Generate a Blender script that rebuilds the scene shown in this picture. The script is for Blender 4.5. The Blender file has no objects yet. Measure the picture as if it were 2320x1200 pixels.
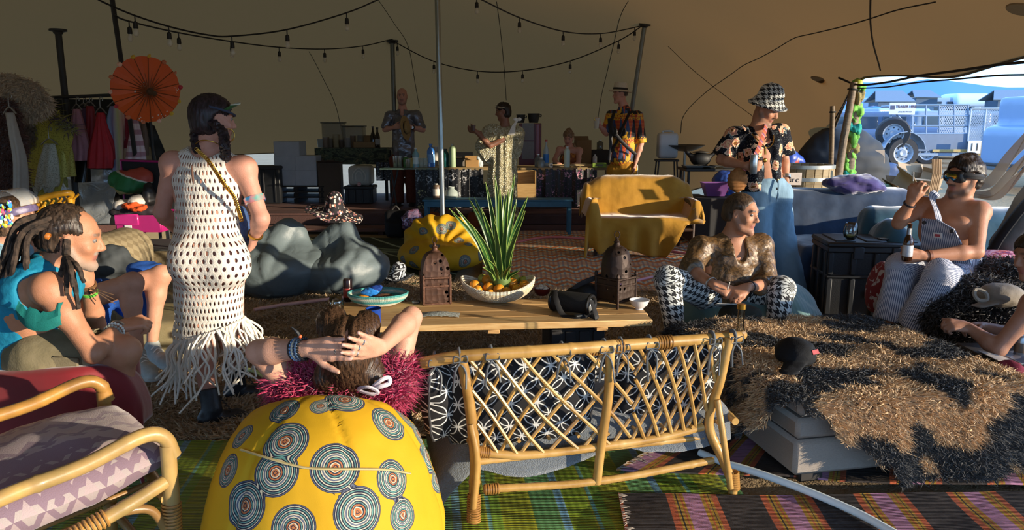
import bpy,math,random
import numpy as np
from mathutils import Vector,Matrix
random.seed(7);rng=np.random.default_rng(7)
C=bpy.context.scene;COL=C.collection
PI=math.pi
# ---------------------------------------------------------------- camera, world, sun, exposure
FPX=1700.0;CAMZ=1.6;PITCH=math.radians(10.7)
cam=bpy.data.cameras.new('camera');cam.sensor_width=36.0;cam.lens=36.0*FPX/2320.0
cam_ob=bpy.data.objects.new('camera',cam);COL.objects.link(cam_ob)
cam_ob.location=(0,0,CAMZ);cam_ob.rotation_euler=(math.pi/2-PITCH,0,0)
cam.clip_end=4000;C.camera=cam_ob
C.view_settings.view_transform='Standard';C.view_settings.look='None'
C.view_settings.gamma=1;C.view_settings.use_curve_mapping=False
C.view_settings.exposure=0.85
W=bpy.data.worlds.new('sky');C.world=W;W.use_nodes=True
_nt=W.node_tree;_nt.nodes.clear()
_o=_nt.nodes.new('ShaderNodeOutputWorld');_b=_nt.nodes.new('ShaderNodeBackground')
_tc=_nt.nodes.new('ShaderNodeTexCoord');_s=_nt.nodes.new('ShaderNodeSeparateXYZ');_r=_nt.nodes.new('ShaderNodeValToRGB')
_nt.links.new(_tc.outputs['Generated'],_s.inputs[0]);_nt.links.new(_s.outputs['Z'],_r.inputs[0])
_nt.links.new(_r.outputs[0],_b.inputs[0]);_nt.links.new(_b.outputs[0],_o.inputs[0])
_e=_r.color_ramp.elements
_e[0].position=0.0;_e[0].color=(0.26,0.48,0.74,1);_e[1].position=0.6;_e[1].color=(0.24,0.42,0.78,1)
_x=_r.color_ramp.elements.new(0.14);_x.color=(0.30,0.52,0.84,1)
_b.inputs['Strength'].default_value=2.2
SUN_AZ=(-0.90,0.436);SUN_EL=math.radians(8.3)
sun=bpy.data.lights.new('sun','SUN');sun.energy=4.4;sun.angle=math.radians(0.6);sun.color=(1.0,0.85,0.64)
sun_ob=bpy.data.objects.new('sun',sun);COL.objects.link(sun_ob)
sun_ob.rotation_euler=Vector((SUN_AZ[0]*math.cos(SUN_EL),SUN_AZ[1]*math.cos(SUN_EL),-math.sin(SUN_EL))).to_track_quat('-Z','Y').to_euler()
sun_ob.location=(8,-6,5)
# ---------------------------------------------------------------- places: a ray through a point of the photo, met with a depth or a height
def A(*v):return np.array(v,float)
_cp,_sp=math.cos(PITCH),math.sin(PITCH)
def _ray(px,py):
 u=(px-1160)/FPX;v=(600-py)/FPX
 return A(u,_cp+v*_sp,v*_cp-_sp)
def at(px,py,Y):
 d=_ray(px,py);return A(0,0,CAMZ)+d*(Y/d[1])
def atz(px,py,z):
 d=_ray(px,py);return A(0,0,CAMZ)+d*((z-CAMZ)/d[2])
def nrm(v):
 v=np.asarray(v,float);return v/max(np.linalg.norm(v),1e-9)
# ---------------------------------------------------------------- materials
class NT:
 def __init__(s,name):
  s.m=bpy.data.materials.new(name);s.m.use_nodes=True;s.t=s.m.node_tree;s.t.nodes.clear()
  s.out=s.t.nodes.new('ShaderNodeOutputMaterial')
 def n(s,typ,**kw):
  nd=s.t.nodes.new('ShaderNode'+typ)
  for k,v in kw.items():setattr(nd,k,v)
  return nd
 def put(s,sock,v):
  if v is None:return
  if isinstance(v,bpy.types.NodeSocket):s.t.links.new(v,sock)
  elif isinstance(v,(tuple,list)) and sock.type=='RGBA':sock.default_value=(*v,1) if len(v)==3 else v
  else:sock.default_value=v
 def math(s,op,a,b=None,c=None):
  nd=s.n('Math',operation=op)
  for i,v in enumerate((a,b,c)):
   if v is not None:s.put(nd.inputs[i],v)
  return nd.outputs[0]
 def mix(s,f,a,b,mode='MIX'):
  nd=s.n('Mix',data_type='RGBA',blend_type=mode)
  s.put(nd.inputs[0],f);s.put(nd.inputs[6],a);s.put(nd.inputs[7],b);return nd.outputs[2]
 def ramp(s,f,stops,interp='LINEAR'):
  nd=s.n('ValToRGB');s.put(nd.inputs[0],f);e=nd.color_ramp.elements;nd.color_ramp.interpolation=interp
  while len(e)<len(stops):e.new(0.5)
  for el,(p,c) in zip(e,stops):el.position=p;el.color=(*c,1) if len(c)==3 else c
  return nd.outputs[0]
 def co(s,which='Object',scale=None,rot=None):
  o=s.n('TexCoord').outputs[which]
  if scale is None and rot is None:return o
  m=s.n('Mapping');s.put(m.inputs[0],o)
  if scale is not None:m.inputs['Scale'].default_value=scale if isinstance(scale,tuple) else(scale,)*3
  if rot is not None:m.inputs['Rotation'].default_value=rot
  return m.outputs[0]
 def attr(s,name,out='Fac'):
  a=s.n('Attribute',attribute_name=name);return a.outputs[out]
 def noise(s,scale=5,detail=3,co=None,out=0,dist=0.0,rough=.5):
  nd=s.n('TexNoise');nd.inputs['Scale'].default_value=scale;nd.inputs['Detail'].default_value=detail
  nd.inputs['Distortion'].default_value=dist;nd.inputs['Roughness'].default_value=rough
  s.put(nd.inputs['Vector'],co if co is not None else s.co());return nd.outputs[out]
 def voro(s,scale=5,co=None,feature='F1',out='Distance',rand=1.0,dims='3D'):
  nd=s.n('TexVoronoi',feature=feature,voronoi_dimensions=dims);nd.inputs['Scale'].default_value=scale
  nd.inputs['Randomness'].default_value=rand
  s.put(nd.inputs['Vector'],co if co is not None else s.co());return nd.outputs[out]
 def sep(s,v):
  nd=s.n('SeparateXYZ');s.put(nd.inputs[0],v);return nd.outputs
 def comb(s,x,y,z=0.0):
  nd=s.n('CombineXYZ')
  for i,v in enumerate((x,y,z)):s.put(nd.inputs[i],v)
  return nd.outputs[0]
 def lt(s,a,b):return s.math('LESS_THAN',a,b)
 def gt(s,a,b):return s.math('GREATER_THAN',a,b)
 def mul(s,a,b):return s.math('MULTIPLY',a,b)
 def add(s,a,b):return s.math('ADD',a,b)
 def fr(s,a):return s.math('FRACT',a)
 def bump(s,h,strength=.3,dist=.01,normal=None):
  nd=s.n('Bump');nd.inputs['Strength'].default_value=strength;nd.inputs['Distance'].default_value=dist
  s.put(nd.inputs['Height'],h);s.put(nd.inputs['Normal'],normal);return nd.outputs[0]
 def bsdf(s,col,rough=.6,metal=0.,normal=None,alpha=None,trans=None,sheen=None,spec=None,ior=None,sss=None,emit=None,coat=None):
  p=s.n('BsdfPrincipled');s.put(p.inputs['Base Color'],col);s.put(p.inputs['Roughness'],rough);s.put(p.inputs['Metallic'],metal)
  s.put(p.inputs['Normal'],normal);s.put(p.inputs['Alpha'],alpha);s.put(p.inputs['Transmission Weight'],trans)
  s.put(p.inputs['Specular IOR Level'],spec);s.put(p.inputs['IOR'],ior);s.put(p.inputs['Coat Weight'],coat)
  if sheen:s.put(p.inputs['Sheen Weight'],sheen);p.inputs['Sheen Roughness'].default_value=.4
  if emit:s.put(p.inputs['Emission Color'],emit[0]);s.put(p.inputs['Emission Strength'],emit[1])
  s.t.links.new(p.outputs[0],s.out.inputs[0]);s.p=p;return s.m
def srgb(*c):
 if len(c)==1 and isinstance(c[0],str):
  h=c[0].lstrip('#');c=[int(h[i:i+2],16) for i in(0,2,4)]
 f=lambda v:(v/12.92 if v<=.04045 else((v+.055)/1.055)**2.4)
 return tuple(f(x/255.) for x in c)
_plain={}
def plain(col,rough=.6,var=.15,scale=20.,bump=.0,bscale=60.,metal=0.,**kw):
 """a colour with a little mottling and, if asked, grain relief"""
 key=(col,rough,var,scale,bump,bscale,metal,tuple(sorted(kw.items())))
 if key in _plain:return _plain[key]
 t=NT('surface')
 c=srgb(col) if isinstance(col,str) else col
 if var:
  n=t.noise(scale,4)
  cc=t.mix(n,tuple(max(0,x*(1-var)) for x in c),tuple(min(1,x*(1+var)) for x in c))
 else:cc=c
 nb=t.bump(t.noise(bscale,3),bump,.01) if bump else None
 _plain[key]=t.bsdf(cc,rough,metal,nb,**kw);return _plain[key]
def vcol(rough=.6,bump=.0,bscale=80.,name='painted',sss=0,**kw):
 t=NT(name);nb=t.bump(t.noise(bscale,3),bump,.01) if bump else None
 a=t.attr('col','Color');n=t.noise(35,3)
 return t.bsdf(t.mix(n,t.mix(.13,a,(0,0,0)),t.mix(.05,a,(1,1,1))),rough,0.,nb,**kw)
# ---------------------------------------------------------------- mesh building (everything is given in world coordinates)
ORG={}
def link(name,me,parent=None,org=None):
 ob=bpy.data.objects.new(name,me);COL.objects.link(ob)
 if parent is not None:
  ob.parent=parent;ORG[ob.name]=ORG[parent.name]
 else:
  ob.location=org if org is not None else(0,0,0);ORG[ob.name]=np.asarray(org if org is not None else(0,0,0),float)
 return ob
def T(name,label,cat,loc=(0,0,0),group=None):
 o=bpy.data.objects.new(name,None);COL.objects.link(o);o.empty_display_size=.1
 o.location=tuple(float(x) for x in loc);ORG[o.name]=np.asarray(loc,float)
 return tag(o,label,cat,group)
def tag(o,label,cat,group=None,kind=None):
 if label:o['label']=label
 if cat:o['category']=cat
 if group:o['group']=group
 if kind:o['kind']=kind
 return o
def struct(o):o['kind']='structure';return o
def make_mesh(name,v,faces,mats,parent=None,org=None,smooth=40,attrs=None,mi=None):
 """faces: list of index lists or an (n,4)/(n,3) array; attrs: {name: (type, array)} per vertex"""
 v=np.asarray(v,float)
 o0=ORG[parent.name] if parent is not None else(np.asarray(org,float) if org is not None else np.zeros(3))
 me=bpy.data.meshes.new(name);vv=v-o0
 if isinstance(faces,np.ndarray):
  nf,k=faces.shape
  me.vertices.add(len(v));me.vertices.foreach_set('co',vv.astype(np.float32).ravel())
  me.loops.add(nf*k);me.loops.foreach_set('vertex_index',faces.astype(np.int32).ravel())
  me.polygons.add(nf);me.polygons.foreach_set('loop_start',np.arange(0,nf*k,k,dtype=np.int32))
  me.update(calc_edges=True)
 else:
  me.from_pydata(vv.tolist(),[],faces)
 for m in(mats if isinstance(mats,(list,tuple)) else[mats]):me.materials.append(m)
 if mi is not None:me.polygons.foreach_set('material_index',np.asarray(mi,np.int32))
 for k,(ty,arr) in(attrs or{}).items():
  a=me.attributes.new(k,ty,'POINT')
  arr=np.asarray(arr,np.float32)
  if ty=='FLOAT_COLOR':
   arr=np.concatenate([arr,np.ones((len(arr),1),np.float32)],1);a.data.foreach_set('color',arr.ravel())
  elif ty=='FLOAT_VECTOR':a.data.foreach_set('vector',arr.ravel())
  else:a.data.foreach_set('value',arr.ravel())
 if smooth:
  me.shade_smooth()
  if smooth<180:me.set_sharp_from_angle(angle=math.radians(smooth))
 me.update()
 return link(name,me,parent,org)
def frame(d,hint=(0,0,1)):
 d=nrm(d);h=np.asarray(hint,float)
 if abs(np.dot(d,h))>.97:h=A(0,1,0) if abs(d[1])<.9 else A(1,0,0)
 x=nrm(np.cross(h,d));return x,np.cross(d,x),d
def rotm(ax,ang):return np.array(Matrix.Rotation(ang,3,Vector(ax)))
def rz(a):return rotm((0,0,1),a)
def spline(pts,n=8,closed=False):
 """Catmull-Rom through the points"""
 P=np.asarray(pts,float)
 if len(P)<3 and not closed:return np.array([P[0]+(P[-1]-P[0])*t for t in np.linspace(0,1,n+1)])
 Q=np.vstack([P[-1],P,P[0],P[1]]) if closed else np.vstack([2*P[0]-P[1],P,2*P[-1]-P[-2]])
 out=[]
 for i in range(1,len(Q)-2):
  a,b,c,d=Q[i-1:i+3]
  for t in np.arange(n)/n:
   out.append(.5*((2*b)+(-a+c)*t+(2*a-5*b+4*c-d)*t*t+(-a+3*b-3*c+d)*t**3))
 if not closed:out.append(Q[-2])
 return np.array(out)
class MB:
 def __init__(s):s.v=[];s.f=[];s.mi=[];s.n=0;s.c=[];s.m=0;s.col=(1,1,1)
 def add(s,v,f):
  v=np.asarray(v,float).reshape(-1,3);s.v.append(v);s.c.append(np.tile(s.col,(len(v),1)))
  for q in f:s.f.append([int(i)+s.n for i in q]);s.mi.append(s.m)
  s.n+=len(v);return s
 def box(s,c,size,R=None,b=.006):
  h=np.asarray(size,float)/2;b=min(b,h.min()*.6);V=[];F=[]
  for sx in(-1,1):
   for sy in(-1,1):
    for sz in(-1,1):
     p=A(sx,sy,sz)
     for ax in range(3):
      q=p*(h-b);q[ax]=p[ax]*h[ax];V.append(q)
  idx=lambda sx,sy,sz,ax:(((sx>0)*4+(sy>0)*2+(sz>0))*3+ax)
  for ax in range(3):
   o=[i for i in range(3) if i!=ax]
   for sg in(-1,1):
    q=[]
    for a,bb in((-1,-1),(1,-1),(1,1),(-1,1)):
     p=[0,0,0];p[ax]=sg;p[o[0]]=a;p[o[1]]=bb;q.append(idx(*p,ax))
    if(sg>0)==(ax==1):q=q[::-1]
    F.append(q)
   for a in(-1,1):
    for bb in(-1,1):
     p0=[0,0,0];p1=[0,0,0];p0[ax]=-1;p1[ax]=1
     for p in(p0,p1):p[o[0]]=a;p[o[1]]=bb
     q=[idx(*p0,o[0]),idx(*p1,o[0]),idx(*p1,o[1]),idx(*p0,o[1])]
     n=np.cross(V[q[1]]-V[q[0]],V[q[2]]-V[q[0]])
     if np.dot(n,V[q[0]])<0:q=q[::-1]
     F.append(q)
  for sx in(-1,1):
   for sy in(-1,1):
    for sz in(-1,1):
     q=[idx(sx,sy,sz,0),idx(sx,sy,sz,1),idx(sx,sy,sz,2)]
     if sx*sy*sz<0:q=q[::-1]
     F.append(q)
  V=np.array(V)
  if R is not None:V=V@np.asarray(R).T
  return s.add(V+np.asarray(c,float),F)
 def bar(s,a,b,w,h,hint=(0,0,1),bev=.004):
  """a squared bar from a to b"""
  a,b=np.asarray(a,float),np.asarray(b,float);x,y,z=frame(b-a,hint)
  return s.box((a+b)/2,(w,h,np.linalg.norm(b-a)),np.stack([x,y,z],1),bev)
 def tube(s,pts,r,n=8,cap=True,closed=False,flat=1.0,hint=(0,0,1)):
  P=np.asarray(pts,float);L=len(P)
  R=np.broadcast_to(np.asarray(r,float),(L,)) if np.ndim(r)==0 else np.interp(np.linspace(0,1,L),np.linspace(0,1,len(r)),r)
  tg=np.gradient(P,axis=0) if not closed else np.roll(P,-1,0)-np.roll(P,1,0)
  x,y,_=frame(tg[0],hint);V=[];ang=np.arange(n)*2*PI/n
  for i in range(L):
   t=nrm(tg[i]);x=nrm(x-t*np.dot(x,t));y=np.cross(t,x)
   V.append(P[i]+R[i]*(np.outer(np.cos(ang),x)+flat*np.outer(np.sin(ang),y)))
  F=[]
  for i in range(L if closed else L-1):
   j=(i+1)%L
   for k in range(n):F.append([i*n+k,i*n+(k+1)%n,j*n+(k+1)%n,j*n+k])
  V=np.concatenate(V)
  if cap and not closed:
   F.append(list(range(n))[::-1]);F.append([(L-1)*n+k for k in range(n)])
  return s.add(V,F)
 def lathe(s,prof,c=(0,0,0),n=20,axis=(0,0,1),sq=None):
  """prof: list of (radius, height); sq rounds towards an n-sided prism when n is small"""
  x,y,z=frame(axis);V=[];F=[];ang=np.arange(n)*2*PI/n+(sq or 0)
  for r,h in prof:V.append(np.asarray(c)+r*(np.outer(np.cos(ang),x)+np.outer(np.sin(ang),y))+h*z)
  L=len(prof)
  for i in range(L-1):
   for k in range(n):F.append([i*n+k,i*n+(k+1)%n,(i+1)*n+(k+1)%n,(i+1)*n+k])
  a,b=prof[0][0]>1e-5,prof[-1][0]>1e-5
  if a and b:F+=[[(L-1)*n+k,(L-1)*n+(k+1)%n,(k+1)%n,k] for k in range(n)]
  elif a:F.append(list(range(n))[::-1])
  elif b:F.append([(L-1)*n+k for k in range(n)])
  return s.add(np.concatenate(V),F)
 def ell(s,c,r,n=14,m=9,R=None):
  r=np.broadcast_to(np.asarray(r,float),(3,));V=[];F=[]
  for i in range(m+1):
   th=-PI/2+PI*i/m
   for k in range(n):V.append((math.cos(th)*math.cos(2*PI*k/n)*r[0],math.cos(th)*math.sin(2*PI*k/n)*r[1],math.sin(th)*r[2]))
  for i in range(m):
   for k in range(n):F.append([i*n+k,i*n+(k+1)%n,(i+1)*n+(k+1)%n,(i+1)*n+k])
  V=np.array(V)
  if R is not None:V=V@np.asarray(R).T
  return s.add(V+np.asarray(c,float),F)
 def sheet(s,G,th=.006):
  """a cloth or panel through the grid of points G[i][j], given thickness"""
  G=np.asarray(G,float);n,m=G.shape[:2]
  du=np.gradient(G,axis=0);dv=np.gradient(G,axis=1);N=np.cross(du,dv);N/=np.maximum(np.linalg.norm(N,axis=2,keepdims=True),1e-9)
  V=np.concatenate([G.reshape(-1,3),(G-N*th).reshape(-1,3)]);o=n*m;F=[]
  for i in range(n-1):
   for j in range(m-1):
    q=[i*m+j,(i+1)*m+j,(i+1)*m+j+1,i*m+j+1];F.append(q);F.append([k+o for k in q[::-1]])
  rim=[i*m for i in range(n)]+[(n-1)*m+j for j in range(1,m)]+[i*m+m-1 for i in range(n-2,-1,-1)]+[j for j in range(m-2,0,-1)]
  for a,b in zip(rim,rim[1:]+rim[:1]):F.append([b,a,a+o,b+o])
  return s.add(V,F)
 def poly(s,pts,th,dirn):
  """a flat outline extruded by th along dirn"""
  P=np.asarray(pts,float);d=nrm(dirn)*th;n=len(P)
  return s.add(np.vstack([P,P+d]),[list(range(n))[::-1],[n+i for i in range(n)]]+[[i,(i+1)%n,n+(i+1)%n,n+i] for i in range(n)])
 def build(s,name,mat,parent=None,org=None,smooth=40,label=None,attrs=None):
  v=np.concatenate(s.v);at_={'col':('FLOAT_COLOR',np.concatenate(s.c))}
  at_.update(attrs or{})
  o=make_mesh(name,v,s.f,mat,parent,org,smooth,at_,s.mi)
  if label:o['label']=label
  return o
# ---------------------------------------------------------------- rounded bodies: a smooth union of capsules and ellipsoids, meshed by surface nets
def wob(P,f,seed=0,octv=3):
 """cheap smooth noise in about -1..1"""
 r=np.random.default_rng(seed);P=np.asarray(P,float);out=np.zeros(len(P));a=1.;tot=0
 for o in range(octv):
  acc=np.zeros(len(P))
  for k in range(4):
   d=r.normal(size=3);d/=np.linalg.norm(d);q=r.normal(size=3)*.8
   acc+=np.sin(P@d*f*(1+.3*k)+r.uniform(0,6.28)+1.3*np.sin(P@q*f*.7+r.uniform(0,6.28)))
  out+=a*acc/4;tot+=a;a*=.5;f*=2.1
 return out/tot*1.6
class Blob:
 def __init__(s,k=.02):s.p=[];s.k=k;s.paint_=[];s.col=(1,1,1)
 def cap(s,a,b,ra,rb=None,k=None,n=None,f=1.,fa=False,fb=False,col=None,sub=False):
  """a tapered capsule from a to b; f flattens it along n; fa/fb cut an end square"""
  a,b=np.asarray(a,float),np.asarray(b,float);rb=ra if rb is None else rb
  m=max(ra,rb)*max(1,f)
  s.p.append(dict(t='c',a=a,b=b,ra=ra,rb=rb,n=None if n is None else nrm(n),f=f,fa=fa,fb=fb,k=s.k if k is None else k,col=col or s.col,lo=np.minimum(a,b)-m,hi=np.maximum(a,b)+m,sub=sub));return s
 def chain(s,pts,r,**kw):
  R=np.interp(np.linspace(0,1,len(pts)),np.linspace(0,1,len(r)),r) if np.ndim(r) else[r]*len(pts)
  for i in range(len(pts)-1):s.cap(pts[i],pts[i+1],R[i],R[i+1],**kw)
  return s
 def ell(s,c,r,R=None,k=None,col=None,sub=False):
  c=np.asarray(c,float);r=np.broadcast_to(np.asarray(r,float),(3,));R=np.eye(3) if R is None else np.asarray(R)
  e=np.abs(R)@r
  s.p.append(dict(t='e',c=c,r=r,R=R,k=s.k if k is None else k,col=col or s.col,lo=c-e,hi=c+e,sub=sub));return s
 def box(s,c,h,rd=.02,R=None,k=None,col=None,sub=False):
  c=np.asarray(c,float);h=np.asarray(h,float);R=np.eye(3) if R is None else np.asarray(R);e=np.abs(R)@h
  s.p.append(dict(t='b',c=c,h=h,rd=min(rd,h.min()*.98),R=R,k=s.k if k is None else k,col=col or s.col,lo=c-e,hi=c+e,sub=sub));return s
 def paint(s,a,b,r,col):s.paint_.append((np.asarray(a,float),np.asarray(b,float),r,col));return s
 @staticmethod
 def dist(p,X,Y,Z):
  if p['t']=='c':
   a,b=p['a'],p['b'];d=b-a;L2=max(d@d,1e-10);x,y,z=X-a[0],Y-a[1],Z-a[2]
   tt=(x*d[0]+y*d[1]+z*d[2])/L2;t=np.clip(tt,0,1);x=x-t*d[0];y=y-t*d[1];z=z-t*d[2]
   if p['n'] is not None:
    n=p['n'];dn=(x*n[0]+y*n[1]+z*n[2])*(1/p['f']-1);x=x+n[0]*dn;y=y+n[1]*dn;z=z+n[2]*dn
   D=np.sqrt(x*x+y*y+z*z)-(p['ra']+(p['rb']-p['ra'])*t);L=math.sqrt(L2)
   if p['n'] is not None:D=D*min(1,p['f'])**.5
   if p['fb']:D=np.maximum(D,(tt-1)*L)
   if p['fa']:D=np.maximum(D,-tt*L)
   return D
  R,c=p['R'],p['c'];x,y,z=X-c[0],Y-c[1],Z-c[2]
  q=[x*R[0,i]+y*R[1,i]+z*R[2,i] for i in range(3)]
  if p['t']=='e':
   r=p['r'];k0=np.sqrt(sum((q[i]/r[i])**2 for i in range(3)));k1=np.sqrt(sum((q[i]/r[i]**2)**2 for i in range(3)))
   return k0*(k0-1)/np.maximum(k1,1e-6)
  h=p['h']-p['rd'];e=[np.abs(q[i])-h[i] for i in range(3)]
  return np.sqrt(sum(np.maximum(v,0)**2 for v in e))+np.minimum(np.maximum(np.maximum(e[0],e[1]),e[2]),0)-p['rd']
 def mesh(s,vox=.01,cuts=()):
  pos=[p for p in s.p if not p['sub']]
  lo=np.min([p['lo'] for p in pos],0)-3*vox;hi=np.max([p['hi'] for p in pos],0)+3*vox
  n=np.ceil((hi-lo)/vox).astype(int)+1;ax=[(lo[i]+np.arange(n[i])*vox).astype(np.float32) for i in range(3)]
  D=np.full(n,.5,np.float32)
  for p in s.p:
   m=p['k']+2.5*vox;i0=np.clip(np.floor((p['lo']-m-lo)/vox).astype(int),0,n-1);i1=np.clip(np.ceil((p['hi']+m-lo)/vox).astype(int)+1,1,n)
   if(i1<=i0).any():continue
   sl=tuple(slice(i0[i],i1[i]) for i in range(3))
   d=Blob.dist(p,ax[0][sl[0]][:,None,None],ax[1][sl[1]][None,:,None],ax[2][sl[2]][None,None,:]).astype(np.float32)
   e=D[sl];k=max(p['k'],1e-4)
   if p['sub']:
    d=-d;h=np.maximum(k-np.abs(e-d),0);D[sl]=np.maximum(e,d)+h*h/(4*k)
   else:
    h=np.maximum(k-np.abs(e-d),0);D[sl]=np.minimum(e,d)-h*h/(4*k)
  for pt,nn in cuts:
   nn=nrm(nn);pl=((ax[0]-pt[0])*nn[0])[:,None,None]+((ax[1]-pt[1])*nn[1])[None,:,None]+((ax[2]-pt[2])*nn[2])[None,None,:]
   D=np.maximum(D,pl.astype(np.float32))
  V,F=nets(D,lo,vox);return V,F
 def colors(s,V,soft=.004):
  pos=[p for p in s.p if not p['sub']];X,Y,Z=V[:,0],V[:,1],V[:,2]
  Dm=np.stack([Blob.dist(p,X,Y,Z) for p in pos],1);w=np.exp(-(Dm-Dm.min(1,keepdims=True))/soft);w/=w.sum(1,keepdims=True)
  c=w@np.array([p['col'] for p in pos],float)
  for a,b,r,col in s.paint_:
   d=Blob.dist(dict(t='c',a=a,b=b,ra=r,rb=r,n=None,f=1,fa=False,fb=False),X,Y,Z)
   t=np.clip(.5-d/.006,0,1)[:,None];c=c*(1-t)+np.array(col)*t
  return c
 def uv(s,V,seam=(0,1,0)):
  """cloth coordinates in metres: round each limb, along each limb, from the nearest capsule"""
  pos=[p for p in s.p if not p['sub'] and p['t']=='c'];X,Y,Z=V[:,0],V[:,1],V[:,2]
  Dm=np.stack([Blob.dist(p,X,Y,Z) for p in pos],1);w=Dm.argmin(1);U=np.zeros((len(V),3))
  for i,p in enumerate(pos):
   m=w==i
   if not m.any():continue
   d=p['b']-p['a'];L=np.linalg.norm(d);x,y,z=frame(d,seam);q=V[m]-p['a']
   ang=np.arctan2(q@x,-(q@y));U[m,0]=ang*(p['ra']+p['rb'])/2;U[m,1]=q@z+i*.137
  return U
 def build(s,name,mat,parent=None,org=None,vox=.01,cuts=(),disp=None,uv=False,attrs=None,smooth=180,label=None,recol=None):
  V,F=s.mesh(vox,cuts);at_={'col':('FLOAT_COLOR',s.colors(V) if recol is None else recol(V))}
  if uv:at_['cloth']=('FLOAT_VECTOR',s.uv(V))
  if attrs:at_.update(attrs(V))
  if disp is not None:V=V+vnormals(V,F)*np.asarray(disp(V))[:,None]
  o=make_mesh(name,V,F,mat,parent,org,smooth,at_)
  if label:o['label']=label
  return o
def vnormals(V,F):
 n=np.cross(V[F[:,2]]-V[F[:,0]],V[F[:,-1]]-V[F[:,1]]) if F.shape[1]==4 else np.cross(V[F[:,1]]-V[F[:,0]],V[F[:,2]]-V[F[:,0]])
 N=np.zeros_like(V)
 for k in range(F.shape[1]):
  for c in range(3):N[:,c]+=np.bincount(F[:,k],n[:,c],len(V))
 return N/np.maximum(np.linalg.norm(N,axis=1,keepdims=True),1e-12)
def nets(D,lo,vox):
 S=D<0;n=np.array(D.shape);cnt=np.zeros(n-1,np.int8)
 for i in(0,1):
  for j in(0,1):
   for k in(0,1):cnt+=S[i:n[0]-1+i,j:n[1]-1+j,k:n[2]-1+k]
 I=np.argwhere((cnt>0)&(cnt<8));idx=np.full(n-1,-1,np.int32);idx[tuple(I.T)]=np.arange(len(I))
 off=np.array([[i,j,k] for i in(0,1) for j in(0,1) for k in(0,1)]);val=np.stack([D[tuple((I+o).T)] for o in off],1)
 acc=np.zeros((len(I),3));c=np.zeros(len(I))
 for a in range(8):
  for b in range(a+1,8):
   if np.abs(off[a]-off[b]).sum()!=1:continue
   m=(val[:,a]<0)!=(val[:,b]<0);t=np.where(m,val[:,a]/np.where(m,val[:,a]-val[:,b],1),0)
   acc+=np.where(m[:,None],off[a]+t[:,None]*(off[b]-off[a]),0);c+=m
 V=lo+(I+acc/c[:,None])*vox;Fs=[]
 for ax in range(3):
  o1,o2=[(1,2),(2,0),(0,1)][ax]
  s0=[slice(None)]*3;s1=[slice(None)]*3;s0[ax]=slice(0,-1);s1[ax]=slice(1,None)
  for o in(o1,o2):s0[o]=slice(1,-1);s1[o]=slice(1,-1)
  a,b=S[tuple(s0)],S[tuple(s1)]
  for flip in(False,True):
   E=np.argwhere((a&~b) if not flip else(~a&b))
   if not len(E):continue
   base=E.copy();base[:,o1]+=1;base[:,o2]+=1
   q=[]
   for d1,d2 in((-1,-1),(0,-1),(0,0),(-1,0)):
    p=base.copy();p[:,o1]+=d1;p[:,o2]+=d2;q.append(idx[tuple(p.T)])
   q=np.stack(q,1);Fs.append(q if not flip else q[:,::-1])
 return V,np.concatenate(Fs).astype(np.int32)
def dup(root,delta,rot=0.,label=None,group=None):
 """a copy of a thing with copies of its parts and sub-parts"""
 def cp(o,par):
  c=o.copy();COL.objects.link(c);ORG[c.name]=ORG[o.name]
  if par is not None:c.parent=par
  for ch in list(o.children):cp(ch,c)
  return c
 r=cp(root,None);r.location=Vector(root.location)+Vector([float(x) for x in delta]);r.rotation_euler.z+=rot
 ORG[r.name]=np.array(r.location)
 if label:r['label']=label
 if group:r['group']=group
 return r
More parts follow.
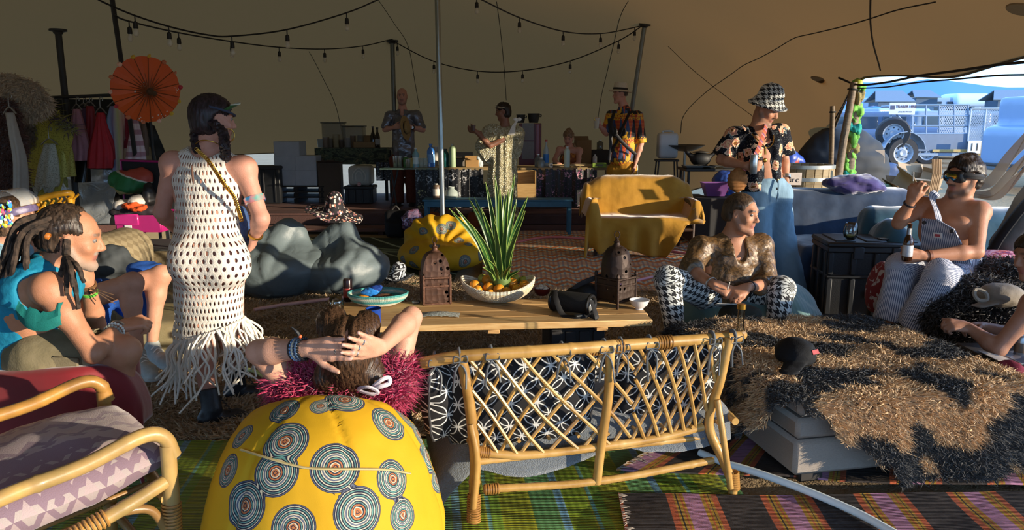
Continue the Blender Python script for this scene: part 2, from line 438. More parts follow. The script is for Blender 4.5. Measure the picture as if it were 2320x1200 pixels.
# ---------------------------------------------------------------- people: shared anatomy
LIP=srgb('#9a5a50');
SK=dict(fair=srgb('#c98f72'),tan=srgb('#b57a57'),brown=srgb('#8a5538'),pink=srgb('#c48a74'))
M_SKIN=vcol(.5,.15,220,'skin',spec=.35)
def head(B,c,f,u,s=1.,skin=SK['fair'],brow=srgb('#3a2618'),beard=None,lip=LIP,neck=None,nr=.056):
 c=np.asarray(c,float);f=nrm(f);r=nrm(np.cross(f,u));u=np.cross(r,f);R=np.stack([r,f,u],1);B.col=skin
 P=lambda x,y,z:c+s*(x*r+y*f+z*u)
 B.ell(P(0,-.012,.035),A(.076,.095,.085)*s,R,k=.03)
 B.ell(P(0,.02,-.03),A(.062,.072,.080)*s,R,k=.03)
 B.cap(P(-.038,.025,-.075),P(0,.068,-.098),.026*s,.020*s,k=.02);B.cap(P(.038,.025,-.075),P(0,.068,-.098),.026*s,.020*s,k=.02)
 B.cap(P(-.032,.076,.034),P(.032,.076,.034),.014*s,k=.015)
 for q in(-1,1):
  B.ell(P(q*.030,.098,.012),A(.016,.013,.011)*s,R,k=.012,sub=True)
  B.ell(P(q*.043,.058,-.022),A(.022,.022,.020)*s,R,k=.02)
  B.ell(P(q*.077,-.008,-.005),A(.008,.018,.031)*s,R@rz(q*.3),k=.006)
  B.ell(P(q*.083,-.002,.003),A(.005,.009,.016)*s,R,k=.003,sub=True)
  B.paint(P(q*.016,.092,.036),P(q*.046,.080,.038),.006*s,brow)
 B.cap(P(0,.086,.018),P(0,.108,-.022),.008*s,.012*s,k=.012)
 for q in(-1,1):B.ell(P(q*.011,.098,-.027),.009*s,k=.008)
 for z,w in((-.052,.016),(-.064,.014)):B.cap(P(-w,.083,z),P(w,.083,z),.0075*s,k=.006,col=lip)
 B.cap(P(-.02,.090,-.058),P(.02,.090,-.058),.0016*s,k=.004,sub=True)
 B.paint(P(-.018,.087,-.058),P(.018,.087,-.058),.005*s,lip)
 if beard is not None:
  B.col=beard
  for a,b,ra in(((-.058,.0,-.035),(-.045,.03,-.082),.018),((.058,.0,-.035),(.045,.03,-.082),.018),((-.045,.03,-.082),(0,.075,-.102),.021),((.045,.03,-.082),(0,.075,-.102),.021)):
   B.cap(P(*a),P(*b),ra*s,k=.012)
  B.paint(P(-.024,.09,-.043),P(.024,.09,-.043),.008*s,beard)
  B.col=skin
 if neck is not None:B.cap(P(0,-.022,-.055),neck,nr*s,nr*1.08,k=.03)
def eyes(par,c,f,u,s=1.,iris='#3a2a1c'):
 c=np.asarray(c,float);f=nrm(f);r=nrm(np.cross(f,u));u=np.cross(r,f)
 for q in(-1,1):
  m=MB();p=c+s*(q*.030*r+.0755*f+.012*u);R=np.stack([r,u,f],1)
  m.col=(.22,.19,.17);m.ell(p,.0115*s,10,8);m.col=srgb(iris);m.ell(p+f*.0062*s,A(.0066,.0066,.0062)*s,8,6,R)
  m.build('eye',M_EYE,par)
M_EYE=vcol(.15,name='eye')
def hand(B,w,d,pn,th,s=1.,curl=(.3,.3,.35,.4),spread=.12,skin=None,thumb=(.55,.65,.25),k=.006,lens=(.072,.080,.075,.058)):
 """palm, four unequal bent fingers and a thumb; pn the way the palm faces, th the thumb's side. Returns the finger chains"""
 w=np.asarray(w,float);d=nrm(d);pn=nrm(np.asarray(pn)-d*np.dot(pn,d));ts=nrm(np.cross(d,pn));ts=ts*(1 if np.dot(ts,th)>0 else-1)
 if skin is not None:B.col=skin
 xs=(.031,.010,-.011,-.030);kl=(.088,.092,.088,.080);out=[]
 for i in range(4):
  kn=w+s*(d*kl[i]+ts*xs[i]);B.cap(w+s*(d*.012+ts*xs[i]*.55),kn,.0165*s,.0125*s,k=.012)
 B.cap(w+s*(d*.03+ts*.012),w+s*(d*.07-ts*.012),.017*s,.016*s,k=.012)
 for i in range(4):
  p=w+s*(d*kl[i]+ts*xs[i]);a=0;ch=[p];dd=nrm(d+ts*spread*(1.5-i)*.5)
  for j,(q,g) in enumerate(zip((.46,.30,.26),(.75,1.1,.8))):
   a+=curl[i]*g;p2=p+s*lens[i]*q*(dd*math.cos(a)+pn*math.sin(a));r0=(.0098,.0090,.0080)[j];B.cap(p,p2,r0*s,(r0-.001)*s,k=k if j else.01);p=p2;ch.append(p)
  out.append(ch)
 p=w+s*(d*.022+ts*.022);t1=nrm(ts*thumb[0]+d*thumb[1]+pn*thumb[2]);p2=p+s*.046*t1;t2=nrm(t1+d*.35+pn*thumb[2]*.6-ts*.25);p3=p2+s*.034*t2;p4=p3+s*.026*nrm(t2+pn*thumb[2]*.5)
 B.cap(p,p2,.0165*s,.0118*s,k=.012);B.cap(p2,p3,.0112*s,.0100*s,k=k);B.cap(p3,p4,.0100*s,.0082*s,k=k);out.append([p,p2,p3,p4])
 return out
def arm(B,sh,el,wr,s=1.,skin=None):
 if skin is not None:B.col=skin
 sh,el,wr=(np.asarray(x,float) for x in(sh,el,wr))
 B.ell(sh,.058*s,k=.04);B.cap(sh,el,.050*s,.037*s,k=.025)
 m=el+(wr-el)*.28;B.cap(el,m,.036*s,.040*s,k=.02);B.cap(m,wr,.040*s,.0255*s,k=.02)
def leg(B,hip,kn,an,s=1.,skin=None,back=None):
 if skin is not None:B.col=skin
 hip,kn,an=(np.asarray(x,float) for x in(hip,kn,an))
 B.cap(hip,kn,.088*s,.056*s,k=.03);B.ell(kn,.056*s,k=.03)
 bk=nrm(back) if back is not None else nrm(np.cross(np.cross(kn-hip,an-kn),an-kn)) if np.linalg.norm(np.cross(kn-hip,an-kn))>.01 else A(0,1,0)
 m=kn+(an-kn)*.30+bk*.016*s;B.cap(kn,m,.052*s,.056*s,k=.03);B.cap(m,an,.055*s,.034*s,k=.03)
def torso(B,pel,chest,neck,shs,hips,f,s=1.,skin=None,bust=0.,belly=0.):
 if skin is not None:B.col=skin
 pel,chest,neck=(np.asarray(x,float) for x in(pel,chest,neck));f=nrm(f)
 B.cap(hips[0],hips[1],.095*s,k=.05,n=f,f=1.05);B.cap(pel,chest,.138*s,.150*s,k=.05,n=f,f=.74)
 B.cap(chest,neck,.145*s,.07*s,k=.04,n=f,f=.66)
 B.cap(shs[0],shs[1],.060*s,k=.04);B.cap(chest+(shs[0]-neck)*.35,chest+(shs[1]-neck)*.35,.105*s,k=.05,n=f,f=.85)
 if bust:
  r=nrm(np.asarray(shs[1])-np.asarray(shs[0]))
  for q in(-1,1):B.ell(chest+f*.085*s+r*q*.07*s-A(0,0,.02),.055*bust*s,k=.04)
 if belly:B.ell(pel+(chest-pel)*.3+f*.05*s,A(.12,.12,.13)*belly*s,k=.05)
def foot(B,an,d,s=1.,col=None,sole=None,drop=.075):
 """a shoe or foot from the ankle along d"""
 an=np.asarray(an,float);d=nrm(d);z=A(0,0,1);r=nrm(np.cross(d,z))
 if col is not None:B.col=col
 b=an-z*drop*s*.62;B.cap(an,b-d*.02*s,.040*s,.040*s,k=.02);B.cap(b-d*.03*s,b+d*.12*s-z*.008*s,.040*s,.042*s,k=.02,n=z,f=.9);B.cap(b+d*.12*s-z*.008*s,b+d*.165*s-z*.014*s,.042*s,.030*s,k=.02,n=z,f=.8)
 if sole is not None:B.cap(b-d*.04*s-z*.030*s,b+d*.165*s-z*.034*s,.046*s,.044*s,k=.004,n=z,f=.28,col=sole)
def shoe(par,name,an,d,mat_,s=1.,lab=None,sole=srgb('#d8d4c8'),col=(1,1,1),laces=None,vox=.008):
 B=Blob(.015);foot(B,an,d,s,col,sole);o=B.build(name,mat_,par,vox=vox)
 if laces is not None:
  an=np.asarray(an,float);d=nrm(d);r=nrm(np.cross(d,(0,0,1)));m=MB()
  for i in range(4):
   c=an+d*(.035+.022*i)*s-A(0,0,1)*(.0-.0+.012*i)*s+A(0,0,.004)
   m.tube(spline([c-r*.030*s-A(0,0,.012),c+A(0,0,.010),c+r*.030*s-A(0,0,.012)],4),.0035*s,5)
  m.build('laces',laces,o)
 return o
def hairblob(B,c,f,u,s=1.,grow=.014,low=-.05,fringe=.05,col=(1,1,1)):
 """hair lying on the skull: a grown skull less the face"""
 c=np.asarray(c,float);f=nrm(f);r=nrm(np.cross(f,u));u=np.cross(r,f);R=np.stack([r,f,u],1);P=lambda x,y,z:c+s*(x*r+y*f+z*u)
 B.col=col
 B.ell(P(0,-.014,.035),(A(.076,.095,.085)+grow)*s,R,k=.02)
 B.ell(P(0,-.035,-.02),(A(.066,.07,.085)+grow*.8)*s,R,k=.03)
 B.ell(P(0,.095,-.035),A(.095,.080,.085+fringe*.3)*s,R,k=.02,sub=True)
 B.box(P(0,0,low-.12),A(.2,.2,.12)*s,.01,R,k=.035,sub=True)
 for q in(-1,1):B.ell(P(q*.085,.02,-.02),A(.026,.052,.058)*s,R,k=.02,sub=True)
def strands(c,u,amp=.004,fq=260,seed=1):
 """relief of locks running away from the crown"""
 c=np.asarray(c,float);u=nrm(u);x,y,_=frame(u)
 def f(V):
  q=V-c;a=np.arctan2(q@x,q@y);return amp*(np.sin(a*38+2.2*wob(V,25,seed))*.6+.6*wob(V,60,seed+1))
 return f
def hairmat(col,col2=None,rough=.45,f=(90,90,14)):
 t=NT('hair');c=srgb(col);c2=srgb(col2) if col2 else tuple(x*2.2+.01 for x in c)
 n=t.noise(1.0,4,t.co('Object',f),dist=.6)
 return t.bsdf(t.ramp(n,[(.35,c),(.7,c2)]),rough,0,t.bump(n,.5,.004),spec=.4)
def band(par,name,c,axis,r,w,mat_,lab=None,th=.004,n=20,hint=(0,0,1)):
 """a bracelet or strap ring round a limb"""
 x,y,z=frame(axis,hint);a=np.linspace(0,2*PI,n,endpoint=False);m=MB()
 m.lathe([(r,-w/2),(r+th,-w/2+.001),(r+th,w/2-.001),(r,w/2),(r-th,0)],c,n,axis);o=m.build(name,mat_,par)
 if lab:o['label']=lab
 return o
def beads(par,name,pts,r,mat_,n=26,closed=True,lab=None):
 P=spline(pts,12,closed);d=np.r_[0,np.cumsum(np.linalg.norm(np.diff(P,axis=0),axis=1))];m=MB()
 for t in np.linspace(0,d[-1],n,endpoint=not closed):m.ell([np.interp(t,d,P[:,i]) for i in range(3)],r,6,5)
 o=m.build(name,mat_,par)
 if lab:o['label']=lab
 return o
def ring(c,axis,r,n=14,sq=1.0,hint=(0,0,1)):
 x,y,z=frame(axis,hint);return[np.asarray(c)+r*(math.cos(a)*x+sq*math.sin(a)*y) for a in np.linspace(0,2*PI,n,endpoint=False)]
# ---------------------------------------------------------------- the setting: ground, tent, hills
def ground_h(x,y):
 return.012*np.sin(x*1.7+y*.6)+.010*np.sin(y*2.3-x*.9)
def build_ground():
 xs=np.concatenate([np.linspace(-2500,-60,8),np.linspace(-40,-10,8),np.linspace(-9,9,80),np.linspace(10,40,16),np.linspace(60,2500,8)])
 ys=np.concatenate([np.linspace(-2500,-60,6),np.linspace(-30,-4,6),np.linspace(-3,18,90),np.linspace(19,60,20),np.linspace(80,3500,12)])
 G=np.array([[(x,y,ground_h(x,y) if abs(x)<12 and-4<y<22 else-.03) for y in ys] for x in xs])
 sm_=lambda v:np.clip(v,0,1)**2*(3-2*np.clip(v,0,1));G[...,2]+=.46*sm_((G[...,1]-11)/8)*sm_((G[...,0]-4.3)/2.5)
 n,m=len(xs),len(ys);F=np.array([[i*m+j,(i+1)*m+j,(i+1)*m+j+1,i*m+j+1] for i in range(n-1) for j in range(m-1)])
 t=NT('dusty_sand');co=t.co('Object');a=t.noise(.9,5,co);b=t.noise(14,5,co);s=t.noise(90,2,co)
 c=t.mix(a,srgb('#8b765a'),srgb('#b09a78'));c=t.mix(t.math('MULTIPLY',b,.6),c,srgb('#6e5a43'));c=t.mix(t.gt(s,.68),c,srgb('#51432f'))
 mt=t.bsdf(c,.95,0,t.bump(t.add(b,t.mul(s,.4)),.6,.03),spec=.1)
 struct(make_mesh('floor',G.reshape(-1,3),F,mt,org=(0,0,0),smooth=180))
build_ground()
# tent: a stretch canopy carried by its poles; open along the right-hand side in front of the corner pole and, shaped for fill light, unseen behind the camera
def xr(y):
 return np.interp(y,[-3,2,5.5,9.0,9.6,10.6,11.4,12.5,15.2],[4.5,4.5,4.15,4.10,4.22,4.46,4.56,4.6,3.6])
CTRL=[]
def build_canopy():
 hem=[(-9,y,.9) for y in np.linspace(-3,15.2,8)]
 hem+=[(x,15.2,np.interp(x,[-7.5,-4.6,-3.2,-1.5,0,4],[.9,1.02,.8,.5,.25,.3])) for x in np.linspace(-7.5,3.4,12)]
 hem+=[(4.55,-3,2.5),(4.55,-1,2.42),(4.5,2,2.32),(4.3,3.9,2.14),(4.15,5.5,2.16),(4.05,7.2,2.06),(4.10,9.0,2.12),(4.22,9.6,1.98),(4.34,10.1,1.74),(4.46,10.6,1.46),(4.53,11.0,1.28),(4.56,11.4,1.16),(4.6,12.5,.9),(4.2,14,.45)]  # unseen near stretch raised to let low sun reach further left
 hem+=[(x,-3,h) for x,h in((-7,1.2),(-4,2.0),(0,3.1),(2.5,3.1))]  # unseen front hem, heights shaped for the fill light
 poles=[(*at(990,0,9)[:2],3.75),tuple(at(888,88,12.2)),tuple(at(1461,53,11.2)),tuple(at(130,63,8.2)),(-2.2,3.5,3.5),(.6,1,3.2),(-5.2,2,2.7),(2.6,6,2.95),(1.6,9,3.15),(-3.8,9.6,3.0),(3.3,9.2,2.6),(3.2,11,2.45),(0,13,2.3),(2.4,13.2,1.9),(-4.5,12.6,2.15),(-7.2,8,1.9),(3.7,11.2,1.95),(4.0,10.2,2.05)]
 P=np.array(hem+poles,float);X=P[:,:2];k=lambda r:np.sqrt(r*r+.05)
 D=k(np.linalg.norm(X[:,None]-X[None],axis=2));w=np.linalg.solve(D-np.eye(len(P))*1e-3,P[:,2]-2)
 def z(x,y):
  q=np.stack([np.ravel(x),np.ravel(y)],1);return(k(np.linalg.norm(q[:,None]-X[None],axis=2))@w+2).reshape(np.shape(x))
 n,m=120,150;U=np.linspace(0,1,n);U=1-(1-U)**1.35;ys=np.linspace(-3,15.2,m)
 x=np.array([[-9+(xr(y)+9)*u for y in ys] for u in U]);y=np.tile(ys,(n,1));zz=z(x,y)
 G=np.stack([x,y,zz],2)
 F=np.array([[i*m+j,(i+1)*m+j,(i+1)*m+j+1,i*m+j+1] for i in range(n-1) for j in range(m-1)])
 t=NT('tent_cloth');co=t.co('Object');a=t.noise(.55,4,co);b=t.noise(3,4,t.co('Object',(1,.3,1)))
 c=t.mix(t.mul(a,.6),srgb('#664c30'),srgb('#513b25'));c=t.mix(t.mul(b,.25),c,srgb('#3a2a1b'))
 d=t.n('BsdfDiffuse');t.put(d.inputs[0],c);tr=t.n('BsdfTranslucent');tr.inputs[0].default_value=(.72,.36,.12,1)
 bp=t.bump(t.noise(1.6,3,co),.35,.12);t.put(d.inputs['Normal'],bp);mx=t.n('MixShader');mx.inputs[0].default_value=.09
 t.t.links.new(d.outputs[0],mx.inputs[1]);t.t.links.new(tr.outputs[0],mx.inputs[2]);t.t.links.new(mx.outputs[0],t.out.inputs[0])
 ob=struct(make_mesh('ceiling',G.reshape(-1,3),F,t.m,org=(0,0,0),smooth=180))
# sewn seams on the underside and the taped hem: pieces of the canopy
 sm=plain('#2c241a',.9,.1);
 def seam(q,r=.008,dz=.004):
  q=spline(q,10);p=np.stack([q[:,0],q[:,1],z(q[:,0],q[:,1])-dz],1);MB().tube(p,r,4).build('seam',sm,ob)
 seam([(4.0,8.4),(3.2,7.0),(2.6,5.6),(2.2,4.0),(2.0,2)])
 def px_seam(pts,r=.006):
  """a seam where the photo shows one: met with the cloth by walking along the view ray"""
  out=[]
  for px,py in pts:
   d=_ray(px,py);ts=np.linspace(2,16,280);q=A(0,0,CAMZ)+d*ts[:,None];h=z(q[:,0],q[:,1])
   i=np.argmax(q[:,2]>h) if(q[:,2]>h).any() else-1
   ok=q[i,1]<15 and q[i,0]>-8.9
   if(q[:,2]>h).any() and ok:out.append(q[i,:2])
  if len(out)>2:seam(out,r)
 px_seam([(2120,0),(2000,30),(1880,66),(1760,106),(1680,150),(1600,205),(1550,258),(1542,300)])
 px_seam([(1514,104),(1560,145),(1610,190),(1660,225),(1710,262)],.005)
 px_seam([(1424,0),(1404,40),(1392,90),(1376,160),(1362,215),(1354,270)],.005)
 px_seam([(1125,0),(1134,70),(1142,150),(1147,220)],.005)
 px_seam([(858,0),(895,55),(925,105),(940,180),(950,240)],.005)
 px_seam([(700,115),(730,170),(760,235),(775,300)],.005)
 e=np.stack([x[-1],y[-1],zz[-1]],1);MB().tube(e,.014,6).build('hem',plain('#5b4a32',.9),ob)
 e=np.stack([x[:,-1],y[:,-1],zz[:,-1]],1);MB().tube(e,.014,6).build('hem',plain('#5b4a32',.9),ob)
 m=MB()
 for px,py,Y in((1850,247,9.9),(2302,128,5.6)):
  c=at(px,py,Y);c[2]=z(c[0],c[1])-.012;m.lathe([(.0,0),(.10,0),(.105,.01)],c,22,(.35,.1,1))
 m.build('patch',plain('#8a7350',.9),ob)
 return z
canopy_z=build_canopy()
def build_hills():
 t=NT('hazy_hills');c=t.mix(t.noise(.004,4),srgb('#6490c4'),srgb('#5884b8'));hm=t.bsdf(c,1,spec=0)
 x=np.linspace(-1500,2600,90);h=92+10*np.sin(x*.0031+1)+7*np.sin(x*.0093)+3*np.sin(x*.021);h=np.where(x>900,h+8,h)
 lo=np.stack([x,1500+0*x,-5+0*x],1);hi=np.stack([x,1750+0*x,h],1);bk=np.stack([x,2300+0*x,-5+0*x],1);G=np.stack([lo,hi,bk],1)
 m=MB();
 V=G.reshape(-1,3);F=[[i*3+j,(i+1)*3+j,(i+1)*3+j+1,i*3+j+1] for i in range(89) for j in range(2)]
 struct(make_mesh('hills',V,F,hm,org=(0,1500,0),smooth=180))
build_hills()
# ---------------------------------------------------------------- floor coverings
def tufts(name,roots,normals,length,width,mat,parent=None,org=None,colors=None,lean=None,seed=3,curl=.5,segs=2):
 """thin tapering blades of pile, one mesh"""
 r=np.random.default_rng(seed);n=len(roots);d=normals+r.normal(size=(n,3))*curl
 if lean is not None:d=d+lean
 d/=np.linalg.norm(d,axis=1,keepdims=True);L=length*r.uniform(.6,1.25,n)[:,None]
 side=np.cross(d,r.normal(size=(n,3)));side/=np.linalg.norm(side,axis=1,keepdims=True);side*=width*r.uniform(.7,1.3,n)[:,None]
 bend=r.normal(size=(n,3))*.35*L;bend[:,2]=-np.abs(bend[:,2])*.6
 b0,b1=roots-side,roots+side;mid=roots+d*L*.55;m0,m1=mid-side*.8,mid+side*.8;tip=roots+d*L+bend
 V=np.stack([b0,b1,m0,m1,tip],1).reshape(-1,3);k=np.arange(n)[:,None]*5
 F=np.concatenate([k+[0,1,3],k+[0,3,2],k+[2,3,4]]).astype(np.int32)
 cc=np.ones((n,3)) if colors is None else colors
 cc=cc*r.uniform(.75,1.2,(n,1));c5=np.repeat(cc,5,0)
 o=make_mesh(name,V,F,mat,parent,org,180,{'col':('FLOAT_COLOR',c5)});o['kind']='stuff';return o
def inside(poly,x,y):
 P=np.asarray(poly)[:,:2];c=np.zeros(len(x),bool);j=len(P)-1
 for i in range(len(P)):
  m=((P[i,1]>y)!=(P[j,1]>y))&(x<(P[j,0]-P[i,0])*(y-P[i,1])/(P[j,1]-P[i,1]+1e-12)+P[i,0]);c^=m;j=i
 return c
def mat_grid(corners,z,nu,nv,wave=.006,seed=1,edge=0.0):
 a,b,c,d=[np.asarray(q,float)[:2] for q in corners];u=np.linspace(0,1,nu);v=np.linspace(0,1,nv)
 G=np.array([[np.append((a*(1-p)+b*p)*(1-q)+(d*(1-p)+c*p)*q,0) for q in v] for p in u])
 G[...,2]=z+ground_h(G[...,0],G[...,1])+wave*(1+wob(G.reshape(-1,3),4.5,seed).reshape(nu,nv));return G
FUR=vcol(.85,0,name='pile',sheen=.3)
def build_shag():
 o=T('shag_rug','long sandy brown shag rug covering the floor around the low plank table','rug',(-.3,5,0))
 out=[atz(150,1010,0),atz(420,1003,0),atz(760,995,0),atz(1090,1000,0),atz(1420,960,0),atz(1640,900,0),atz(1700,760,0),atz(1560,672,0),atz(1190,640,0),atz(900,632,0),atz(700,652,0),atz(560,660,0),atz(400,640,0),atz(120,700,0)]
 c=np.mean(out,0);P=np.array(out);
 r=np.random.default_rng(5);n=150000
# more tufts close to the camera
 lo,hi=P.min(0),P.max(0);x=r.uniform(lo[0],hi[0],n*3);y=lo[1]+(hi[1]-lo[1])*r.uniform(0,1,n*3)**1.5
 m=inside(P,x,y);x,y=x[m][:n],y[m][:n];z=ground_h(x,y)+.012+.012*wob(np.stack([x,y,x*0],1),7,3)
# rug backing
 ring_=spline(out,4,True);mid=np.array([c*(1-t)+ring_*t for t in np.linspace(0,1,14)[1:]]);V=[np.append(c[:2],0)]+list(mid.reshape(-1,3));k=len(ring_)
 F=[[0,1+i,1+(i+1)%k] for i in range(k)]+[[1+j*k+i,1+(j+1)*k+i,1+(j+1)*k+(i+1)%k,1+j*k+(i+1)%k] for j in range(12) for i in range(k)]
 V=np.array(V);V[:,2]=ground_h(V[:,0],V[:,1])+.014
 make_mesh('backing',V,F,plain('#7d6648',.95,.3,30,.6,90),o,smooth=180)
 R=np.stack([x,y,z],1);w=wob(R,3.5,11);lean=np.stack([np.cos(w*4),np.sin(w*4),0*w],1)*1.1
 base=np.array(srgb('#c2a67c'));dark=np.array(srgb('#86694a'));t=np.clip(.5+.5*wob(R,9,4),0,1)[:,None]
 tufts('pile',R,np.tile((0,0,1.),(len(R),1)),.052,.0045,FUR,o,None,base*(1-t*.7)+dark*t*.7,lean,8)
build_shag()
def woven_mat_mat():
 t=NT('green_plastic_weave');co=t.sep(t.attr('cloth','Vector'));u,v=co[0],co[1]
 w1=t.math('SINE',t.mul(v,2*PI/.0125));w2=t.math('SINE',t.mul(u,2*PI/.03))
 g=t.n('TexWhiteNoise',noise_dimensions='2D');t.put(g.inputs['Vector'],t.comb(t.math('FLOOR',t.mul(u,16)),t.math('FLOOR',t.mul(v,69)),0))
 base=t.ramp(t.fr(t.mul(u,2.3)),[(0,srgb('#a2a22a')),(.28,srgb('#c0bb35')),(.30,srgb('#6fa56a')),(.52,srgb('#86b06c')),(.54,srgb('#7aa9c8')),(.60,srgb('#8fbad4')),(.62,srgb('#8ea22c')),(.84,srgb('#b6b43a')),(.86,srgb('#79b0a6')),(.90,srgb('#86a83a'))],'CONSTANT')
 base=t.mix(t.mul(g.outputs[0],.35),base,srgb('#4d7a35'))
 c=t.mix(t.gt(w1,.52),base,srgb('#22300f'))
 return t.bsdf(c,.42,0,t.bump(t.add(w1,t.mul(w2,.35)),.6,.004),spec=.4)
def rug_uv(G):
 d0=np.r_[0,np.cumsum(np.linalg.norm(np.diff(G[:,G.shape[1]//2],axis=0),axis=1))];d1=np.r_[0,np.cumsum(np.linalg.norm(np.diff(G[G.shape[0]//2],axis=0),axis=1))]
 U=np.zeros(G.shape);U[...,0]=d0[:,None];U[...,1]=d1[None,:];return U.reshape(-1,3)
def flat_rug(name,corners,z,mat,parent=None,org=None,wave=.006,seed=1,nu=60,nv=60,th=.006):
 G=mat_grid(corners,z,nu,nv,wave,seed);m=MB();m.sheet(G,-th if np.cross(G[1,0]-G[0,0],G[0,1]-G[0,0])[2]<0 else th);U=rug_uv(G)
 return m.build(name,mat,parent,org,60,None,{'cloth':('FLOAT_VECTOR',np.vstack([U,U]))}),G
o=T('woven_mat','green and yellow woven plastic mat with blue stripes in front of the rattan bench','mat',(-.4,2.4,0))
flat_rug('weave',[(-2.0,1.35),(1.15,1.45),(.95,3.45),(-2.35,3.62)],.022,woven_mat_mat(),o,None,.012,3,110,80)
def stripe_mat(seed,off):
 t=NT('striped_rag_weave');co=t.sep(t.attr('cloth','Vector'));u,v=co[0],co[1]
 k,o_,y,p=srgb('#1d1c1e'),srgb('#c05a30'),srgb('#b88a20'),srgb('#b77f9c')
 s=t.fr(t.add(t.mul(u,1/.40),off))
 c=t.ramp(s,[(0,k),(.42,o_),(.49,y),(.515,k),(.53,y),(.56,o_),(.575,y),(.60,p),(.78,y),(.82,o_),(.835,y),(.86,k),(.87,y),(.895,o_),(.96,k)],'CONSTANT')
 w=t.math('SINE',t.mul(v,2*PI/.011));g=t.n('TexWhiteNoise',noise_dimensions='2D');t.put(g.inputs['Vector'],t.comb(t.math('FLOOR',t.mul(v,90)),t.math('FLOOR',t.mul(u,14)),0))
 c=t.mix(t.mul(g.outputs[0],.45),c,(.02,.018,.018));n=t.noise(25,4)
 return t.bsdf(t.mix(t.mul(n,.3),c,(.25,.2,.17)),.9,0,t.bump(t.add(w,n),.7,.005),spec=.1)
def striped_rug(name,label,corners,z,seed,off):
 o=T(name,label,'rug',(np.mean([c[0] for c in corners]),np.mean([c[1] for c in corners]),0),'striped rag rugs')
 ob,G=flat_rug('weave',corners,z,stripe_mat(seed,off),o,None,.012,seed,90,50,.009)
 fr=MB();r=np.random.default_rng(seed)
 for edge in(G[0],G[-1]):
  out=nrm((G[0,0]-G[1,0]) if edge is G[0] else(G[-1,0]-G[-2,0]))
  for q in np.linspace(0,len(edge)-1.01,70):
   p=edge[int(q)]*(1-q%1)+edge[int(q)+1]*(q%1);d=out+A(*r.normal(size=2)*.35,0);fr.tube([p,p+d*.02,p+d*.045-A(0,0,.012)],.0022,4)
 fo=fr.build('fringe',plain('#8d7f70',.9),o);fo['kind']='stuff';return o
striped_rug('striped_rug','black rag rug with orange and pink stripes, partly under the fur-covered ottoman',[atz(1395,1090,0),(3.2,3.05),(3.4,4.3),(1.0,3.75)],.038,4,.55)
striped_rug('striped_rug','black rag rug with orange and pink stripes lying over the edge of another',[(.40,2.05),(3.0,2.05),(3.1,3.02),atz(1400,1150,0)],.052,9,.93)
def ikat_mat():
 t=NT('orange_reed_weave');co=t.sep(t.attr('cloth','Vector'));u,v=co[0],co[1]
 d=t.math('PINGPONG',t.mul(u,4.2),.5);r_=t.fr(t.mul(v,1.55));z=t.math('ABSOLUTE',t.math('SUBTRACT',t.fr(t.add(t.mul(v,5.),t.mul(d,1.6))),.5))
 band_=t.math('MULTIPLY',t.gt(r_,.28),t.gt(z,.25));row=t.gt(t.math('SINE',t.mul(v,2*PI/.05)),.1)
 sel=t.math('MAXIMUM',band_,t.mul(t.lt(r_,.28),row));
 tick=t.gt(t.math('SINE',t.mul(u,2*PI/.055)),.25);wht=t.mix(tick,srgb('#e2d6b8'),srgb('#8fa8b0'))
 c=t.mix(sel,wht,srgb('#cc7845'));w=t.math('SINE',t.mul(v,2*PI/.012));c=t.mix(t.mul(t.noise(3,4),.2),c,srgb('#8d6a4d'))
 return t.bsdf(c,.6,0,t.bump(w,.4,.004),spec=.25)
o=T('reed_mat','orange and cream patterned reed mat between the gold sofa and the blue bench','mat',(1.4,8.8,0))
flat_rug('weave',[(-.3,7.15),(2.6,6.75),(3.2,11.1),(-.4,10.95)],.026,ikat_mat(),o,None,.012,5,60,60)
def dark_mat():
 t=NT('dark_green_reed_weave');co=t.sep(t.attr('cloth','Vector'));w=t.math('SINE',t.mul(co[1],2*PI/.05));z=t.math('SINE',t.mul(t.add(co[0],t.mul(co[1],.7)),14))
 c=t.mix(t.gt(w,.2),srgb('#3a4330'),srgb('#10150e'));c=t.mix(t.mul(t.gt(z,.93),.8),c,srgb('#9aa58a'));return t.bsdf(c,.6,0,t.bump(w,.5,.006),spec=.2)
o=T('reed_mat','dark green striped reed mat behind the grey beanbags','mat',(-1.9,8.2,0))
flat_rug('weave',[(-3.6,6.9),(-.6,7.4),(-.55,10.4),(-3.4,10.2)],.024,dark_mat(),o,None,.010,6,40,40)
# wooden deck at the back, each plank its own piece
def build_deck():
 o=T('deck_platform','low dark red timber deck that the bar stands on','platform',(-1.4,12.4,0));r=random.Random(4)
 wm=[plain(c,.8,.35,6,.4,50) for c in('#5a3b33','#4b322c','#65443a','#533730')];z=.28;x0,x1=-6.3,1.9
 y=11.15
 while y<14.3:
  m=MB();
  m.box(((x0+x1)/2,y+.07,z-.018),(x1-x0+r.uniform(-.05,.05),.134,.036),rz(r.uniform(-.002,.002)),.004);m.build('plank',r.choice(wm),o);y+=.146
 for k,(zz,h) in enumerate(((.185,.12),(.06,.11))):
  m=MB();m.box(((x0+x1)/2,11.13-.04*k,zz),(x1-x0,.03,h),None,.004);m.build('riser_board',wm[k+1],o)
 for k,x in enumerate(np.linspace(x0+.3,x1-.3,6)):
  m=MB();m.box((x,12.6,.12),(.09,2.8,.2));m.build('joist',wm[1],o)
 m=MB();m.box((-1.9,10.88,.085),(3.6,.3,.05),None,.006);m.build('step_board',wm[2],o);m=MB()
 for x in(-3.5,-1.9,-.3):m=MB();m.box((x,10.9,.03),(.08,.26,.065));m.build('step_block',wm[1],o)
build_deck()
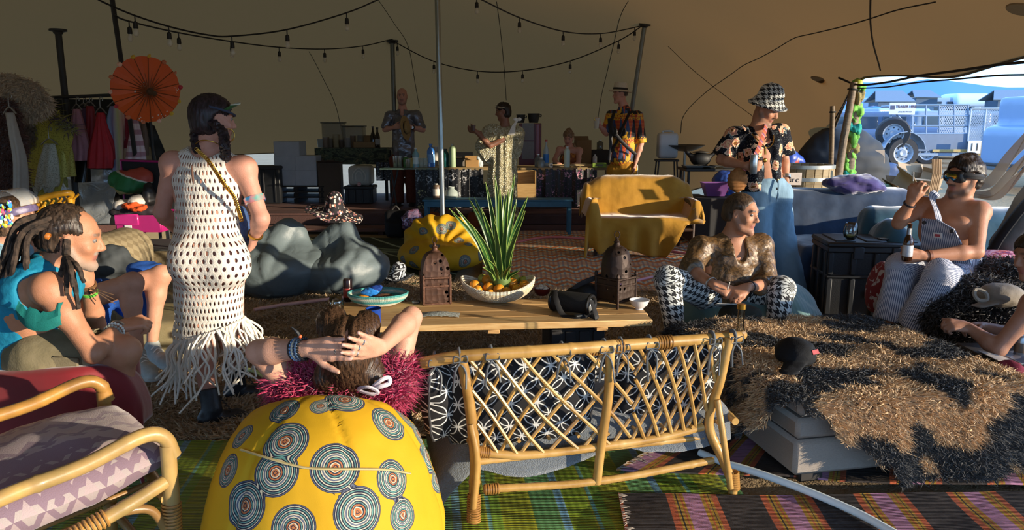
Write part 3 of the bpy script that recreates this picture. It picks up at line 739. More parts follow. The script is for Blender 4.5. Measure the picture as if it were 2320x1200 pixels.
# hoop tubes lying about on the floor
def hose(label,pts,r,col,rough=.35):
 q=spline(pts,10);q[:,2]=q[:,2]+ground_h(q[:,0],q[:,1]);m=MB();m.tube(q,r,10);
 return tag(m.build('hose_pipe',plain(col,rough,.04),None,q[0]),label,'hose','hose pipes on the floor')
hose('pink tube on the shag rug between the white dress and the plank table',[atz(575,700,.05),atz(640,690,.05),atz(720,681,.05),atz(800,673,.05),atz(900,665,.05)],.016,'#d6a8a0')
hose('white tube curling in front of the fur ottoman across the striped rugs',[atz(1585,1025,.07),atz(1640,1046,.07),atz(1720,1068,.075),atz(1830,1105,.08),atz(1950,1155,.08),atz(2060,1215,.08)],.017,'#dde6e4')
hose('pink tube looping over the orange reed mat under the gold sofa',[atz(1100,560,.05),atz(1165,548,.05),atz(1230,537,.05),atz(1310,540,.05),atz(1420,556,.05),atz(1500,568,.05),atz(1600,580,.05)],.016,'#e58a90')
hose('pink tube behind the black lantern at the end of the plank table',[atz(1395,646,.05),atz(1440,636,.05),atz(1500,624,.05),atz(1560,612,.05),atz(1640,598,.05)],.016,'#e0a3b4')
hose('short green tube lying on the shag rug beside the raised boot',[atz(545,833,.05),atz(575,838,.05),atz(600,852,.05),atz(650,890,.05)],.013,'#a9b877')
# ---------------------------------------------------------------- seats: bean bags, rattan, sofas
def medallion_mat(base='#c79a1c'):
 t=NT('medallion_cotton');d=t.attr('medal');n=t.noise(8,4);b=t.mix(t.mul(n,.35),srgb(base),srgb('#a87c12'))
 w,k,g,o_,tl=srgb('#c9bfa4'),srgb('#232637'),srgb('#5c6274'),srgb('#b06a3c'),srgb('#5f8f86')
 f=t.mul(d,1/.1)
 rings=t.ramp(f,[(0,o_),(.07,k),(.11,o_),(.17,w),(.21,k),(.25,o_),(.30,k),(.34,tl),(.38,k),(.42,w),(.46,g),(.52,w),(.56,k),(.60,tl),(.645,k),(.69,w),(.73,k),(.78,tl),(.82,k),(.86,w),(.89,k),(.93,g),(.96,k)],'CONSTANT')
 rope=t.gt(t.math('SINE',t.mul(t.noise(1,0,t.co('Object',160)),40)),.0)
 rings=t.mix(t.mul(rope,.25),rings,k)
 return t.bsdf(t.mix(t.lt(f,.985),b,rings),.7,0,t.bump(t.add(n,t.mul(t.noise(400,1),.1)),.25,.01),spec=.2)
M_MEDAL=medallion_mat()
def medal_attr(pix):
 """distance to the nearest printed medallion; pix: (photo x, y, radius), met with the bag's own surface"""
 Rr=np.array([c[2] for c in pix])
 def f(V):
  Cn=[]
  for px,py,_ in pix:
   d=nrm(_ray(px,py));q=V-A(0,0,CAMZ);t=q@d;e=np.linalg.norm(q-t[:,None]*d,axis=1);k=np.argsort(e)[:24];Cn.append(V[k[np.argmin(t[k]+3*e[k])]])
  Cn=np.array(Cn)
  d=np.linalg.norm(V[:,None]-Cn[None],axis=2)*(.1/Rr)[None]
  return{'medal':('FLOAT',d.min(1))}
 return f
def on_ell(px,py,c,r,R=None):
 """where the view ray through a photo point meets an ellipsoid"""
 d=_ray(px,py);o=A(0,0,CAMZ)-c
 if R is not None:d=R.T@d;o=R.T@o
 d1,o1=d/r,o/r;a=d1@d1;b=2*d1@o1;cc=o1@o1-1;q=b*b-4*a*cc
 if q<0:t=-b/(2*a)
 else:t=(-b-math.sqrt(q))/(2*a)
 p=o+d*t;return(R@p if R is not None else p)+c
# big yellow bean bag in front
bc=A(-.63,2.34,.36);br=A(.365,.38,.385)
o=T('beanbag','large yellow beanbag with round medallions under the reclining woman','beanbag',(bc[0],bc[1],0),'yellow medallion beanbags')
B=Blob(.08);B.ell(bc,br,k=.05);B.ell(bc-A(0,0,.15),br*A(1.04,1.06,.55),k=.15);B.ell(bc+A(0,.26,.36),A(.25,.22,.13),k=.12,sub=True)
M1=[(880,958,.075),(650,1003,.082),(625,1070,.08),(755,1058,.085),(890,1080,.07),(552,1150,.085),(812,1158,.085),(665,1200,.075),(972,1030,.07),(925,935,.06),(780,905,.075),(548,985,.05),(995,950,.06),(640,922,.06),(915,1165,.06),(512,1062,.06),(1000,1085,.05),(730,920,.04)]
def bag_disp(V):
 q=V-bc;a=np.arctan2(q[:,0],q[:,1]);top=np.clip(q[:,2]/.3,0,1)
 seam=-.010*np.exp(-(np.abs(((a*6/(2*PI))%1)-.5)/.035)**2)
 return.008*wob(V,7,4)+.004*wob(V,22,5)+seam
B.build('cover',M_MEDAL,o,vox=.013,disp=bag_disp,attrs=medal_attr([(q[0],q[1],q[2]*.88) for q in M1]))
m=MB();pts=[on_ell(px,py,bc,br*1.035) for px,py in((545,1018),(600,1035),(650,1050),(700,1060),(760,1062),(830,1062),(880,1064),(930,1072))]
m.tube(spline(pts,5),.0055,6,flat=.5);m.build('zip_flap',plain('#b4a473',.7),o)
# yellow bean bag farther back, in the shape of a seat
def bag2():
 c=at(1003,556,8.25);c[2]=.30;o=T('beanbag','smaller yellow beanbag with round medallions behind the metal lantern','beanbag',(c[0],c[1],0),'yellow medallion beanbags')
 B=Blob(.1);B.ell(c-A(0,.05,.12),A(.50,.48,.19),k=.05);B.ell(c+A(-.04,.20,.02),A(.42,.26,.26),k=.1);B.ell(c+A(.06,-.20,.16),A(.26,.24,.15),k=.10,sub=True)
 def dd(V):
  q=V-c;a=np.arctan2(q[:,0],q[:,2]+.1);top=np.clip((q[:,2]+.02)/.1,0,1);return.016*wob(V,8,9)+.014*np.sin(a*15+2.5*wob(V,4,1))*top
 cs=[(938,567,.06),(1053,592,.075),(1000,520,.065),(1020,510,.06),(935,604,.06),(985,555,.06),(1090,580,.06),(1060,550,.05),(960,525,.05),(1075,530,.05),(910,590,.05),(1040,545,.06)]
 B.build('cover',M_MEDAL,o,vox=.02,disp=dd,attrs=medal_attr(cs))
bag2()
# grey bean bags
def grey_bags():
 gm=NT('grey_coated_canvas');n=gm.noise(5,4);gm=gm.bsdf(gm.mix(n,srgb('#5b676c'),srgb('#6c797c')),.48,0,gm.bump(gm.noise(7,4,dist=1.),.25,.03),spec=.45)
 def bag(c,label,sx,sy,h,peak,seed,dent):
  o=T('beanbag',label,'beanbag',(c[0],c[1],0),'grey beanbags');B=Blob(.1);c=np.asarray(c)
  B.ell(c+A(0,0,h*.36),A(sx,sy,h*.40),k=.05);B.cap(c+A(-peak,.12,h*.45),c+A(peak*.4,.2,h*.78),.22,.14,k=.15);B.ell(c+dent,A(.34,.3,.16),k=.12,sub=True)
  def dd(V):
   q=V-c;a=np.arctan2(q[:,0],q[:,2]-.1);up=np.clip((q[:,2]-.2)/.2,0,1);return.02*wob(V,6,seed)+.020*np.abs(np.sin(a*6+2.2*wob(V,3.5,seed+1)))*up-.008*np.exp(-((q[:,0]-.05+q[:,2]*.25)/.012)**2)
  B.build('cover',gm,o,vox=.02,disp=dd);return o
 a=at(628,560,6.95);a[2]=0;bag(a,'grey beanbag with a pinched crest beside the woman in the white dress',.46,.46,.70,.16,3,A(.3,-.2,.55))
 b=at(762,560,7.1);b[2]=0;bag(b,'grey beanbag with the flowered hat lying on it',.50,.46,.66,.05,7,A(-.2,-.28,.5))
grey_bags()
def teal_bag():
 tm=NT('teal_corduroy');n=tm.noise(5,4);tm=tm.bsdf(tm.mix(n,srgb('#4d6f72'),srgb('#64898a')),.75,0,tm.bump(tm.add(n,tm.mul(tm.math('SINE',tm.mul(tm.sep(tm.co())[0],220)),.1)),.3,.02),sheen=.4)
 c=at(1690,700,5.15);c[2]=.24;o=T('beanbag','sagging teal beanbag under the man in houndstooth trousers','beanbag',(c[0],c[1],0))
 B=Blob(.1);B.ell(c,A(.52,.50,.24));B.ell(c+A(.12,.15,.10),A(.38,.32,.20),k=.1);B.ell(c+A(-.1,0,.25),A(.26,.3,.1),k=.1,sub=True)
 B.build('cover',tm,o,vox=.018,disp=lambda V:.014*wob(V,8,12)+.008*np.sin(V[:,0]*30+2*wob(V,4,3)))
teal_bag()
# ---- rattan
def cane_mat(c1='#b48c4c',c2='#caa566',c3='#8a652f'):
 t=NT('rattan_cane');n=t.noise(9,5,t.co('Object',(1,1,.6)));m=t.noise(60,3)
 c=t.ramp(n,[(.25,srgb(c3)),(.5,srgb(c1)),(.75,srgb(c2))]);return t.bsdf(t.mix(t.mul(m,.22),c,srgb('#6b4520')),.38,0,t.bump(m,.12,.004),spec=.4,coat=.12)
CANE=cane_mat();CANE_D=cane_mat('#9b7646','#b8925c','#6e4f2b');WRAP=cane_mat('#a97a3e','#bf9150','#7b5427')
def cane(par,name,pts,r,mat=None,knots=True,seed=1,sp=True,n=10):
 """a bent cane with swollen joints"""
 P=spline(pts,8) if sp and len(pts)>2 else np.array([np.asarray(pts[0])+(np.asarray(pts[-1])-np.asarray(pts[0]))*t for t in np.linspace(0,1,14)]);d=np.r_[0,np.cumsum(np.linalg.norm(np.diff(P,axis=0),axis=1))]
 q=np.linspace(0,d[-1],max(8,int(d[-1]/.012)));P=np.stack([np.interp(q,d,P[:,i]) for i in range(3)],1);R=np.full(len(P),r)
 if knots:
  rr=random.Random(seed);s=rr.uniform(.06,.16)
  while s<d[-1]:R+=r*.13*np.exp(-((q-s)/.006)**2);s+=rr.uniform(.17,.26)
 m=MB();m.tube(P,R,n);return m.build(name,mat or CANE,par)
def wraps(par,pts,r,turns,mat=None,name='wrapping'):
 """a cane strip wound round a joint"""
 P=spline(pts,8) if len(pts)>2 else np.array([np.asarray(pts[0])+(np.asarray(pts[1])-np.asarray(pts[0]))*t for t in np.linspace(0,1,12)]);m=MB()
 for t in np.linspace(0,1,turns):
  i=t*(len(P)-1.001);j=int(i);c=P[j]*(1-i%1)+P[j+1]*(i%1);m.tube(ring(c,P[j+1]-P[j],r,12),.0042,5,closed=True)
 return m.build(name,mat or WRAP,par)
def bench():
 o=T('rattan_bench','two-seat rattan bench with lattice back seen from behind','bench',(.45,3.1,0))
 L0,R0=atz(1071,1192,.0),atz(1656,1133,.0)
 yL,yR=2.72,2.97
 lt,ct,rt=at(1047,822,yL),at(1386,790,(yL+yR)/2+.0),at(1652,772,yR)
 rail=[at(957,822,yL+.03),at(1047,806,yL),at(1200,796,yL+.02),at(1386,783,(yL+yR)/2),at(1540,772,yR-.02),at(1676,762,yR+.06)]
 cane(o,'top_rail',rail,.0235,seed=2)
 lm,rm=at(1080,1000,yL+.03),at(1606,958,yR+.03)
 cane(o,'leg',[lt+A(0,0,.01),at(1062,900,yL+.01),at(1076,1030,yL+.02),at(1074,1110,yL+.02),L0],.0215,seed=3)
 cane(o,'leg',[rt+A(0,0,.01),at(1632,860,yR),at(1606,960,yR+.03),at(1640,1045,yR+.02),at(1660,1100,yR),R0],.020,seed=4)
 cane(o,'post',[at(1383,790,(yL+yR)/2-.01),at(1378,900,(yL+yR)/2),at(1362,1010,(yL+yR)/2),at(1352,1094,(yL+yR)/2)],.019,seed=5)
 lower=[at(1084,1024,yL+.02),at(1200,1030,yL+.05),at(1385,1008,(yL+yR)/2+.03),at(1500,990,yR-.03),at(1592,966,yR+.02)]
 cane(o,'lower_rail',lower,.017,seed=6);cane(o,'stretcher',[at(1096,1108,yL+.02),at(1352,1090,(yL+yR)/2),at(1615,1042,yR+.01)],.016,seed=7)
 cane(o,'back_brace',[at(1625,905,yR-.01),at(1640,1000,yR-.04),at(1655,1105,yR-.02)],.014,seed=8);cane(o,'back_brace',[at(1066,960,yL),at(1080,1040,yL-.01),at(1072,1150,yL-.01)],.014,seed=9)
# front of the seat, arms and front legs
 fy=.58;e=nrm(R0-L0);nb=A(-e[1],e[0],0);f0,f1=L0+nb*fy-e*.05,R0+nb*fy+e*.05
 for k,(bp,tp,fp) in enumerate(((rail[0],lt,f0),(rail[-1],rt,f1))):
  s=-1 if k==0 else 1
  cane(o,'arm',[bp,bp+nb*.12+e*s*.07-A(0,0,.03),bp+nb*.40+e*s*.09-A(0,0,.12),fp+A(0,0,.47),fp+A(0,0,.28),fp],.019,seed=11+k)
 sz=.36;cane(o,'seat_rail',[f0+A(0,0,sz),f1+A(0,0,sz)],.018,seed=13);cane(o,'seat_rail',[at(1084,1045,yL+.04),at(1592,990,yR+.05)],.014,seed=14)
 for s,p in enumerate((f0,f1)):cane(o,'seat_rail',[p+A(0,0,sz),(L0,R0)[s]+A(0,0,sz)],.016,seed=15+s)
 for k,t in enumerate(np.linspace(.06,.94,9)):m=MB();a=L0+(R0-L0)*t+A(0,0,sz-.01);m.tube([a,a+nb*fy],.008,6);m.build('seat_slat',CANE,o)
# lattice: thin canes crossing both ways, each its own piece
 top=spline(rail[1:5]+[rt],10);bot=spline(lower,10)
 top=np.vstack([[lt],top[3:]]) if False else top
 def tp(t):i=np.clip(t,0,1)*(len(top)-1.001);return top[int(i)]*(1-i%1)+top[int(i)+1]*(i%1)
 def bt(t):i=np.clip(t,0,1)*(len(bot)-1.001);return bot[int(i)]*(1-i%1)+bot[int(i)+1]*(i%1)
 def S(t,h):return bt(t)*(1-h)+tp(t)*h
 for half,(t0,t1) in enumerate(((.015,.575),(.585,.985))):
  w=t1-t0;nn=7;step=w/(5.7 if half==0 else 5.3);run=step*2.9
  for sgn in(1,-1):
   k=-5
   while k<nn+5:
    s=t0+k*step;a,b=s,s+run*(1 if sgn>0 else 1);ha,hb=(0,1) if sgn>0 else(1,0)
# clip to this half
    lo_,hi_=0.,1.
    if a<t0:lo_=(t0-a)/(b-a)
    if b>t1:hi_=(t1-a)/(b-a)
    if hi_-lo_>.08:
     pts=[]
     for q in np.linspace(lo_,hi_,6):
      p=S(a+(b-a)*q,ha+(hb-ha)*q);pts.append(p+nb*(.006 if sgn>0 else-.006))
     m=MB();m.tube(pts,.0078,6);m.build('lattice_cane',CANE,o)
    k+=1
 for pts,r,n in(([at(1335,790,2.83),at(1410,783,2.86)],.027,12),([at(1084,1022,yL+.02),at(1108,1024,yL+.03)],.0205,6),([at(1100,1108,yL+.02),at(1128,1106,yL+.03)],.0195,6),([at(1074,1120,yL+.02),at(1073,1180,yL)],.025,12),([at(1660,1070,yR),at(1662,1105,yR)],.0245,8),([at(1490,776,yR-.05),at(1520,774,yR-.04)],.027,6)):wraps(o,pts,r,n)
 return nb,e,L0,R0,rail,lt,rt
BN=bench()
def lilymat():
 """black cotton printed with white interlaced rings and small flowers"""
 t=NT('ring_print_cotton');co=t.attr('cloth','Vector');s=t.sep(co);sc=1/.105;ln=None
 for ox in(0,.5):
  for oy in(0,.5):
   if(ox,oy) in((0,.5),(.5,0)):continue
   x=t.math('SUBTRACT',t.fr(t.add(t.mul(s[0],sc),ox)),.5);y=t.math('SUBTRACT',t.fr(t.add(t.mul(s[1],sc),oy)),.5)
   for cx in(-.5,.5,0):
    for cy in(-.5,.5,0):
     if(cx==0)!=(cy==0):continue
     d=t.math('SQRT',t.add(t.math('POWER',t.math('SUBTRACT',x,cx),2.),t.math('POWER',t.math('SUBTRACT',y,cy),2.)))
     l=t.lt(t.math('ABSOLUTE',t.math('SUBTRACT',d,.47)),.022);ln=l if ln is None else t.math('MAXIMUM',ln,l)
 x=t.math('SUBTRACT',t.fr(t.mul(s[0],sc)),.5);y=t.math('SUBTRACT',t.fr(t.add(t.mul(s[1],sc),.5)),.5)
 r=t.math('SQRT',t.add(t.mul(x,x),t.mul(y,y)));an=t.math('ARCTAN2',y,x);fl=t.lt(r,t.mul(t.add(.6,t.math('COSINE',t.mul(an,6))),.085));ln=t.math('MAXIMUM',ln,fl)
 n=t.noise(12,4);return t.bsdf(t.mix(ln,t.mix(n,srgb('#17171c'),srgb('#2b2b2c')),srgb('#c8c9c6')),.8,0,t.bump(n,.3,.012),spec=.2)
M_RING=lilymat()
def cushion(name,label,G0,du,dv,w,h,th,mat,cat='cushion',group=None,puff=1.,seed=1,nrmv=None,parent=None,pname=None):
 """a stuffed cushion: two bulged faces meeting in a piped edge. G0 centre, du/dv unit axes"""
 du,dv=nrm(du),nrm(dv);nn=nrm(np.cross(du,dv));n=22;U=np.linspace(-1,1,n);V=[];uv=[]
 for s in(1,-1):
  for a in U:
   for b in U:
    bul=(max(0,1-abs(a)**2.6)*max(0,1-abs(b)**2.6))**.45;pin=1-.07*(abs(a)**3*abs(b)**3)-.03*(1-bul)
    V.append(G0+du*a*w/2*pin+dv*b*h/2*pin+nn*s*th/2*bul);uv.append((a*w/2,b*h/2+s*.4,0))
 V=np.array(V);V+=nn*(.010*wob(V,14,seed))[:,None]*puff;F=[]
 for s in(0,1):
  o=s*n*n
  for i in range(n-1):
   for j in range(n-1):
    q=[o+i*n+j,o+(i+1)*n+j,o+(i+1)*n+j+1,o+i*n+j+1];F.append(q if s==0 else q[::-1])
 rim=[i*n for i in range(n)]+[(n-1)*n+j for j in range(1,n)]+[i*n+n-1 for i in range(n-2,-1,-1)]+[j for j in range(n-2,0,-1)]
 at_={'cloth':('FLOAT_VECTOR',np.array(uv))};col_={'col':('FLOAT_COLOR',np.ones((len(V),3)))};at_.update(col_)
 if parent is not None:return make_mesh(pname or 'cushion',V,F,mat,parent,None,180,at_)
 o=T(name,label,cat,(G0[0],G0[1],V[:,2].min()),group);make_mesh('cover',V,F,mat,o,None,180,at_)
 pp=V[rim];m=MB();m.tube(pp,.005,5,closed=True);m.build('piping',plain('#3b3b3e',.8) if mat is M_RING else mat,o,attrs={'cloth':('FLOAT_VECTOR',np.zeros((len(pp)*5,3)))});return o
def bench_cushions():
 nb,e,L0,R0,rail,lt,rt=BN;up=nrm(A(0,0,1)*.95-nb*.2)
 def tie(par,c,seed):
  m=MB();r=random.Random(seed);m.tube(ring(c,e,.027,12),.006,6,closed=True,flat=1.7)
  for k in(-1,1):m.tube(spline([c+nb*-.025-A(0,0,.02),c-nb*.04+e*k*.02-A(0,0,.05),c-nb*.045+e*(k*.025+r.uniform(-.01,.01))-A(0,0,.10+r.uniform(0,.05))],5),.006,5,flat=.5)
  for k in(-1,1):m.tube(spline([c-nb*.03,c-nb*.04+e*k*.022+A(0,0,.012),c-nb*.04+e*k*.026-A(0,0,.012),c-nb*.03-A(0,0,.014)],5),.005,5,flat=.5)
  m.build('tie',plain('#5d6266',.8),par)
 a=cushion('bench_cushion','black cushion with white ring print behind the wider lattice of the bench',(at(1180,905,2.86)),e,up,.62,.40,.13,M_RING,group='ring print bench cushions',seed=2)
 b=cushion('bench_cushion','black cushion with white ring print behind the narrower lattice of the bench',(at(1515,862,3.05)),e,up,.50,.40,.13,M_RING,group='ring print bench cushions',seed=3)
 c=cushion('bench_cushion','black ring print cushion bulging round the outer end of the bench',at(1010,895,2.87),nrm(e*.5+nb*.85),up,.30,.34,.15,M_RING,group='ring print bench cushions',seed=4)
 d=cushion('bench_cushion','small black cushion with white dots peeking over the bench cushions',at(1300,822,2.99),e,up,.62,.18,.10,DOTS,seed=5)
 for par,px,py,Y in((a,1112,800,2.74),(a,1272,792,2.80),(c,985,815,2.76),(c,1040,806,2.73),(b,1368,785,2.85),(b,1405,781,2.87),(b,1470,776,2.92),(b,1612,766,2.99),(b,1660,763,3.0)):tie(par,at(px,py,Y),px)
t=NT('dot_print_cotton');s_=t.attr('cloth','Vector');d_=t.voro(1,t.n('Mapping').outputs[0],dims='2D') if False else t.voro(42,s_,rand=.55,dims='2D')
DOTS=t.bsdf(t.mix(t.lt(d_,.36),srgb('#151519'),srgb('#d4d5d2')),.8)
bench_cushions()
def fleece():
 nb,e,L0,R0,rail,lt,rt=BN;o=T('fleece_blanket','grey fleece blanket over the seat of the rattan bench','blanket',(.4,3.2,.3))
 n,m=40,26;G=np.zeros((n,m,3));ln=np.linalg.norm(R0-L0)
 for i,t in enumerate(np.linspace(-.13,1.0,n)):
  for j,v in enumerate(np.linspace(0,1,m)):
   b=L0+e*ln*t;zz=.42;hang=.05+.10*abs(math.sin(t*5+.4))*(.5+.5*math.cos(t*2))
   if v<.25:q=1-v/.25;G[i,j]=b+nb*(.03+.02*(1-q))+A(0,0,zz-.06-q*(hang+.03))
   else:q=(v-.25)/.75;G[i,j]=b+nb*(.05+q*.50)+A(0,0,zz-.04*math.exp(-q*6))
 for i in range(5):
  for j in range(m):G[i,j]+=-e*.0+A(0,0,-.10*(5-i)/5*2.2)
 G+=(.012*wob(G.reshape(-1,3),16,5)).reshape(n,m,1)*A(.3,1,.6)
 f=MB();f.sheet(G,.012);ob=f.build('blanket',plain('#676d72',.95,.2,40,.8,240,sheen=.5),o,smooth=180)
fleece()
# lavender rattan armchair
def lav_mat():
 t=NT('lavender_jacquard');s=t.attr('cloth','Vector');q=t.sep(s);tr=t.math('PINGPONG',t.mul(q[0],12),.5);st=t.fr(t.add(t.mul(q[1],8.5),t.mul(tr,.9)))
 blk=t.voro(5.5,s,dims='2D',rand=.75,out='Color',feature='F1');bl=t.sep(blk)
 sel=t.mul(t.gt(st,.42),t.gt(bl[0],.4));fine=t.gt(t.math('SINE',t.mul(q[1],150)),.0)
 c=t.mix(t.mul(sel,.8),srgb('#7a6573'),srgb('#b5a4a0'));c=t.mix(t.mul(t.mul(t.lt(st,.2),fine),.55),c,srgb('#c3bcae'));c=t.mix(t.mul(t.noise(5,3),.5),c,srgb('#8c6f74'))
 return t.bsdf(c,.75,0,t.bump(t.add(t.noise(300,2),t.mul(st,.3)),.25,.005),sheen=.2)
M_LAV=lav_mat()
def armchair():
 o=T('rattan_armchair','rattan armchair with lavender patterned cushions at the near corner','armchair',(-1.4,2.2,0));f=nrm(A(.72,.69,0));s=nrm(A(-.69,.72,0))
 tip=at(368,1004,2.18);P=lambda a,b,z:A(tip[0],tip[1],0)+f*a+s*b+A(0,0,z)
 tz=tip[2]
 def side(b,mat,k):
  cane(o,'arm',[P(-.70,b,.50),P(-.58,b,.555),P(-.42,b,.60),P(-.22,b,.625),P(-.06,b,tz+.04),P(.005,b,tz+.02),P(.03,b,tz-.05)],.0235,mat,seed=20+k)
  cane(o,'leg',[P(.015,b,tz-.01),P(.012,b,.40),P(.0,b,.2),P(-.01,b,0)],.024,mat,seed=22+k)
  cane(o,'side_rail',[P(.0,b,.50),P(-.12,b-.0,.46),P(-.35,b,.40),P(-.52,b,.385),P(-.64,b,.40)],.0225,mat,seed=24+k)
  cane(o,'leg',[P(-.70,b,.50),P(-.72,b,.3),P(-.80,b,0)],.024,CANE_D,seed=26+k)
  wraps(o,[P(-.18,b,.445),P(-.33,b,.405),P(-.46,b,.39)],.0265,26);wraps(o,[P(.01,b,.42),P(.005,b,.33)],.0275,9);wraps(o,[P(-.62,b,.53),P(-.66,b,.50)],.028,6,CANE_D)
  cane(o,'apron',[P(.0,b,.30),P(-.05,b,.42),P(-.14,b,.45)],.014,CANE_D,False)
  cane(o,'stretcher',[P(-.01,b,.19),P(-.38,b,.17),P(-.75,b,.19)],.016,CANE_D,seed=28+k);wraps(o,[P(-.02,b,.19),P(-.10,b,.185)],.020,9)
 side(0,cane_mat('#a98a55','#c9a65f','#8b7748'),0);side(.66,cane_mat('#a67a3c','#c8923f','#7c5b33'),1)
 for a,z in((.0,.44),(-.62,.38)):cane(o,'seat_rail',[P(a,0,z),P(a+(.03 if a==0 else 0),.33,z-.01),P(a,.66,z)],.02,seed=31)
 cane(o,'stretcher',[P(-.01,0,.17),P(-.01,.66,.17)],.016,CANE_D)
# back frame: an arched hoop with uprights
 cane(o,'back_frame',[P(-.66,.0,.40),P(-.84,-.01,.75),P(-.92,.10,.98),P(-.95,.33,1.05),P(-.92,.56,.98),P(-.84,.67,.75),P(-.66,.66,.40)],.023,CANE_D,seed=33)
 for k,b in enumerate(np.linspace(.12,.54,5)):cane(o,'back_cane',[P(-.67,b,.40),P(-.82,b,.72),P(-.945,b,1.02)],.010,CANE_D,False)
 for k,b in enumerate(np.linspace(.08,.58,7)):cane(o,'seat_cane',[P(.0,b,.435),P(-.32,b,.40),P(-.62,b,.375)],.009,CANE_D,False)
 up=nrm(A(0,0,1)+f*-.18)
 cushion('','',P(-.28,.33,.515)+up*.0,nrm(f+A(0,0,.12)),s,.70,.62,.19,M_LAV,seed=8,parent=o,pname='seat_cushion')
 cushion('','',P(-.69,.33,.74),s,nrm(A(0,0,1)-f*.28),.60,.62,.16,M_LAV,seed=9,parent=o,pname='back_cushion')
armchair()
# ---------------------------------------------------------------- the people
J=at
def wrinkle(amp=.004,f=22,seed=1,f2=None):
 def d(V):return amp*wob(V*A(1,1,.55),f,seed)+amp*.45*wob(V,f*2.3,seed+1)
 return d
def cloth_mat(name,col,col2=None,rough=.75,bump=.3,bs=26,sheen=None,spec=.25,metal=0.):
 t=NT(name);n=t.noise(bs,4);c=srgb(col);c2=srgb(col2) if col2 else tuple(x*.72 for x in c)
 return t.bsdf(t.mix(n,c2,c),rough,metal,t.bump(t.noise(bs*7,3),bump,.004),sheen=sheen,spec=spec)
GOLD=plain('#b58a3a',.3,.1,metal=.9);SILVER=plain('#b0b0b0',.3,.1,metal=.9)
def woman_white():
 Y=3.95;base=atz(480,945,0);o=T('person','woman with dark braids in a white crochet dress with fringe, walking away','person',(base[0],base[1],0),'people standing')
 B=Blob(.02);sk=SK['pink'];hc=J(484,272,Y);f=nrm(A(.78,.62,-.10));u=nrm(A(.02,.05,1));nk=J(470,338,Y)
 head(B,hc,f,u,1.,sk,neck=nk,nr=.052);shL,shR=J(393,372,Y),J(552,382,Y);pel,ch=J(470,590,Y),J(470,425,Y);hips=(J(435,620,Y),J(512,620,Y));fw=nrm(A(.15,1,0))
 torso(B,pel,ch,nk,(shL,shR),hips,fw,1.02,sk,bust=1.)
 B.cap(J(470,500,Y),J(472,560,Y),.125,.165,k=.06,n=fw,f=.75);B.ell(J(440,590,Y-.09),.12,k=.05);B.ell(J(508,590,Y-.09),.12,k=.05)
 elL,elR=J(366,480,Y+.05),J(592,495,Y-.04);wrL,wrR=J(400,520,Y+.27),J(577,535,Y+.03)
 arm(B,shL,elL,wrL,1.08,sk);arm(B,shR,elR,wrR,1.08,sk);B.ell(elR+A(0,-.01,0),.042)
 hand(B,wrR,J(566,580,Y+.10)-wrR,(-1,.2,0),(.3,1,0),.95,(.35,.4,.45,.5));hand(B,wrL,A(.35,.9,0),(0,0,-1),(1,0,0),.95)
 anL,anR=J(472,905,Y-.05),J(532,842,Y+.32)
 leg(B,hips[0],J(460,770,Y+.05),anL,1.05,sk,back=(0,-1,0));leg(B,hips[1],J(528,745,Y+.12),anR,1.05,sk,back=(0,-1,0))
 B.build('body',M_SKIN,o,vox=.0085);eyes(o,hc,f,u)
# boots
 bm=cloth_mat('boot_leather','#26262a','#17171a',.45,.25,30,spec=.4)
 for an,d,top in((J(480,925,Y-.08),nrm(A(.75,.55,-.12)),J(473,880,Y-.05)),(J(536,868,Y+.30),nrm(A(.85,.35,-.05)),J(531,812,Y+.28))):
  b=Blob(.015);b.cap(top,an,.054,.050,fa=True);foot(b,an,d,1.12,(1,1,1),srgb('#4c4740'));q=b.build('boot',bm,o,vox=.008);r=nrm(np.cross(d,(0,0,1)));m=MB()
  for i in range(5):c=an+d*(.045+.012*i)+A(0,0,.055-.018*i);m.tube([c-r*.03,c+d*.012,c+r*.03],.0035,5)
  m.build('laces',plain('#1a1a1c',.7),q)
# dress: crochet shell with real gaps in the cloth
 t=NT('crochet_cotton');s=t.sep(t.attr('cloth','Vector'));uu=t.mul(s[0],1/.0265);vv=t.mul(s[1],1/.040);row=t.math('FLOOR',vv)
 ux=t.math('SUBTRACT',t.fr(t.add(uu,t.mul(t.math('MODULO',row,2.),.5))),.5);vx=t.math('SUBTRACT',t.fr(vv),.5)
 rr=t.math('SQRT',t.add(t.math('POWER',t.mul(ux,1/.20),2.),t.math('POWER',t.mul(vx,1/.29),2.)));solid=t.gt(rr,1.0)
 n=t.noise(160,2);dm=t.bsdf(t.mix(n,srgb('#c9c2b6'),srgb('#e6e0d6')),.85,0,t.bump(t.add(n,t.mul(t.math('MINIMUM',rr,1.6),.8)),.5,.006),alpha=solid,sheen=.2)
 D=Blob(.045);D.cap(J(470,500,Y),J(470,425,Y),.158,.168,n=fw,f=.78);D.cap(J(470,425,Y),J(470,372,Y),.160,.13,n=fw,f=.72)
 D.cap(J(470,500,Y),J(473,575,Y),.160,.195,n=fw,f=.82);D.ell(J(440,592,Y-.09),.137,k=.06);D.ell(J(508,592,Y-.09),.137,k=.06)
 D.cap(J(473,590,Y),J(475,770,Y+.02),.190,.178,n=fw,f=.82);D.cap(J(475,760,Y+.02),J(470,800,Y+.02),.172,.165,n=fw,f=.85)
 for sh,q in((shL,1),(shR,-1)):D.cap(J(470,400,Y)+(sh-J(470,372,Y))*.62,sh+(J(470,352,Y)-sh)*.38,.066,.052,k=.04)
 D.ell(J(470,332,Y),A(.085,.12,.062),k=.02,sub=True)
 for sh,el in((shL,elL),(shR,elR)):D.cap(sh+(sh-J(470,378,Y))*.18+A(0,0,.03),el+(sh-J(470,378,Y))*.02,.068,.06,k=.02,sub=True)
 hemn=nrm(A(.30,0,-.95));ax0=J(472,500,Y)
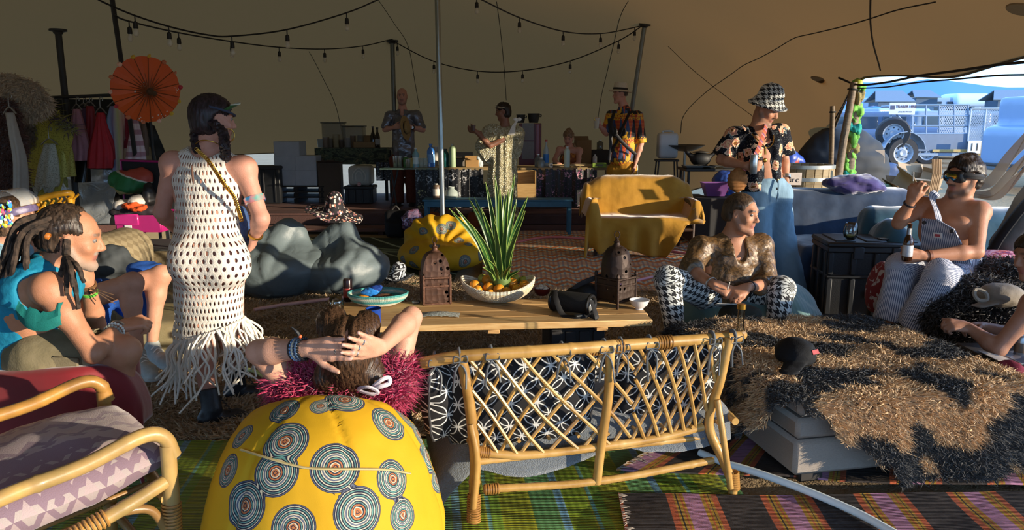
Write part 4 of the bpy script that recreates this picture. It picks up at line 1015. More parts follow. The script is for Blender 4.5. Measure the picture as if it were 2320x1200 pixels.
 def duv(V):
  q=V-ax0;return{'cloth':('FLOAT_VECTOR',np.stack([np.arctan2(q[:,0],-q[:,1])*.175,q[:,2]+1,q[:,0]*0],1))}
 ob=D.build('dress',dm,o,vox=.0085,cuts=[(J(475,752,Y),hemn)],attrs=duv,disp=lambda V:.006*wob(V*A(1,1,.6),14,3)-.004*np.exp(-((V[:,2]-ax0[2]+.01)/.02)**2)+.010*np.maximum(0,wob(V*A(.8,.8,2),9,21))**2)
 r=random.Random(3);m=MB();m.col=(1,1,1)
 for i in range(96):
  a=i/96*2*PI;p=ax0+A(math.sin(a)*.172,-math.cos(a)*.145,0);x=p[0]-ax0[0];c=J(475,752,Y);p[2]=c[2]-(p[0]-c[0])*hemn[0]/hemn[2]+.012;p=p+A(c[0]-ax0[0],0,0)*.6
  ln=r.uniform(.18,.34)+(.10 if r.random()<.25 else 0);out=nrm(A(math.sin(a),-math.cos(a),0));sw=A(r.gauss(-.01,.04),r.gauss(0,.03),0)
  m.tube(spline([p,p+out*.02-A(0,0,ln*.3)+sw*.9,p+out*(.035+.03*r.random())-A(0,0,ln*.65)+sw*.2,p+out*(.03+.05*r.random())-A(0,0,ln)+sw*(1.0+1.2*r.random())],4),[.0072,.0064,.005],5)
 fo=m.build('fringe',plain('#e2dace',.8,.1),o);fo['kind']='stuff'
# keyhole slit and hanging thread at the nape
 m=MB();c=J(436,395,Y-.165);m.ell(c,A(.006,.004,.05),10,8);m.build('keyhole',plain('#6a4a3c',.8),ob)
# dark hair in two braids, green visor, jewellery
 H=Blob(.02);hairblob(H,hc,f,u,1.,.016,-.085,.05);H.build('hair',hairmat('#120d10','#3a2c33'),o,vox=.008,disp=strands(hc,u,.004))
 bm2=hairmat('#120d10','#35282e',f=(60,60,60))
 for pts in([hc+A(-.07,-.02,-.02),J(443,300,Y-.03),J(446,335,Y-.05),J(455,350,Y-.04)],[hc+A(.03,-.09,-.01),J(505,300,Y-.10),J(509,330,Y-.09),J(512,352,Y-.06),J(512,372,Y-.03)]):
  q=spline(pts,10);m=MB();L=len(q)
  for k in range(3):m.tube([q[i]+.013*A(math.cos(i*.75+k*2.09),.6*math.sin(2*(i*.75+k*2.09)),.3*math.sin(i*.75+k*2.09)) for i in range(L)],[.016,.017,.013],6)
  m.build('braid',bm2,o)
 m=MB();r_=nrm(np.cross(f,u));
 g=[[hc+f*(.085+.05*q)+r_*(.10*math.sin(a))*(1-.15*q)+f*(-.10*(1-math.cos(a)))+u*(.075+.03*q-.02*abs(a)) for q in np.linspace(0,1,5)] for a in np.linspace(-1.3,1.3,14)]
 t=NT('green_visor');vm=t.bsdf(srgb('#3f6b3f'),.15,alpha=.75,spec=.6);m.sheet(g,.004);v=m.build('visor',vm,o,label='green see-through visor');m=MB();m.tube([q[-1] for q in g],.004,6);m.build('visor_rim',plain('#c8d2c4',.3),v)
 m=MB();m.tube(ring(hc+f*.01+u*.05,u+f*.25,.098,24),.006,6,closed=True);m.build('visor_strap',plain('#2b3b55',.5),o)
 c=J(519,306,Y-.02);m=MB();m.tube(ring(c,r_+f*.3,.032,18),.0028,6,closed=True);m.build('hoop_earring',GOLD,o)
 m=MB();m.tube(spline([J(440,330,Y-.04),J(455,318,Y-.10),J(480,320,Y-.10),J(500,330,Y-.05),J(490,330,Y+.05),J(455,325,Y+.05)],6,True),.0028,5,closed=True);m.build('necklace',GOLD,o)
 ch_=[J(445,338,Y-.10),J(470,362,Y-.165),J(490,390,Y-.185),J(510,420,Y-.19),J(530,445,Y-.165),J(540,475,Y-.11),J(548,500,Y-.02)]
 q=spline(ch_,14);m=MB()
 for i in range(0,len(q)-1):m.tube(ring(q[i],(q[i+1]-q[i])+A(0,.004,0)*(1 if i%2 else-1)*3,.0085,8),.0024,4,closed=True)
 cc=m.build('bag_chain',GOLD,o);cc['kind']='stuff'
 t=NT('iridescent_foil');im=t.bsdf(t.ramp(t.noise(14,2),[(.3,srgb('#7b8ff0')),(.45,srgb('#4fb7f0')),(.55,srgb('#f09a9a')),(.7,srgb('#7fd0c8'))]),.2,.5)
 band(o,'armband',shR+(elR-shR)*.62,elR-shR,.051,.035,im,'iridescent armband');band(o,'bracelet',wrR+(elR-wrR)*.12,wrR-elR,.036,.016,GOLD,'gold bracelet')
# sequinned blue pouch on the far hip
 B=Blob(.02);B.ell(J(548,515,Y+.08),A(.035,.09,.12));B.build('pouch',cloth_mat('blue_sequins','#4a74b8','#1d3560',.2,.8,120,spec=.8),o,vox=.01)
woman_white()
def man_dreads():
 Y=3.15;base=J(110,820,Y);o=T('person','man with long dreadlocks and torn turquoise vest sitting hunched, hand at his mouth','person',(base[0],base[1],0),'people sitting')
 B=Blob(.02);sk=SK['tan'];hc=J(168,540,Y);f=nrm(A(.93,.28,-.22));u=nrm(A(.22,0,1));nk=J(118,612,Y);bd=srgb('#9b8a7c')
 head(B,hc,f,u,1.06,sk,srgb('#5a4636'),bd,neck=nk+A(.02,0,.02),nr=.062);shN,shF=J(112,655,Y-.17),J(150,640,Y+.22);pel,ch=J(62,800,Y),J(78,690,Y);hips=(J(95,815,Y-.10),J(95,815,Y+.12));fw=nrm(A(.85,.1,.35))
 torso(B,pel,ch,nk,(shN,shF),hips,fw,1.08,sk);B.ell(J(100,650,Y-.02),A(.12,.17,.12),k=.05)
 elN,wrN=J(212,800,Y-.20),J(268,742,Y+.02);arm(B,shN,elN,wrN,1.08,sk);B.ell(shN+(elN-shN)*.35+A(0,-.01,0),.052,k=.04)
 hand(B,wrN,J(312,730,Y+.06)-wrN,(.1,.5,-1),(0,1,.3),1.08,(1.0,1.1,1.1,1.1))
 elF,wrF=J(218,735,Y+.25),J(198,640,Y+.14);arm(B,shF,elF,wrF,1.05,sk);hand(B,wrF,nrm(A(.02,0,1)),(-1,.1,.1),(.2,1,.3),1.05,(.75,.95,1.1,1.2),thumb=(.3,.8,.5))
 knN,knF=J(282,795,Y-.06),J(262,775,Y+.30);leg(B,hips[0],knN,J(262,960,Y-.02),1.08,sk,back=(-1,0,0));leg(B,hips[1],knF,J(280,930,Y+.34),1.08,sk,back=(-1,0,0))
 B.build('body',M_SKIN,o,vox=.0075);eyes(o,hc,f,u,1.06)
# vest with a ragged armhole that leaves the flank bare
 V_=Blob(.04);V_.cap(pel,ch,.165,.172,n=fw,f=.80);V_.cap(ch,nk,.17,.085,n=fw,f=.74,k=.04);V_.cap(J(100,640,Y-.08),J(140,632,Y+.15),.085,k=.05);V_.ell(J(100,652,Y-.02),A(.14,.185,.135),k=.05);V_.ell(pel-A(.03,0,.0),A(.17,.20,.10),k=.05)
 V_.ell(J(88,690,Y-.27),A(.17,.20,.115),k=.01,sub=True,R=rotm((0,1,0),.7));V_.cap(shN-A(.01,.03,0),shN+A(.10,-.15,-.1),.068,.10,k=.01,sub=True);V_.cap(nk+A(.03,0,.03),hc,.07,k=.02,sub=True)
 def rag(V):return.007*wob(V*A(1,1,.5),20,5)+.006*wob(V,60,8)
 vm=cloth_mat('turquoise_cotton','#1f8fb0','#146a8a',.75,.35,14)
 V_.build('vest',vm,o,vox=.009,disp=rag)
# torn lower edge
 m=MB();r=random.Random(4);p0=[J(38,700,Y-.25),J(60,722,Y-.27),J(95,728,Y-.27),J(130,715,Y-.25),J(150,700,Y-.20)];q=spline(p0,5);g=[]
 for i,c in enumerate(q):g.append([c+A(0,.02,.02+r.uniform(0,.03)),c,c-A(0,-.01,.04)])
 m.sheet(g,.006);m.build('torn_edge',cloth_mat('teal_lining','#19756f','#0f5753'),o)
 S=Blob(.03);S.cap(hips[0],hips[0]+(knN-hips[0])*.72,.118,.096,fb=True);S.cap(hips[1],hips[1]+(knF-hips[1])*.72,.118,.096,fb=True);S.cap(hips[0],hips[1],.125,k=.05);S.cap(pel,pel-A(0,0,.05),.17,k=.05,n=fw,f=.8)
 sh=S.build('shorts',cloth_mat('khaki_twill','#7d735c','#5e573f',.85,.4,18),o,vox=.009,disp=wrinkle(.006,20,8));a=hips[0]+(knN-hips[0])*.66
 band(sh,'cuff',a,knN-hips[0],.104,.03,cloth_mat('khaki_cuff','#8d8268','#6f6750'),th=.005);m=MB();c=hips[0]+(knN-hips[0])*.45+A(0,-.108,-.02);m.box(c,(.11,.014,.10),rotm((0,1,0),.12),.006);m.build('pocket',cloth_mat('khaki_pocket','#857a62','#675f49'),sh)
# dreadlocks, each one a lock of its own
 H=Blob(.02);hairblob(H,hc-f*.02,f,u,1.06,.016,-.06,.10);H.ell(hc+f*.09+u*.095,A(.075,.085,.07),k=.02,sub=True);H.build('hair',hairmat('#1c1511','#4a3b30'),o,vox=.008,disp=strands(hc,u,.006,seed=4))
 dm=hairmat('#1b1410','#4d3e33',.8,(40,40,40));r=random.Random(9);rr_=nrm(np.cross(f,u))
 ends=[(5,600),(0,618),(-10,640),(15,630),(-20,660),(30,610),(0,668),(20,655),(-15,690),(40,640),(-30,705),(60,660),(70,690),(165,650),(190,640),(178,700),(150,670),(120,690),(-5,720),(10,700)]
 for i,(ex,ey) in enumerate(ends):
  front=ex>110;a=r.uniform(-1.2,1.2);b=r.uniform(-.4,.9)
  st=hc+u*(.06+.04*b)+rr_*(.085*math.sin(a) if not front else.075)-f*(.04+.06*math.cos(a)*(not front))+(f*.05 if front else 0)
  en=J(ex,ey,Y-.12+.06*r.random()-(.12 if front else 0));m1=st+(en-st)*.35+A(-.02,-.05,.035+.03*r.random());m2=st+(en-st)*.7+A(0,-.05,.03*r.random())
  if front:st=hc+rr_*.082-f*.01+u*.01;m1=st+A(.01,-.03,-.06);m2=st+(en-st)*.6+A(.02,-.03,0)
  P=spline([st,m1,m2,en],7);m=MB();m.tube(P,[.014,.0135,.0115,.008],7);m.v[-1]=m.v[-1]+(.0022*wob(m.v[-1],130,i))[:,None];m.build('dreadlock',dm,o)
 m=MB();m.lathe([(.013,-.008),(.016,0),(.013,.008)],J(108,535,Y-.15),10,(1,.2,-.6));m.build('hair_bead',plain('#b06a2a',.4),o)
# bracelets
 wd=nrm(wrN-elN);
 for k,(w,mt,nm) in enumerate(((.012,SILVER,'silver bangle'),(.010,plain('#d8d4c8',.5),'white beaded bracelet'),(.012,plain('#8d8f86',.4),'grey stone bracelet'))):
  c=wrN-wd*(.005+.024*k)
  if k:beads(o,'bracelet',ring(c,wd,.036,10),.0065,mt,18,True,nm)
  else:band(o,'bracelet',c,wd,.033,w,mt,nm)
 fd=nrm(wrF-elF)
 for k,(cl,nm) in enumerate((('#5fae3a','green wristband'),('#3a2418','brown woven wristband'),('#6b4a2a','tan woven wristband'))):band(o,'wristband',wrF-fd*(.055-.022*k),fd,.032,.014,plain(cl,.7),nm)
 m=MB()
 for k in range(3):m.tube(spline([wrF+A(.03,-.03,-.02),wrF+A(.08,-.04,-.03-.01*k),wrF+A(.13,-.03,-.05-.02*k)],5),.0022,4)
 m.build('wristband_ties',plain('#5a4028',.8),o)
 band(o,'ring',wrF+A(.012,-.012,.105),(0,1,.2),.0115,.005,SILVER,'silver ring')
man_dreads()
def person_headdress():
 Y=4.3;base=J(30,700,Y);o=T('person','person in a jewelled headdress and pale blue shirt, legs stretched out, white sneakers','person',(base[0],base[1],0),'people sitting')
 B=Blob(.02);sk=SK['fair'];hc=J(38,498,Y);f=nrm(A(.98,.1,.05));u=A(-.05,0,1);nk=J(5,555,Y)
 head(B,hc,f,u,1.0,sk,neck=nk,nr=.055);shN,shF=J(-25,590,Y-.17),J(25,580,Y+.2);pel,ch=J(-5,735,Y),J(-10,640,Y);hips=(J(60,725,Y-.05),J(75,715,Y+.16));fw=nrm(A(.9,-.1,.2))
 torso(B,pel,ch,nk,(shN,shF),hips,fw,1.,sk);elN,wrN=J(25,690,Y-.22),J(90,705,Y-.15);arm(B,shN,elN,wrN,1.,sk);hand(B,wrN,A(1,.1,-.2),(0,0,-1),(0,1,0),1.)
 elF,wrF=J(70,560,Y+.42),J(120,492,Y+.5);arm(B,shF,elF,wrF,1.,sk);hand(B,wrF,A(1,.2,.3),(0,0,-1),(0,-1,0),1.)
 knN,anN=J(300,640,Y+.0),J(312,790,Y-.05);knF,anF=J(366,622,Y+.35),J(345,772,Y+.30)
 leg(B,hips[0],knN,anN,1.0,sk,back=(-1,0,0));leg(B,hips[1],knF,anF,1.0,sk,back=(-1,0,0));B.build('body',M_SKIN,o,vox=.009);eyes(o,hc,f,u)
 S=Blob(.04);S.cap(pel,ch,.17,.175,n=fw,f=.8);S.cap(ch,nk-A(0,0,.03),.165,.09,n=fw,f=.74);S.cap(shN,shF,.085,k=.04);S.cap(shN,shN+(elN-shN)*.6,.075,.072,fb=True);S.cap(shF,shF+(elF-shF)*.6,.075,.072,fb=True)
 S.build('shirt',cloth_mat('pale_blue_cotton','#8fb6cc','#6d96ae'),o,vox=.011,disp=wrinkle(.008,16,3));S=Blob(.04)
 for h,k in((hips[0],knN),(hips[1],knF)):S.cap(h,h+(k-h)*.55,.115,.10,fb=True)
 S.cap(hips[0],pel,.13,k=.06);S.build('shorts',cloth_mat('blue_cotton','#2c56a8','#1d3c7c'),o,vox=.011,disp=wrinkle(.006,18,5))
 for an,d,nm in((anN,nrm(A(.7,-.65,-.1)),0),(anF,nrm(A(.75,-.55,-.1)),1)):shoe(o,'sneaker',an-A(0,0,.03),d,cloth_mat('sneaker_mesh','#c4c8c6','#8d9694',.8),1.12,laces=plain('#e8e6de',.7))
 H=Blob(.02);hairblob(H,hc,f,u,1.,.018,-.10,.06);H.cap(hc+A(-.07,0,-.02),hc+A(-.12,-.02,-.17),.06,.04);H.build('hair',hairmat('#3b2b22','#7a5d46'),o,vox=.01,disp=strands(hc,u,.005))
 rr_=nrm(np.cross(f,u));m=MB();m.tube(ring(hc+u*.045+f*.005,u-f*.2,.100,22),.014,6,closed=True,flat=1.6);hb=m.build('headband',cloth_mat('foil_band','#7f6f9a','#3e3a52',.25,.3,60,spec=.8),o);r=random.Random(5)
 cols=['#e8e04a','#3f9ad8','#e0567a','#7fd06a','#f0f0e8','#4a55c8','#f0a030','#66d0c8']
 for k,cl in enumerate(cols):
  m=MB()
  for i in range(16):
   a=r.uniform(-1.2,.35);q=hc+rr_*.105*math.cos(a*.6)+f*(.10*math.sin(a)+.0)+u*(r.uniform(-.02,.10)+.03*a);m.ell(q,A(.011,.006,.013)*r.uniform(.6,1.3),6,4,rz(r.random()*3))
  m.build('sequin',plain(cl,.2,.1,spec=.8),hb)['kind']='stuff'
 m=MB();pts=[hc+f*.09+u*.085,hc+f*.08+u*.13,hc+f*.0+u*.18,hc-f*.08+u*.12];g=[[p+rr_*w for w in np.linspace(-.10,.10,5)] for p in spline(pts,4)];m.sheet(g,.004);t=NT('clear_film');m.build('film_veil',t.bsdf((.9,.93,.95),.08,alpha=.28,spec=.9),o)
person_headdress()
def woman_reclining():
 Y=2.62;base=J(790,900,Y);o=T('person','reclining dark-haired person seen from behind, hands clasped on head, magenta fur collar','person',(base[0],base[1],0),'people sitting')
 B=Blob(.016);sk=srgb('#c79277');hc=J(792,800,Y);f=nrm(A(0,.97,.20));u=nrm(A(0,-.25,1));nk=J(790,895,Y+.02)
 head(B,hc,f,u,1.0,sk,neck=nk,nr=.056);shL,shR=J(672,885,Y+.08),J(890,870,Y+.10);fw=A(0,.9,.3);pel,ch=A(-.66,3.02,.34),J(785,960,Y+.18);hips=(pel+A(-.1,.05,0),pel+A(.1,.05,0))
 torso(B,pel,ch,nk,(shL,shR),hips,fw,1.,sk)
 elL,wrL=J(586,797,Y-.05),J(700,789,Y-.14);elR,wrR=J(932,718,Y+.20),J(862,787,Y-.10)
 arm(B,shL,elL,wrL,1.12,sk);arm(B,shR,elR,wrR,1.05,sk)
 ch1=hand(B,wrL,J(775,790,Y-.19)-wrL,(0,1,-.1),(.05,0,-1),1.02,(.05,.05,.05,.06),.05,thumb=(.75,.75,.0),k=.004)
 ch2=hand(B,wrR,J(790,778,Y-.235)-wrR,(0,1,-.05),(0,.0,-1),1.0,(.12,.12,.12,.12),.22,thumb=(.5,.8,.1),k=.004)
 for kn,an in((A(-.86,3.40,.30),A(-.88,3.78,.12)),(A(-.64,3.42,.28),A(-.62,3.80,.12))):leg(B,hips[0] if kn[0]<-.7 else hips[1],kn,an,.95,sk,back=(0,1,0))
 nail=srgb('#dcb0a4')
 for c in ch1[:4]+ch2[:4]:e=c[-1];B.paint(e-(c[-1]-c[-2])*.15+A(0,-.006,0),e+A(0,-.006,0),.0058,nail)
 for c in ch1[:4]+ch2[:4]:B.paint(c[1]+A(0,-.01,.003),c[1]+A(0,-.01,-.003),.004,srgb('#a8705a'))
 B.build('body',M_SKIN,o,vox=.0055);eyes(o,hc,f,u)
 H=Blob(.025);H.ell(hc+u*.015-f*.012,A(.108,.116,.125),np.stack([A(1,0,0),f,u],1));H.ell(J(752,730,Y+.05),A(.055,.09,.06),k=.03);H.ell(J(825,738,Y+.05),A(.06,.09,.055),k=.03);H.ell(hc-u*.07-f*.02,A(.115,.085,.085),k=.03);H.cap(J(740,860,Y-.03),J(770,900,Y+.0),.05,k=.03);H.cap(J(838,850,Y-.03),J(810,895,Y+.0),.055,k=.03)
 H.ell(hc+f*.10-u*.03,A(.075,.07,.08),k=.02,sub=True)
 def hs(V):
  q=V-hc;a=q[:,0]*70+14*q[:,2]+2.5*wob(V,9,3);part=-.022*np.exp(-((V[:,0]-J(797,740,Y)[0])/.010)**2)*np.clip((q[:,2]-.02)/.06,0,1);return.0016*np.sin(a*4.7)+.0022*np.sin(a*9.1+wob(V,20,4))+part
 H.build('hair',hairmat('#1d130e','#5a412e',.35,(240,240,22)),o,vox=.006,disp=hs)
# vest with long magenta fur
 Vb=Blob(.03);Vb.cap(ch,nk-A(0,0,.03),.165,.10,n=fw,f=.85);Vb.cap(J(690,880,Y+.03),J(880,872,Y+.04),.075,k=.04);Vb.cap(pel,ch,.16,.165,n=fw,f=.8);Vb.cap(shL,J(655,872,Y+.04),.066,k=.03);Vb.cap(shR,J(905,845,Y+.12),.066,k=.03)
 mag=cloth_mat('magenta_backing','#7a0f3a','#520a28');Vm,Fm=Vb.mesh(.012);vest=make_mesh('fur_vest',Vm,Fm,mag,o,None,180);N=vnormals(Vm,Fm);r=np.random.default_rng(4)
 pick=r.choice(len(Vm),15000);
 tufts('fur_pile',Vm[pick]+r.normal(size=(len(pick),3))*.004,N[pick],.050,.0022,FUR,vest,None,np.tile(srgb('#b01850'),(len(pick),1)),A(0,-.15,.25),5,.45)
 for pts,nm in(([J(842,880,Y-.08),J(862,862,Y-.10),J(880,855,Y-.09),J(882,868,Y-.09),J(860,876,Y-.10)],'collar_tab'),([J(812,882,Y-.08),J(832,876,Y-.105),J(850,882,Y-.10),J(855,890,Y-.09),J(838,892,Y-.09)],'collar_tab')):
  m=MB();m.tube(spline(pts,6,True),.008,6,closed=True,flat=.6);m.build(nm,cloth_mat('white_felt','#d6cfd4','#b5aab4'),o)
# bracelets, rings
 wd=nrm(wrL-elL);k0=wrL-wd*.045
 for k,cl in enumerate(('#20242c','#4a6f9a','#c9c4b0','#2c3a52','#86a0b8','#15171c')):
  if k%2:beads(o,'bracelet',ring(k0+wd*(.008*k-.015),wd,.037,10),.0055,plain(cl,.35),20)
  else:band(o,'bracelet',k0+wd*(.008*k-.015),wd,.035,.009,plain(cl,.5))
 m=MB();m.tube(spline([k0+A(.01,-.01,.04),k0+A(.005,-.02,.065),k0+A(-.015,-.02,.085)],5),[.005,.006,.002],6);m.build('bracelet_charm',plain('#22252a',.6),o);m=MB();m.ell(k0+A(.012,-.015,.05),.007,8,6);m.build('coral_bead',plain('#c05a30',.4),o)
 for c,i in((ch2[0],1),(ch2[1],1),(ch2[2],1),(ch1[1],1)):
  p=c[i]*.5+c[i-1]*.5;band(o,'ring',p,c[i]-c[i-1],.0105,.005,SILVER,th=.002,n=12)
 P=Blob(.04)
 for kn,an in((A(-.86,3.40,.30),A(-.88,3.78,.12)),(A(-.64,3.42,.28),A(-.62,3.80,.12))):h=hips[0] if kn[0]<-.7 else hips[1];P.cap(h,kn,.105,.075);P.cap(kn,an,.072,.055,fb=True)
 P.cap(hips[0],hips[1],.12);P.build('trousers',cloth_mat('dark_denim','#2b2f3c','#1b1e28'),o,vox=.012,disp=wrinkle(.006,18,2))
 for an in(A(-.88,3.79,.10),A(-.62,3.81,.10)):shoe(o,'shoe',an,(0,1,0),cloth_mat('shoe_canvas','#3a3634','#232020'),1.05)
woman_reclining()
def houndstooth(scale,which="cloth"):
 t=NT("houndstooth");s=t.sep(t.attr("cloth","Vector") if which=="cloth" else t.co());u=t.mul(s[0],scale);v=t.mul(s[1 if which=="cloth" else 2],scale)
 w=t.lt(t.fr(u),.5);f=t.lt(t.fr(v),.5);tw=t.lt(t.fr(t.mul(t.add(u,v),2.)),.5);k=t.add(t.mul(w,tw),t.mul(f,t.math("SUBTRACT",1.,tw)))
 return t.bsdf(t.mix(k,srgb("#17181c"),srgb("#c9cbc6")),.85,0,t.bump(t.noise(70,3),.4,.006),sheen=.2)
def strands_cyl():pass
def trousers(par,name,mat,legs,pel,fw,r=(.105,.078,.07),vox=.012,seed=1,flare=None,uv=False,hem=True,amp=.006,wr=.16,up=.10):
 """legs: (hip, knee, ankle) each; the cloth follows the limb, a little wider"""
 P=Blob(.03)
 for h,k,a in legs:
  P.cap(h,k,r[0],r[1],k=.03);P.cap(k,a,r[1],r[2],fb=True)
 P.cap(legs[0][0],legs[1][0],r[0]*1.06,k=.05);P.cap(pel,pel+A(0,0,up),wr,wr*.97,n=fw,f=.78,k=.04,fb=True)
 return P.build(name,mat,par,vox=vox,disp=wrinkle(amp,18,seed),uv=uv)
def standing(px,topy,footy,Y,w=1.):
 """joints of someone standing, from the crown and the sole in the photo"""
 f=J(px,footy,Y);t=J(px,topy,Y);H=t[2]-f[2];return f,t,H
def man_silver():
 Y=12.2;o=T('person','balding man in a shiny grey shirt and rust trousers holding a hat to his chest','person',(-1.85,12.2,.28),'people standing');zb=.28
 B=Blob(.02);sk=SK['pink'];hc=J(911,218,Y);f=nrm(A(.05,-1,-.1));u=A(0,0,1);nk=J(912,252,Y);head(B,hc,f,u,1.03,sk,neck=nk,beard=srgb('#8a6554'))
 shL,shR=J(884,262,Y),J(944,262,Y);pel,ch=J(914,345,Y),J(914,285,Y);hips=(J(900,365,Y),J(930,365,Y));fw=A(0,-1,0);torso(B,pel,ch,nk,(shL,shR),hips,fw,1.08,sk,belly=.8)
 elL,wrL=J(872,293,Y-.05),J(892,289,Y-.24);elR,wrR=J(958,294,Y-.05),J(932,288,Y-.25);arm(B,shL,elL,wrL,1.1,sk);arm(B,shR,elR,wrR,1.1,sk)
 hand(B,wrL,A(1,-.3,.25),(.3,1,0),(0,0,1),1.05);hand(B,wrR,A(-1,-.3,.05),(-.3,1,0),(0,0,1),1.05,(.5,.5,.5,.5))
 fl,fr=J(903,500,Y-.05),J(936,500,Y-.0);fl[2]=fr[2]=zb+.08;kl,kr=(hips[0]+fl)/2,(hips[1]+fr)/2;leg(B,hips[0],kl,fl,1,sk);leg(B,hips[1],kr,fr,1,sk)
 B.build('body',M_SKIN,o,vox=.011);eyes(o,hc,f,u)
 t=NT('satin_shirt');n=t.noise(7,4,dist=1.);sm=t.bsdf(t.mix(n,srgb('#54545c'),srgb('#83838c')),.28,.55,t.bump(t.noise(16,3),.5,.03))
 S=Blob(.04);S.cap(pel+A(0,0,-.08),ch,.185,.175,n=fw,f=.84,fa=True);S.cap(ch,nk-A(0,0,.03),.17,.085,n=fw,f=.74);S.cap(shL,shR,.078,k=.04);S.ell(pel+A(0,-.07,.06),A(.15,.12,.15),k=.05)
 for s,e in((shL,elL),(shR,elR)):S.cap(s,s+(e-s)*.98,.080,.074,fb=True,k=.025)
 S.cap(nk-A(0,.03,.02),nk+A(0,-.16,-.08),.045,.012,sub=True,k=.01)
 sh=S.build('shirt',sm,o,vox=.012,disp=wrinkle(.010,13,4));m=MB()
 for q in(-1,1):m.sheet([[nk+A(q*.03,-.06,.03),nk+A(q*.075,-.02,.025)],[nk+A(q*.045,-.13,-.05),nk+A(q*.11,-.08,-.03)]],.006)
 m.build('collar',sm,sh)['kind']='stuff'
 trousers(o,'trousers',cloth_mat('rust_cotton','#6b3424','#4a2218',.85),[(hips[0],kl,fl-A(0,0,.03)),(hips[1],kr,fr-A(0,0,.03))],pel-A(0,0,.06),fw,(.115,.098,.095),.014,3)
 for a in(fl,fr):shoe(o,'shoe',a,fw,cloth_mat('dark_suede','#2f2622','#1c1614'),1.1)
 h=T('straw_hat','tan hat held flat against the chest of the man in the grey shirt','hat',J(918,300,Y-.32));c=J(918,290,Y-.30);ax=nrm(A(.86,-.46,.22));m=MB();m.lathe([(0,.0),(.08,.0),(.15,.005),(.155,.012),(.08,.012),(.078,.06),(.06,.085),(0,.09)],c,22,ax);m.v[-1]=c+(m.v[-1]-c)*A(.8,1,1.25);m.build('felt',cloth_mat('tan_raffia','#a98a5a','#7c6239',.8,.5,60),h);m=MB();x,y,z=frame(ax);m.lathe([(.0815,.013),(.0825,.03),(.079,.031)],c,22,ax);m.v[-1]=c+(m.v[-1]-c)*A(.8,1,1.25);m.build('hat_band',plain('#241d18',.7),h)
 wd=nrm(wrR-elR);band(o,'watch_strap',wrR-wd*.03,wd,.033,.022,plain('#1d1b1c',.5));m=MB();m.lathe([(0,0),(.021,0),(.021,.01),(0,.011)],wrR-wd*.03+A(0,-.033,0),12,(0,-1,0));m.build('watch',SILVER,o)
# added panel of shirt satin over the belly, catching the light
 m=MB();g=[[pel+A(x,-.21-.03*math.cos(x*9)-.012*math.sin(z*30+x*12),z) for z in np.linspace(-.10,.16,9)] for x in np.linspace(-.04,.15,8)];m.sheet(g,.004);m.build('shirt_panel',sm,o)
man_silver()
